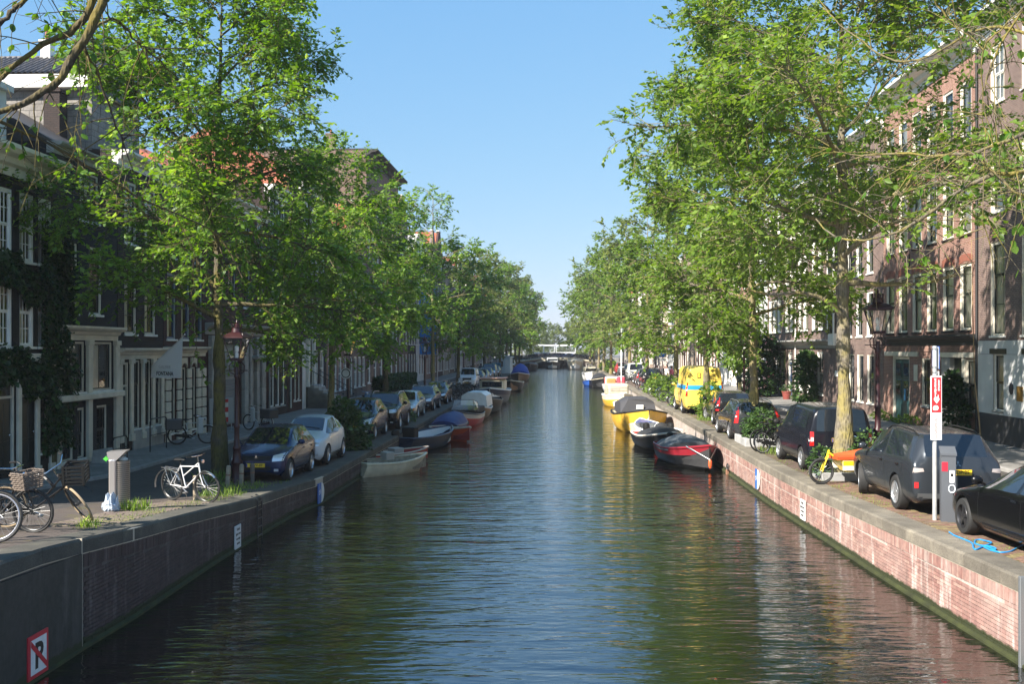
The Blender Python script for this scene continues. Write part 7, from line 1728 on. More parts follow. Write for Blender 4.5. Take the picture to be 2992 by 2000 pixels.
# ------------------------------------------------------------------ far bridge, tram, boxes
BY = 232.0
br = thing('bridge', 'pale arched stone bridge closing the canal, hung with bicycles', 'bridge', (0, 0, 0))
xa, xb = XLe(BY)-.3, XRe(BY)+.3; cx = (xa+xb)/2; hw_ = (xb-xa)/2
PALE = mat('pale_bridge_stone', (.52, .47, .36), .8, nz=(1, .2)); BRB = brickmat('bridge_brick', (.20, .10, .08), (.26, .14, .11), (.3, .25, .2))
def by(x): u = (x-cx)/hw_; return 2.28-.55*u*u
mb = MB(); n = 24; A = []; B_ = []
for k in range(n+1):
    x = xa-4+(xb-xa+8)*k/n; A.append((x, by(min(max(x, xa-1), xb+1))-.15))
arch = [(cx+hw_*.86*math.cos(math.pi*k/16), -.3+2.0*math.sin(math.pi*k/16)) for k in range(17)]
for y in (BY, BY+9):
    pts = [(xb+4, -1.5)]+A[::-1]+[(xa-4, -1.5), (cx-hw_*.86, -1.5)]+arch[::-1]+[(cx+hw_*.86, -1.5)]
    i = len(mb.v); mb.v += [(x, y, z) for x, z in pts]; mb.f.append(tuple(range(i, i+len(pts)))); mb.m.append(0)
for k in range(16): a, c = arch[k], arch[k+1]; mb.quad((a[0], BY, a[1]), (c[0], BY, c[1]), (c[0], BY+9, c[1]), (a[0], BY+9, a[1]))
mb.build('arch_wall', BRB, br)
mb = MB()
for k in range(n): (x0, z0), (x1, z1) = A[k], A[k+1]; mb.hexa([(x0, BY-.2, z0-.18), (x1, BY-.2, z1-.18), (x1, BY+9.2, z1-.18), (x0, BY+9.2, z0-.18), (x0, BY-.2, z0+.14), (x1, BY-.2, z1+.14), (x1, BY+9.2, z1+.14), (x0, BY+9.2, z0+.14)])
mb.build('deck', PALE, br)
mb = MB()
for k in range(16):
    a, c = arch[k], arch[k+1]; s = 1.1; mb.hexa([(a[0], BY-.12, a[1]), (c[0], BY-.12, c[1]), (cx+(c[0]-cx)*1.06, BY-.12, c[1]+.3), (cx+(a[0]-cx)*1.06, BY-.12, a[1]+.3), (a[0], BY-.001, a[1]), (c[0], BY-.001, c[1]), (cx+(c[0]-cx)*1.06, BY-.001, c[1]+.3), (cx+(a[0]-cx)*1.06, BY-.001, a[1]+.3)])
mb.build('arch_ring', PALE, br)
mb = MB()
for y in (BY, BY+9):
    for k in range(n): (x0, z0), (x1, z1) = A[k], A[k+1]; mb.tube([(x0, y, z0+1.1), (x1, y, z1+1.1)], .03, 4); mb.tube([(x0, y, z0+.6), (x1, y, z1+.6)], .02, 4); mb.tube([(x0, y, z0), (x0, y, z0+1.1)], .03, 4)
mb.build('railing', BLACKM, br)
def far_bike(style, dark):
    wm, P, yr_, yf_, r_ = bike_proto(style); bm = bmesh.new()
    for nm_, me_ in P: bm.from_mesh(me_)
    for yy in (yr_, yf_):
        n0 = len(bm.verts)
        for q in (wm[0], wm[1]): bm.from_mesh(q)
        bm.verts.ensure_lookup_table()
        for v in list(bm.verts)[n0:]: v.co += Vector((0, yy, r_))
    c = MB(); c.bbox(-.17, .42, .72, .17, .75, .98, .02); m_ = c.mesh('t', dark); bm.from_mesh(m_)
    me = bpy.data.meshes.new('bicycle'); bm.to_mesh(me); bm.free(); me.materials.append(dark); me.polygons.foreach_set('material_index', [0]*len(me.polygons)); return me
FB = [far_bike(sty[i], m_) for i, m_ in enumerate((BFR, BGR, BFR, mat('bike_grey', (.12, .12, .13), .5)))]
k = 0
for row in range(2):
    for x in np.arange(xa-3.5, xb+3.5, .46):
        o = link('bicycle', FB[rnd.randrange(4)], None, (x, BY+.5+row*.55, by(min(max(x, xa), xb))+.01), (0, R(rnd.uniform(-9, 9)), R(rnd.choice([70, 82, 100, 115, -85, -100, 45])))); tag(o, 'bicycle leaning against the railing of the far bridge', 'bicycle', 'bicycles on the far bridge'); k += 1
tr = thing('tram', 'white and blue tram crossing beyond the far bridge', 'tram', (9.6, 246, 2.05)); TW = mat('tram_white', (.72, .74, .76), .3, coat=.5); TB = mat('tram_blue', (.01, .08, .35), .3, coat=.5)
for x0, x1 in ((-4.6, .6), (.9, 5.6)):
    mb = MB(); mb.bbox(x0, -1.15, .9, x1, 1.15, 1.35, .06); mb.bbox(x0, -1.15, 2.75, x1, 1.15, 3.15, .1); mb.build('body', TW, tr)
    mb = MB(); mb.bbox(x0, -1.16, .25, x1, 1.16, .9, .05); mb.build('skirt', TB, tr)
    mb = MB(); nx = int((x1-x0)/2.4)
    for k in range(nx+1): x = x0+(x1-x0)*k/nx; mb.box(max(x0, x-.12), -1.14, 1.34, min(x1, x+.12), -1.0, 2.76); mb.box(max(x0, x-.12), 1.0, 1.34, min(x1, x+.12), 1.14, 2.76)
    mb.build('window_post', TW, tr)
    mb = MB(); mb.quad((x0+.05, -1.1, 1.35), (x1-.05, -1.1, 1.35), (x1-.05, -1.1, 2.75), (x0+.05, -1.1, 2.75)); mb.quad((x0+.05, 1.1, 1.35), (x1-.05, 1.1, 1.35), (x1-.05, 1.1, 2.75), (x0+.05, 1.1, 2.75)); mb.build('window', GLASS, tr, recalc=False)
    mb = MB()
    for k in (.2, .8): 
        for s in (-1, 1): mb.lathe([(.3, -.08), (.3, .08)], 12, M=Matrix.Translation((x0+(x1-x0)*k, s*.9, .25)) @ Matrix.Rotation(R(90), 4, 'X'))
    mb.build('wheel', BLACKM, tr)
mb = MB(); mb.box(-14, 241.2, -1.5, 34, 300, 2.04); o = mb.build('cross_street', SLAB); struct(o)
# blue banner hanging on a facade, kiosk, quay boxes
zb = 112.0; xb_ = XLFp(zb)+.9
bn = thing('banner', 'tall blue banner hung across a facade on the left bank', 'banner', (xb_, zb, zL(zb)), 0)
mb = MB(); mb.box(-2.6, -.02, 3.0, .9, .02, 10.5); mb.build('cloth', mat('banner_blue', (.01, .17, .5), .6, nz=(.6, .2)), bn); mb = MB(); mb.tube([(-2.8, 0, 10.5), (1.1, 0, 10.5)], .04, 6); mb.tube([(-2.8, 0, 3.0), (1.1, 0, 3.0)], .04, 6); mb.tube([(1.05, 0, -.05), (1.05, 0, 10.6)], .06, 6); mb.tube([(-2.75, 0, -.05), (-2.75, 0, 10.6)], .06, 6); mb.build('pole', STEEL, bn)
kx, ky = (1476-1496)/2992*150, 150.0
ks = thing('kiosk', 'pale blue wooden kiosk on the left quay', 'kiosk', (kx, ky, zL(ky)), R(-12)); KB = mat('kiosk_blue', (.48, .58, .64), .6, nz=(2, .1))
mb = MB(); mb.box(-.9, -1.0, -.05, .9, 1.0, 2.35); w_ = mb.build('wall', KB, ks)
for k in range(10):
    mb = MB(); mb.box(-.92, -1.02, .05+k*.23, .92, -1.003, .26+k*.23); mb.build('board', KB, w_)
mb = MB(); mb.hexa([(-1.1, -1.2, 2.5), (1.1, -1.2, 2.3), (1.1, 1.2, 2.3), (-1.1, 1.2, 2.5), (-1.1, -1.2, 2.62), (1.1, -1.2, 2.42), (1.1, 1.2, 2.42), (-1.1, 1.2, 2.62)]); mb.build('roof', KB, ks)
mb = MB(); mb.box(-.75, -1.035, .95, -.1, -1.022, 1.75); mb.build('window', DARKGLASS, ks); mb = MB(); mb.bbox(.2, -1.04, .05, .8, -1.021, 2.0, .01); mb.build('door', mat('kiosk_door', (.6, .66, .68), .6), ks, recalc=False)
for k, (x, Y, w, h, c, lb) in enumerate(((1428, 137, 1.4, 1.5, (.02, .09, .07), 'dark green container on the left quay before the kiosk'), (1450, 143, 1.3, 1.6, (.03, .16, .25), 'blue container on the left quay before the kiosk'), (1412, 136, 1.2, 1.3, (.05, .12, .16), 'grey blue container left of the green one'))):
    t = thing('waste_container', lb, 'container', ((x-1496)/2992*Y, Y, zL(Y))); m_ = mat('bin_%d' % k, c, .5)
    mb = MB(); mb.hexa([(-w/2*.88, -.4, .12), (w/2*.88, -.4, .12), (w/2*.88, .4, .12), (-w/2*.88, .4, .12), (-w/2, -.5, h*.85), (w/2, -.5, h*.85), (w/2, .5, h*.85), (-w/2, .5, h*.85)]); mb.build('body', m_, t); mb = MB(); mb.bbox(-w/2-.03, -.54, h*.86, w/2+.03, .54, h, .05); mb.build('lid', m_, t)
    mb = MB()
    for sx in (-1, 1):
        for sy in (-.3, .3): mb.lathe([(.08, -.03), (.08, .03)], 10, M=Matrix.Translation((sx*w*.35, sy, .08)) @ Matrix.Rotation(R(90), 4, 'Y'))
    mb.build('wheel', RUBBER, t)

# ------------------------------------------------------------------ near left: bin, bag, bollards, guard rails, signs, flag
bx_, by_, _ = T3(349, 1480, 20.5)
bz = zL(20.5)
PERF, nt_, b_ = nmat('perforated_steel'); o_ = nd(nt_, 'ShaderNodeTexCoord').outputs['UV']
b_.inputs['Base Color'].default_value = (.34, .30, .26, 1); b_.inputs['Metallic'].default_value = .55; b_.inputs['Roughness'].default_value = .42
lb_ = thing('litter_bin', 'round perforated steel litter bin with a flared lid on the left quay', 'litter bin', (bx_, 20.5, bz), R(8))
mb = MB(); mb.lathe([(.185, .04), (.2, .05), (.2, .96), (.205, .98), (.19, .98), (.19, .06)], 32, cap=False); mb.build('drum', PERF, lb_, smooth=True)
mb = MB()
for r_ in range(22):
    for k in range(26):
        a = -R(70)+R(140)*(k+(.5 if r_ % 2 else 0))/26-R(58); c, s = math.cos(a), math.sin(a); z = .1+r_*.039; q = .0085
        mb.quad((.2015*c+s*q, .2015*s-c*q, z), (.2015*c, .2015*s, z-q), (.2015*c-s*q, .2015*s+c*q, z), (.2015*c, .2015*s, z+q))
o = mb.build('perforation', BLACKPL, lb_, recalc=False); o['kind'] = 'stuff'
mb = MB(); mb.bbox(-.15, -.232, .02, -.02, -.14, 1.02, .02); mb.build('hinge_post', mat('bright_steel', (.62, .58, .55), .3, .75), lb_, recalc=False)
mb = MB(); mb.hexa([(-.17, -.2, 1.0), (-.02, -.2, 1.0), (-.02, .16, 1.0), (-.17, .16, 1.0), (-.2, -.2, 1.17), (.17, -.2, 1.19), (.17, .17, 1.19), (-.2, .17, 1.17)]); mb.build('lid', mat('bright_steel', (.62, .58, .55), .3, .75), lb_)
rs = np.random.RandomState(3); mb = MB()
mb.sphere((.07, .0, 1.0), .1, 9, 6, (1, 1, .6)); mb.build('rubbish', mat('rubbish_pale', (.5, .5, .45), .8), lb_, smooth=True); mb = MB(); mb.prism([(-.27, 1.04), (-.2, 1.1), (-.2, 1.065), (-.165, 1.065), (-.165, 1.015), (-.2, 1.015), (-.2, .98)], -.2, -.19); mb.build('green_sticker', mat('sticker_green', (.08, .5, .05), .5), lb_)
tb = thing('plastic_bag', 'crumpled white plastic bag at the foot of the litter bin', 'plastic bag', (T3(326, 1500, 20.0)[0], 20.0, zL(20)))
bm = bmesh.new(); bmesh.ops.create_icosphere(bm, subdivisions=4, radius=.16)
for v in bm.verts:
    d = v.co.normalized(); v.co *= 1+.14*math.sin(5*d.x+3*d.z)+.09*math.sin(9*d.y+7*d.z)+.04*math.sin(17*d.x+13*d.y); v.co.z = max(-.115, v.co.z*.85)
    if d.z > .55: v.co.z += .05+.09*math.sin(9*d.x)
me = bpy.data.meshes.new('bag'); bm.to_mesh(me); bm.free(); me.materials.append(mat('bag_plastic', (.40, .46, .54), .45, nz=(9, .12), bump=(14, .3, .02))); o = link('bag', me, tb, (0, 0, .115))
for k, (x, y0, Y, lb) in enumerate(((664, 1396, 26.6, 'short pale wooden post just right of the touring bicycle'), (704, 1383, 27.1, 'pale wooden post in front of the lamp base'), (737, 1380, 27.4, 'darker wooden post by the blue hatchback bumper'), (572, 1450, 23.4, 'wooden post behind the touring bicycle'))):
    X = T3(x, y0, Y)[0]; t = tag(None or bpy.data.objects.new('wooden_post', None), lb, 'bollard', 'wooden posts round the lamp'); COL.objects.link(t); t.location = (X, Y, zL(Y)); t.rotation_euler = (R(2*k-3), R(3-k), 0)
    mb = MB(); mb.lathe([(.06, -.1), (.062, .5), (.055, .555), (.03, .57)], 10); mb.build('post', WOODP if k != 2 else mat('dark_wood', (.12, .10, .08), .85), t, smooth=True); mb = MB(); mb.lathe([(.0635, .30), (.0635, .34)], 10); mb.build('band', mat('rust', (.2, .1, .06), .8), t)
for Y, w, lb in ((33.4, 1.1, 'low black hoop rail before the lower shop windows'), (36.6, 1.5, 'taller black hoop rail before the cream door')):
    t = thing('hoop_rail', lb, 'railing', (XLFp(Y)+.9, Y, zL(Y)+.09), math.atan2(1, AX)); h_ = .75 if w < 1.3 else 1.15
    mb = MB(); mb.tube([(-w/2, 0, -.02), (-w/2, 0, h_-.1), (-w/2+.1, 0, h_), (w/2-.1, 0, h_), (w/2, 0, h_-.1), (w/2, 0, -.02)], .022, 6); mb.build('hoop', BLACKM, t, smooth=True); mb = MB(); mb.tube([(-w/2, 0, h_*.5), (w/2, 0, h_*.5)], .016, 6); mb.build('crossbar', BLACKM, t)
st_ = thing('stone_block', 'rough grey guard stone on the left pavement', 'stone', (XLFp(32.6)+.7, 32.6, zL(32)+.09)); mb = MB(); mb.loft([[(-.3, -.2, -.05), (.3, -.22, -.05), (.32, .2, -.05), (-.28, .22, -.05)], [(-.25, -.18, .4), (.2, -.18, .48), (.24, .16, .46), (-.2, .18, .36)]], True, True); mb.build('block', STONE, st_)
# flag
F3 = H3.root; fz = 37.2
fl = thing('flag', 'pale pennant flag lettered GALERIE FONTANA on a slanted pole', 'flag', (XLFp(41.2)+.02, 41.2, zL(41)+.09+3.9), 0)
P0 = Vector(T3(420, 1090, 38.6)); P1 = Vector(T3(536, 982, 36.6)); fl.location = P0
d = P1-P0; mb = MB(); mb.tube([(-.25, .25, -.28), tuple(d*1.02)], .018, 6); mb.sphere(tuple(d*1.03), .035, 8, 5); mb.build('pole', WHITEINK, fl, smooth=True)
A_ = d*.30; Bt = d*.985
def F(px, py, Y): return Vector(T3(px, py, Y))-P0
c0, c1, c2, c3 = d*.2, d*.985, F(529, 1106, 36.8), F(440, 1105, 38.0)
mb = MB(); rows = []
for i in range(13):
    u = i/12; a = c0*(1-u)+c1*u; b = c3*(1-u)+c2*u; rows.append([tuple(a*(1-v)+b*v+Vector((0, .05*math.sin(u*7+v*3)*v, 0))) for v in np.linspace(0, 1, 9)])
mb.loft(rows, False, False); FW_, ft_, fb_ = nmat('flag_cloth'); fb_.inputs['Base Color'].default_value = (.9, .91, .92, 1); fb_.inputs['Roughness'].default_value = .8; tl_ = nd(ft_, 'ShaderNodeBsdfTranslucent'); tl_.inputs[0].default_value = (.9, .91, .92, 1); mx_ = nd(ft_, 'ShaderNodeMixShader'); mx_.inputs[0].default_value = .4; ft_.links.new(fb_.outputs[0], mx_.inputs[1]); ft_.links.new(tl_.outputs[0], mx_.inputs[2]); ft_.links.new(mx_.outputs[0], ft_.nodes['Material Output'].inputs[0]); fo = mb.build('cloth', FW_, fl, smooth=True)
wd = (c2-c3); ang = math.atan2(wd.y, wd.x); cm = (c2+c3)/2; wl = Vector((wd.x, wd.y, 0)).length
text('GALERIE', .17, mat('flag_grey_letters', (.12, .13, .15), .6), fo, tuple(cm+Vector((0, -.10, .40))), (R(90), 0, ang), 'lettering', -.004, .001, 1.22); text('FONTANA', .2, INK, fo, tuple(cm+Vector((0, -.10, .16))), (R(90), 0, ang), 'lettering', .006, .001, 1.12)
# signs on the quay walls
def wallsign(label, side, Y, z0, z1, w, build, cat='sign', name='wall_sign'):
    XE = XLe if side == 'left' else XRe; sg = 1 if side == 'left' else -1
    dx = (XE(Y+.2)-XE(Y-.2))/.4
    rz = math.atan2(1, dx) if side == 'left' else math.atan2(-1, -dx)
    t = thing(name, label, cat, (XE(Y)+sg*.03, Y, z0), rz); build(t, w, z1-z0); return t
def s_nopark(t, w, h):
    mb = MB(); mb.bbox(-w/2, -.012, 0, w/2, .02, h, .006); mb.build('plate', mat('sign_red', (.50, .02, .03), .5, nz=(6, .2)), t, recalc=False)
    q = .06; mb = MB(); mb.box(-w/2+q, -.016, q, w/2-q, -.013, h-q); mb.build('face', mat('sign_white', (.68, .68, .66), .5, nz=(7, .12)), t)
    text('P', h*.80, INK, t, (0, -.0175, h*.47), (R(90), 0, 0), 'lettering', .016, .001, .95)
    mb = MB(); a = (-w/2+q*.9, h-q*.9); b = (w/2-q*.9, q*.9); mb.poly([(a[0], -.0205, a[1]), (a[0], -.0205, a[1]-.09), (b[0], -.0205, b[1]), (b[0], -.0205, b[1]+.09)]); mb.build('red_bar', mat('sign_red', (.50, .02, .03)), t)
wallsign('red framed square sign with a crossed out P on the concrete quay', 'left', 13.85, .05, .64, .55, s_nopark)
def s_info(t, w, h):
    mb = MB(); mb.bbox(-w/2, -.01, 0, w/2, .02, h, .005); mb.build('plate', mat('sign_white2', (.6, .6, .6), .5, nz=(8, .08)), t, recalc=False)
    for k, s in enumerate(('Verboden', 'ligplaats te nemen', 'met vaartuigen', 'Amsterdam')): text(s, .085 if k else .1, INK, t, (0, -.0125, h*(.84-.2*k)), (R(90), 0, 0), 'lettering', .0006, .0008, .55)
wallsign('white notice board with dark lines of text on the left brick quay', 'left', 22.75, .03, .55, .42, s_info)
wallsign('white notice board with dark lines of text on the sunlit right quay', 'right', 25.7, .17, .68, .42, s_info)
def s_blue(t, w, h):
    mb = MB(); n = 10; pts = [(-w/2, 0), (w*.05, -.0), (w*.05, h), (-w/2, h)]
    mb.box(-w/2, -.012, 0, 0, .015, h); mb.build('blue_half', mat('sign_blue', (.01, .12, .42), .45, nz=(5, .2)), t)
    mb = MB(); arc = [(0, 0)]+[(w/2*math.cos(a)*.95+.0, h/2+h/2*math.sin(a)) for a in np.linspace(-math.pi/2, math.pi/2, 12)][0:]+[(0, h)]
    mb.prism(arc, -.012, .015); mb.build('white_half', mat('sign_white', (.68, .68, .66)), t)
    text('25', .17, WHITEINK, t, (-w*.25, -.0145, h*.55), (R(90), R(-18), 0), 'lettering', .002, .001)
wallsign('blue and white rounded plate on the dark left quay wall', 'left', 29.4, .05, .62, .62, s_blue)
t_ = wallsign('blue and white rounded plate on the right quay wall', 'right', 31.0, .2, .8, .62, s_blue)
# quay ladder on the left wall
Y = 24.3; ld = thing('quay_ladder', 'dark iron ladder set into the left quay wall', 'ladder', (XLe(Y)+.05, Y, 0), math.atan2(1, .05)); mb = MB()
for s in (-.17, .17): mb.tube([(s, 0, -.3), (s, 0, zL(Y)-.05), (s, .15, zL(Y)+.02)], .02, 6)
mb.build('rail', BLACKM, ld)
for k in range(5): mb = MB(); mb.tube([(-.17, 0, .05+k*.2), (.17, 0, .05+k*.2)], .014, 6); mb.build('rung', BLACKM, ld)
# spiked iron screen at the right bridge abutment
sp = thing('spiked_screen', 'grey iron post with a row of spikes at the right picture edge', 'barrier', (XRe(14.4)-.02, 14.4, 0)); GI = mat('grey_iron', (.17, .18, .19), .5, .4)
mb = MB(); mb.bbox(-.06, -.03, -.2, .01, .03, 1.28, .008); mb.build('post', GI, sp, recalc=False)
for k in range(11):
    z = .02+k*.118; mb = MB(); mb.loft([[(-.01, -.02, z-.022), (.02, -.02, z-.022), (.02, .02, z-.022), (-.01, .02, z-.022)] if False else [(-.02, .0, z+.03), (0, -.02, z), (-.02, 0, z-.03), (-.04, .02, z)], [(.0, -.9, z-.34+.008), (.004, -.9, z-.34), (0, -.9, z-.348), (-.004, -.9, z-.34)]], True, True)
    mb.v = [(x-(y)*.32, y*.25, zz_+0) for x, y, zz_ in mb.v]; mb.build('spike', GI, sp)
# iron mooring ring on the right wall
Y = 36.3; mr = thing('mooring_ring', 'rusty iron fender block with ring hanging on the right quay', 'mooring ring', (XRe(Y)-.06, Y, .25), R(90)); mb = MB(); mb.tube([(.12*math.cos(2*math.pi*k/16), 0, .12*math.sin(2*math.pi*k/16)) for k in range(16)], .025, 6, closed=True); mb.build('ring', BLACKM, mr); mb = MB(); mb.bbox(-.07, -.05, -.28, .07, .06, -.08, .02); mb.build('block', mat('rust', (.2, .1, .06)), mr)
# stone planter with kerb stones on the right quay
pl = thing('stone_planter', 'low grey stone planter kerb round the mossy trunk beside the bicycles', 'planter', (XRe(36.4)+1.15, 36.4, zR(36)), -math.atan(AX)); GST = mat('planter_stone', (.33, .33, .33), .85, nz=(4, .2), rndvar=.12)
for q in ((-.75, -1.1, .75, -.95), (-.75, .95, .75, 1.1), (-.75, -.94, -.6, .0), (-.75, .01, -.6, .94), (.6, -.94, .75, .94)): mb = MB(); mb.bbox(q[0], q[1], -.1, q[2], q[3], .27, .02); mb.build('kerb_stone', GST, pl, recalc=False)
mb = MB(); mb.box(-.6, -.95, 0, .6, .95, .2); mb.build('soil', MUD, pl)
pl = thing('stone_planter', 'small kerb stone bed at the foot of the thick mossy trunk', 'planter', (XRe(27.1)+1.45, 27.0, zR(27)), -math.atan(AX))
for q in ((-.8, -.75, .8, -.62), (-.8, -.61, -.67, .7), (.67, -.61, .8, .7)): mb = MB(); mb.bbox(q[0], q[1], -.1, q[2], q[3], .2, .02); mb.build('kerb_stone', GST, pl, recalc=False)
# ------------------------------------------------------------------ charging point, sign post, cable
X, Y, _ = T3(2757, 1520, 19.55); z = zR(19.55)
cp = thing('charging_post', 'grey electric charging post between the parked off-roader and saloon', 'charging post', (X+.08, 19.55, z), R(-14)); cp.scale = (.76, .8, .97); CG = mat('charger_grey', (.085, .092, .105), .5)
mb = MB(); mb.loft([[(-.17, -.13, 0), (.17, -.13, 0), (.17, .13, 0), (-.17, .13, 0)], [(-.17, -.13, 1.30), (.17, -.13, 1.30), (.17, .13, 1.42), (-.17, .13, 1.42)]], True, True); bd = mb.build('cabinet', CG, cp); mb = MB(); mb.hexa([(-.19, -.15, 1.305), (.19, -.15, 1.305), (.19, .15, 1.43), (-.19, .15, 1.43), (-.19, -.15, 1.35), (.19, -.15, 1.35), (.19, .15, 1.475), (-.19, .15, 1.475)]); mb.build('cap', CG, cp)
mb = MB(); mb.box(-.16, -.136, 1.0, -.02, -.1315, 1.18); mb.build('red_label', mat('label_red', (.6, .02, .04), .4), bd); mb = MB(); mb.box(.02, -.136, .78, .13, -.1315, 1.02); o = mb.build('white_label', WHITEINK, bd); mb = MB(); mb.lathe([(.035, 0), (.035, .004)], 14, M=Matrix.Translation((.075, -.137, .93)) @ Matrix.Rotation(R(90), 4, 'X')); mb.build('socket', BLACKPL, o)
mb = MB(); mb.tube([(.075+.075*math.cos(2*math.pi*k/20), -.14, .66+.075*math.sin(2*math.pi*k/20)) for k in range(20)], .014, 6, closed=True); mb.build('light_ring', mat('ring_pale', (.6, .65, .7), .3), bd)
X, Y, _ = T3(2731, 1518, 19.7); spx = X; sz = zR(19.7)
sg_ = thing('sign_post', 'pale metal post with red white charging sign and blue parking board', 'sign', (X, 19.7, sz)); mb = MB(); mb.lathe([(.042, -.1), (.042, 3.35), (.03, 3.36)], 14); mb.build('post', mat('galvanised', (.6, .6, .58), .4, .5, nz=(6, .15)), sg_, smooth=True)
mb = MB(); mb.bbox(-.1, -.062, 1.55, .115, -.045, 2.78, .005); bdw = mb.build('board', WHITEINK, sg_, recalc=False); mb = MB(); mb.box(-.083, -.066, 2.08, .098, -.0625, 2.755); rdp = mb.build('red_panel', mat('sign_bright_red', (.68, .025, .03), .45), bdw)
text('amsterdam', .07, WHITEINK, rdp, (-.01, -.068, 2.58), (R(90), R(90), 0), 'lettering', .001); text('elektrisch', .055, WHITEINK, rdp, (.055, -.068, 2.60), (R(90), R(90), 0), 'lettering', .001)
mb = MB(); mb.sphere((.01, -.069, 2.335), .055, 12, 6, (1, .05, .8)); mb.prism([(-.045, 2.33), (.065, 2.33), (.01, 2.25)], -.071, -.067); mb.box(-.025, -.071, 2.37, -.012, -.067, 2.42); mb.box(.032, -.071, 2.37, .045, -.067, 2.42); mb.build('plug_symbol', WHITEINK, rdp)
text('e', .2, WHITEINK, rdp, (.008, -.068, 2.17), (R(90), R(90), 0), 'lettering', .008); text('Oplaadpunt', .098, mat('sign_grey_red', (.45, .12, .1), .5), bdw, (.01, -.0645, 1.80), (R(90), R(90), 0), 'lettering', .0)
# parking board, almost edge on
mb = MB(); mb.bbox(.10, -.02, 2.92, .112, .60, 3.34, .003); pb = mb.build('parking_board', mat('board_back', (.35, .35, .35), .5), sg_, recalc=False)
M_ = Matrix.Rotation(R(28), 4, 'Z')
for o in (pb,): o.rotation_euler = (0, 0, R(-13)); o.location = (-.04, 0, .0)
mb = MB(); mb.box(.095, .601, 2.91, .15, .64, 3.35); mb.box(.113, -.03, 2.91, .118, .6, 3.35); mb.build('blue_face', mat('board_blue', (.01, .12, .55), .4), pb)
mb = MB(); mb.bbox(.10, -.02, 2.66, .115, .22, 2.87, .003); o = mb.build('lower_plate', WHITEINK, sg_, recalc=False); o.rotation_euler = (0, 0, R(-10)); o.location = (-.04, 0, 0)
mb = MB()
for z_ in (2.72, 2.85, 2.95, 3.3): mb.lathe([(.05, z_-.012), (.05, z_+.012)], 12); mb.tube([(.04, 0, z_), (.1, .04, z_)], .012, 5)
mb.build('clamp', STEEL, sg_)
cb_ = tag(bpy.data.objects.new('charging_cable', None), 'bright blue charging cable looped in a knot on the right coping', 'cable'); COL.objects.link(cb_)
pts = [(855, 1245), (885, 1268), (950, 1295), (1010, 1322), (1012, 1360), (1030, 1370), (1080, 1345), (1140, 1328), (1110, 1318), (1060, 1298), (1025, 1300), (1018, 1325), (1060, 1340), (1120, 1352), (1165, 1368), (1150, 1372), (1100, 1352), (1070, 1350), (1120, 1372), (1190, 1390), (1250, 1385), (1290, 1362), (1344, 1328), (1400, 1312)]
W3 = []
for k, (a, b) in enumerate(pts):
    px, py = 2392+a*.4464, 1000+b*.4464; Yg = 2992*3.29/(py-1016.5); W3.append(((px-1496)/2992*Yg, Yg, zR(Yg)+.014+.018*(k in (7, 8, 13, 14, 16, 17))))
W3 = np.array(W3); tt = np.linspace(0, 1, len(W3)*5); Ws = np.stack([np.interp(tt, np.linspace(0, 1, len(W3)), W3[:, i]) for i in range(3)], 1)
for _ in range(3): Ws[1:-1] = (Ws[:-2]+2*Ws[1:-1]+Ws[2:])/4
mb = MB(); mb.tube([tuple(p) for p in Ws], .014, 7); o = mb.build('cable', mat('cable_blue', (.02, .25, .6), .4), cb_, smooth=True)
# young staked tree before the white plaster plinth
yt = thing('sapling', 'slender leaning bare stem before the white plaster plinth', 'sapling', (XRFp(36.2)-.75, 35.9, zR(36)+.09)); mb = MB(); mb.tube([(.25, 0, -.05), (.18, 0, .8), (.02, 0, 2.2), (-.04, 0, 4.5), (-.1, 0, 7.5)], [.03, .028, .024, .018, .008], 6); mb.build('stem', mat('stem_tan', (.35, .24, .13), .8), yt, smooth=True)
fp = thing('flower_pot', 'round red flower pot beside the blue shop door', 'flower pot', (XRFp(66)-.6, 66.0, zR(66)+.09)); mb = MB(); mb.lathe([(.22, 0), (.3, .45), (.33, .46), (.33, .52), (.27, .52), (.25, .4)], 18, cap=False); mb.lathe([(.26, .44), (.01, .45)], 18); mb.build('pot', mat('pot_red', (.22, .05, .04), .6), fp, smooth=True); rs = np.random.RandomState(2); p_, d_ = blob(160, (0, 0, .65), (.28, .28, .25), rs); foliage('plant', fp, p_, d_, .12, LEAFS, 3)
# moorings, mast on the right quay
ms_ = thing('flag_mast', 'thin white mast standing on the right quay among the bicycles', 'mast', (XRe(89)-.6, 89, .2)); mb = MB(); mb.lathe([(.05, -.3), (.045, 5), (.02, 6.2)], 8); mb.build('mast', WHITEINK, ms_, smooth=True); mb = MB(); mb.tube([(-.25, 0, 1.8), (.25, 0, 1.8)], .03, 5); mb.tube([(-.25, 0, 2.6), (.25, 0, 2.6)], .03, 5); mb.build('crosspiece', WHITEINK, ms_)
pe = thing('parking_sign', 'small blue sign on a post above the far right bicycles', 'sign', (T3(1936, 1050, 92)[0], 92, zR(92)+.05)); mb = MB(); mb.tube([(0, 0, -.05), (0, 0, 3.0)], .035, 8); mb.build('post', STEEL, pe); mb = MB(); mb.bbox(-.32, -.06, 2.5, .32, -.038, 3.05, .01); mb.build('board', mat('board_blue', (.01, .12, .55)), pe, recalc=False); mb = MB(); mb.bbox(-.3, -.06, 2.15, .3, -.038, 2.42, .01); mb.build('lower_plate', WHITEINK, pe, recalc=False)
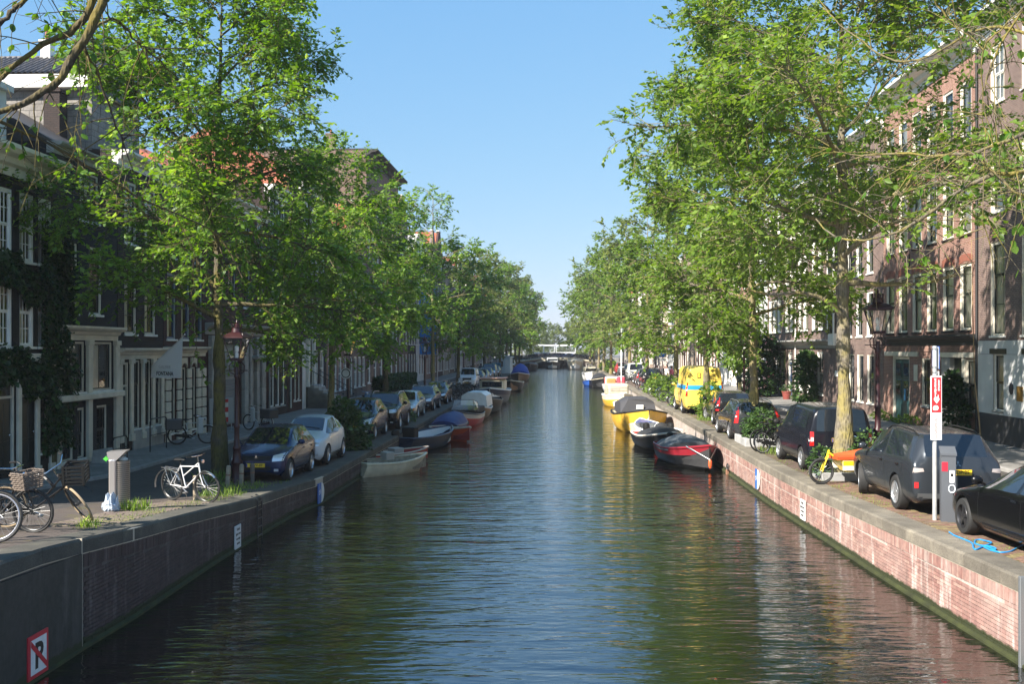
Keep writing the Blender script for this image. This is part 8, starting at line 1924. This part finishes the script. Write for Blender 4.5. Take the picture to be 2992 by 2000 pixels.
# notice case by the garage door
nc = thing('notice_case', 'white notice case with a red striped poster by the garage door', 'notice case', (XLFp(44.6)+.5, 44.7, zL(44)+.09), math.atan2(1, AX)-R(40)); mb = MB(); mb.bbox(-.6, 0, .35, .6, .06, 1.45, .015); mb.tube([(-.5, .03, -.05), (-.5, .03, .4)], .025, 6); mb.tube([(.5, .03, -.05), (.5, .03, .4)], .025, 6); mb.build('case', mat('case_grey', (.38, .4, .42), .5), nc)
for z_, c in ((.4, 'sign_red'), (.62, 'sign_white'), (.84, 'sign_red'), (1.06, 'sign_white'), (1.2, 'sign_red')): mb = MB(); mb.box(.05, -.008, z_, .32, -.001, z_+.2); mb.build('poster_stripe', MC[c], nc)
# ------------------------------------------------------------------ people
def person(label, x, y, z, rz, J, coat, trousers, skin_, hair, hat=None, group=None):
    """J: dict of joint positions (local metres). one skinned body"""
    t = thing('person', label, 'person', (x, y, z), rz)
    names = list(J); idx = {n: i for i, n in enumerate(names)}
    E = [('pelvis', 'spine'), ('spine', 'chest'), ('chest', 'neck'), ('neck', 'head'), ('chest', 'shl'), ('shl', 'ell'), ('ell', 'hal'), ('chest', 'shr'), ('shr', 'elr'), ('elr', 'har'), ('pelvis', 'hil'), ('hil', 'knl'), ('knl', 'anl'), ('anl', 'tol'), ('pelvis', 'hir'), ('hir', 'knr'), ('knr', 'anr'), ('anr', 'tor')]
    rad = dict(pelvis=.15, spine=.14, chest=.16, neck=.06, head=.055, shl=.075, ell=.055, hal=.035, shr=.075, elr=.055, har=.035, hil=.10, knl=.07, anl=.05, tol=.035, hir=.10, knr=.07, anr=.05, tor=.035)
    me = bpy.data.meshes.new('body'); me.from_pydata([J[n] for n in names], [(idx[a], idx[b]) for a, b in E], [])
    o = link('b', me); md = o.modifiers.new('s', 'SKIN'); sv = me.skin_vertices[0].data
    for n in names: sv[idx[n]].radius = (rad[n], rad[n]*.85); sv[idx[n]].use_root = n == 'pelvis'
    o.modifiers.new('u', 'SUBSURF').levels = 2
    bpy.context.view_layer.update(); m2 = bpy.data.meshes.new_from_object(o.evaluated_get(bpy.context.evaluated_depsgraph_get())); bpy.data.objects.remove(o)
    m2.materials.clear()
    for m in (coat, trousers, skin_): m2.materials.append(m)
    pz = J['pelvis']
    for p in m2.polygons:
        c = p.center; best = min(names, key=lambda n: (Vector(J[n])-c).length); p.material_index = 1 if best in ('knl', 'anl', 'knr', 'anr', 'hil', 'hir', 'tol', 'tor') else 2 if best in ('hal', 'har', 'neck', 'head') else 0; p.use_smooth = True
    link('body', m2, t)
    h = Vector(J['head']); mb = MB(); mb.sphere(tuple(h), .115, 14, 10, (.82, .95, 1.15)); mb.sphere((h.x, h.y-.115, h.z-.02), .022, 6, 5); 
    for s in (-1, 1): mb.sphere((h.x+s*.095, h.y+.01, h.z-.01), .028, 6, 5, (.5, 1, 1.2))
    hd = mb.build('head', skin_, t, smooth=True)
    mb = MB()
    for s in (-1, 1): mb.sphere((h.x+s*.036, h.y-.103, h.z+.012), .012, 6, 5)
    mb.build('eye', INK, hd); mb = MB(); mb.box(h.x-.03, h.y-.112, h.z-.062, h.x+.03, h.y-.104, h.z-.052); mb.build('mouth', mat('lip', (.3, .1, .08), .6), hd)
    mb = MB(); mb.sphere((h.x, h.y+.025, h.z+.035), .125, 14, 8, (.86, .95, 1.05)); mb.build('hair', hair, t, smooth=True)
    for n in ('hal', 'har'):
        mb = MB(); p = Vector(J[n]); e = Vector(J['ell' if n == 'hal' else 'elr']); dd = (p-e).normalized(); sd_ = dd.cross(Vector((0, 1, .2))).normalized()
        for k in range(4): b = p+dd*.04+sd_*(k-1.5)*.02; mb.tube([tuple(b), tuple(b+dd*(.05+.01*(1 if k in (1, 2) else 0))), tuple(b+dd*.075+Vector((0, -.012, -.008)))], [.0095, .009, .007], 5)
        b = p+dd*.01+sd_*.035; mb.tube([tuple(b), tuple(b+dd*.03+sd_*.03), tuple(b+dd*.055+sd_*.03)], [.011, .01, .008], 5); mb.build('fingers', skin_, t, smooth=True)
    return t
SKIN = mat('skin', (.45, .28, .21), .6); DKC = mat('dark_coat', (.018, .018, .026), .85); DKT = mat('dark_trousers', (.015, .015, .018), .85); GRH = mat('grey_hair', (.45, .50, .55), .7); BRH = mat('brown_hair', (.05, .025, .015), .7); RDC = mat('dark_red_top', (.10, .012, .015), .85)
Jw = dict(pelvis=(0, .1, .92), spine=(0, .0, 1.12), chest=(.02, -.16, 1.30), neck=(.03, -.28, 1.40), head=(.04, -.36, 1.50), shl=(.2, -.15, 1.30), ell=(.26, -.22, 1.02), hal=(.24, -.42, .86), shr=(-.17, -.15, 1.30), elr=(-.24, -.18, 1.03), har=(-.2, -.38, .88), hil=(.1, .1, .88), knl=(.12, -.1, .48), anl=(.13, .02, .08), tol=(.13, -.13, .04), hir=(-.1, .1, .88), knr=(-.11, .18, .48), anr=(-.1, .42, .12), tor=(-.1, .3, .04))
person('person in a dark coat with grey hair bending forward by the white doorway', T3(2153, 1140, 80)[0], 80, zR(80)+.09, R(-65), Jw, DKC, DKT, SKIN, GRH)
Js = dict(pelvis=(0, .1, .50), spine=(0, .06, .70), chest=(0, .0, .92), neck=(0, -.04, 1.08), head=(0, -.06, 1.22), shl=(.18, .0, .92), ell=(.27, -.15, .72), hal=(.22, -.42, .62), shr=(-.18, 0, .92), elr=(-.28, -.1, .70), har=(-.18, -.36, .62), hil=(.1, .08, .48), knl=(.14, -.36, .50), anl=(.15, -.38, .08), tol=(.15, -.55, .04), hir=(-.1, .08, .48), knr=(-.14, -.34, .50), anr=(-.15, -.32, .08), tor=(-.15, -.5, .04))
px_ = T3(2187, 1130, 78)[0]
person('person with brown curly hair in a dark red top seated on a bench', px_, 78, zR(78)+.09, R(70), Js, RDC, DKT, SKIN, BRH)
bn = thing('bench', 'weathered wooden bench before the pink brick house', 'bench', (px_+.1, 78, zR(78)+.09), R(70)); mb = MB(); mb.bbox(-.7, -.08, .36, .7, .36, .40, .01); mb.build('seat', WOODP, bn, recalc=False); mb = MB(); mb.bbox(-.7, .34, .5, .7, .38, .85, .01); mb.build('backrest', WOODP, bn, recalc=False)
for x in (-.6, .6):
    for y in (-.02, .34): mb = MB(); mb.box(x-.03, y-.03, -.02, x+.03, y+.03, .36 if y < .2 else .5); mb.build('leg', WOODP, bn)
Jst = dict(pelvis=(0, 0, .92), spine=(0, 0, 1.12), chest=(0, 0, 1.34), neck=(0, -.01, 1.50), head=(0, -.03, 1.63), shl=(.18, 0, 1.38), ell=(.24, .02, 1.1), hal=(.23, -.12, .88), shr=(-.18, 0, 1.38), elr=(-.24, .02, 1.1), har=(-.22, -.1, .88), hil=(.1, 0, .88), knl=(.11, -.05, .48), anl=(.12, 0, .08), tol=(.12, -.16, .04), hir=(-.1, 0, .88), knr=(-.11, .02, .48), anr=(-.12, .1, .08), tor=(-.12, -.06, .04))
for x, Y, c, h_, lb in ((1962, 93, mat('rose_top', (.55, .12, .2), .8), BRH, 'person in a rose red top standing past the bicycles'), (1948, 96, mat('white_shirt', (.7, .66, .6), .8), BRH, 'person in a white shirt left of the one in rose red'), (1937, 98, DKC, BRH, 'person in dark clothes farther left past the bicycles')):
    person(lb, T3(x, 1080, Y)[0], Y, zR(Y), R(rnd.uniform(-60, 60)), Jst, c, DKT, SKIN, h_)

# ------------------------------------------------------------------ the air
mb = MB(); mb.box(-3100, -3100, -2.7, 3100, 4600, 26); hz = mb.build('haze', None) if False else link('haze', mb.mesh('haze', []))
hm = bpy.data.materials.new('haze_air'); hm.use_nodes = True; hn = hm.node_tree; hn.nodes.remove(hn.nodes['Principled BSDF'])
pv = hn.nodes.new('ShaderNodeVolumePrincipled'); pv.inputs['Color'].default_value = (.88, .92, 1, 1); pv.inputs['Density'].default_value = .0003; pv.inputs['Anisotropy'].default_value = .1
hn.links.new(pv.outputs[0], hn.nodes['Material Output'].inputs['Volume']); hz.data.materials.append(hm); hz['kind'] = 'stuff'
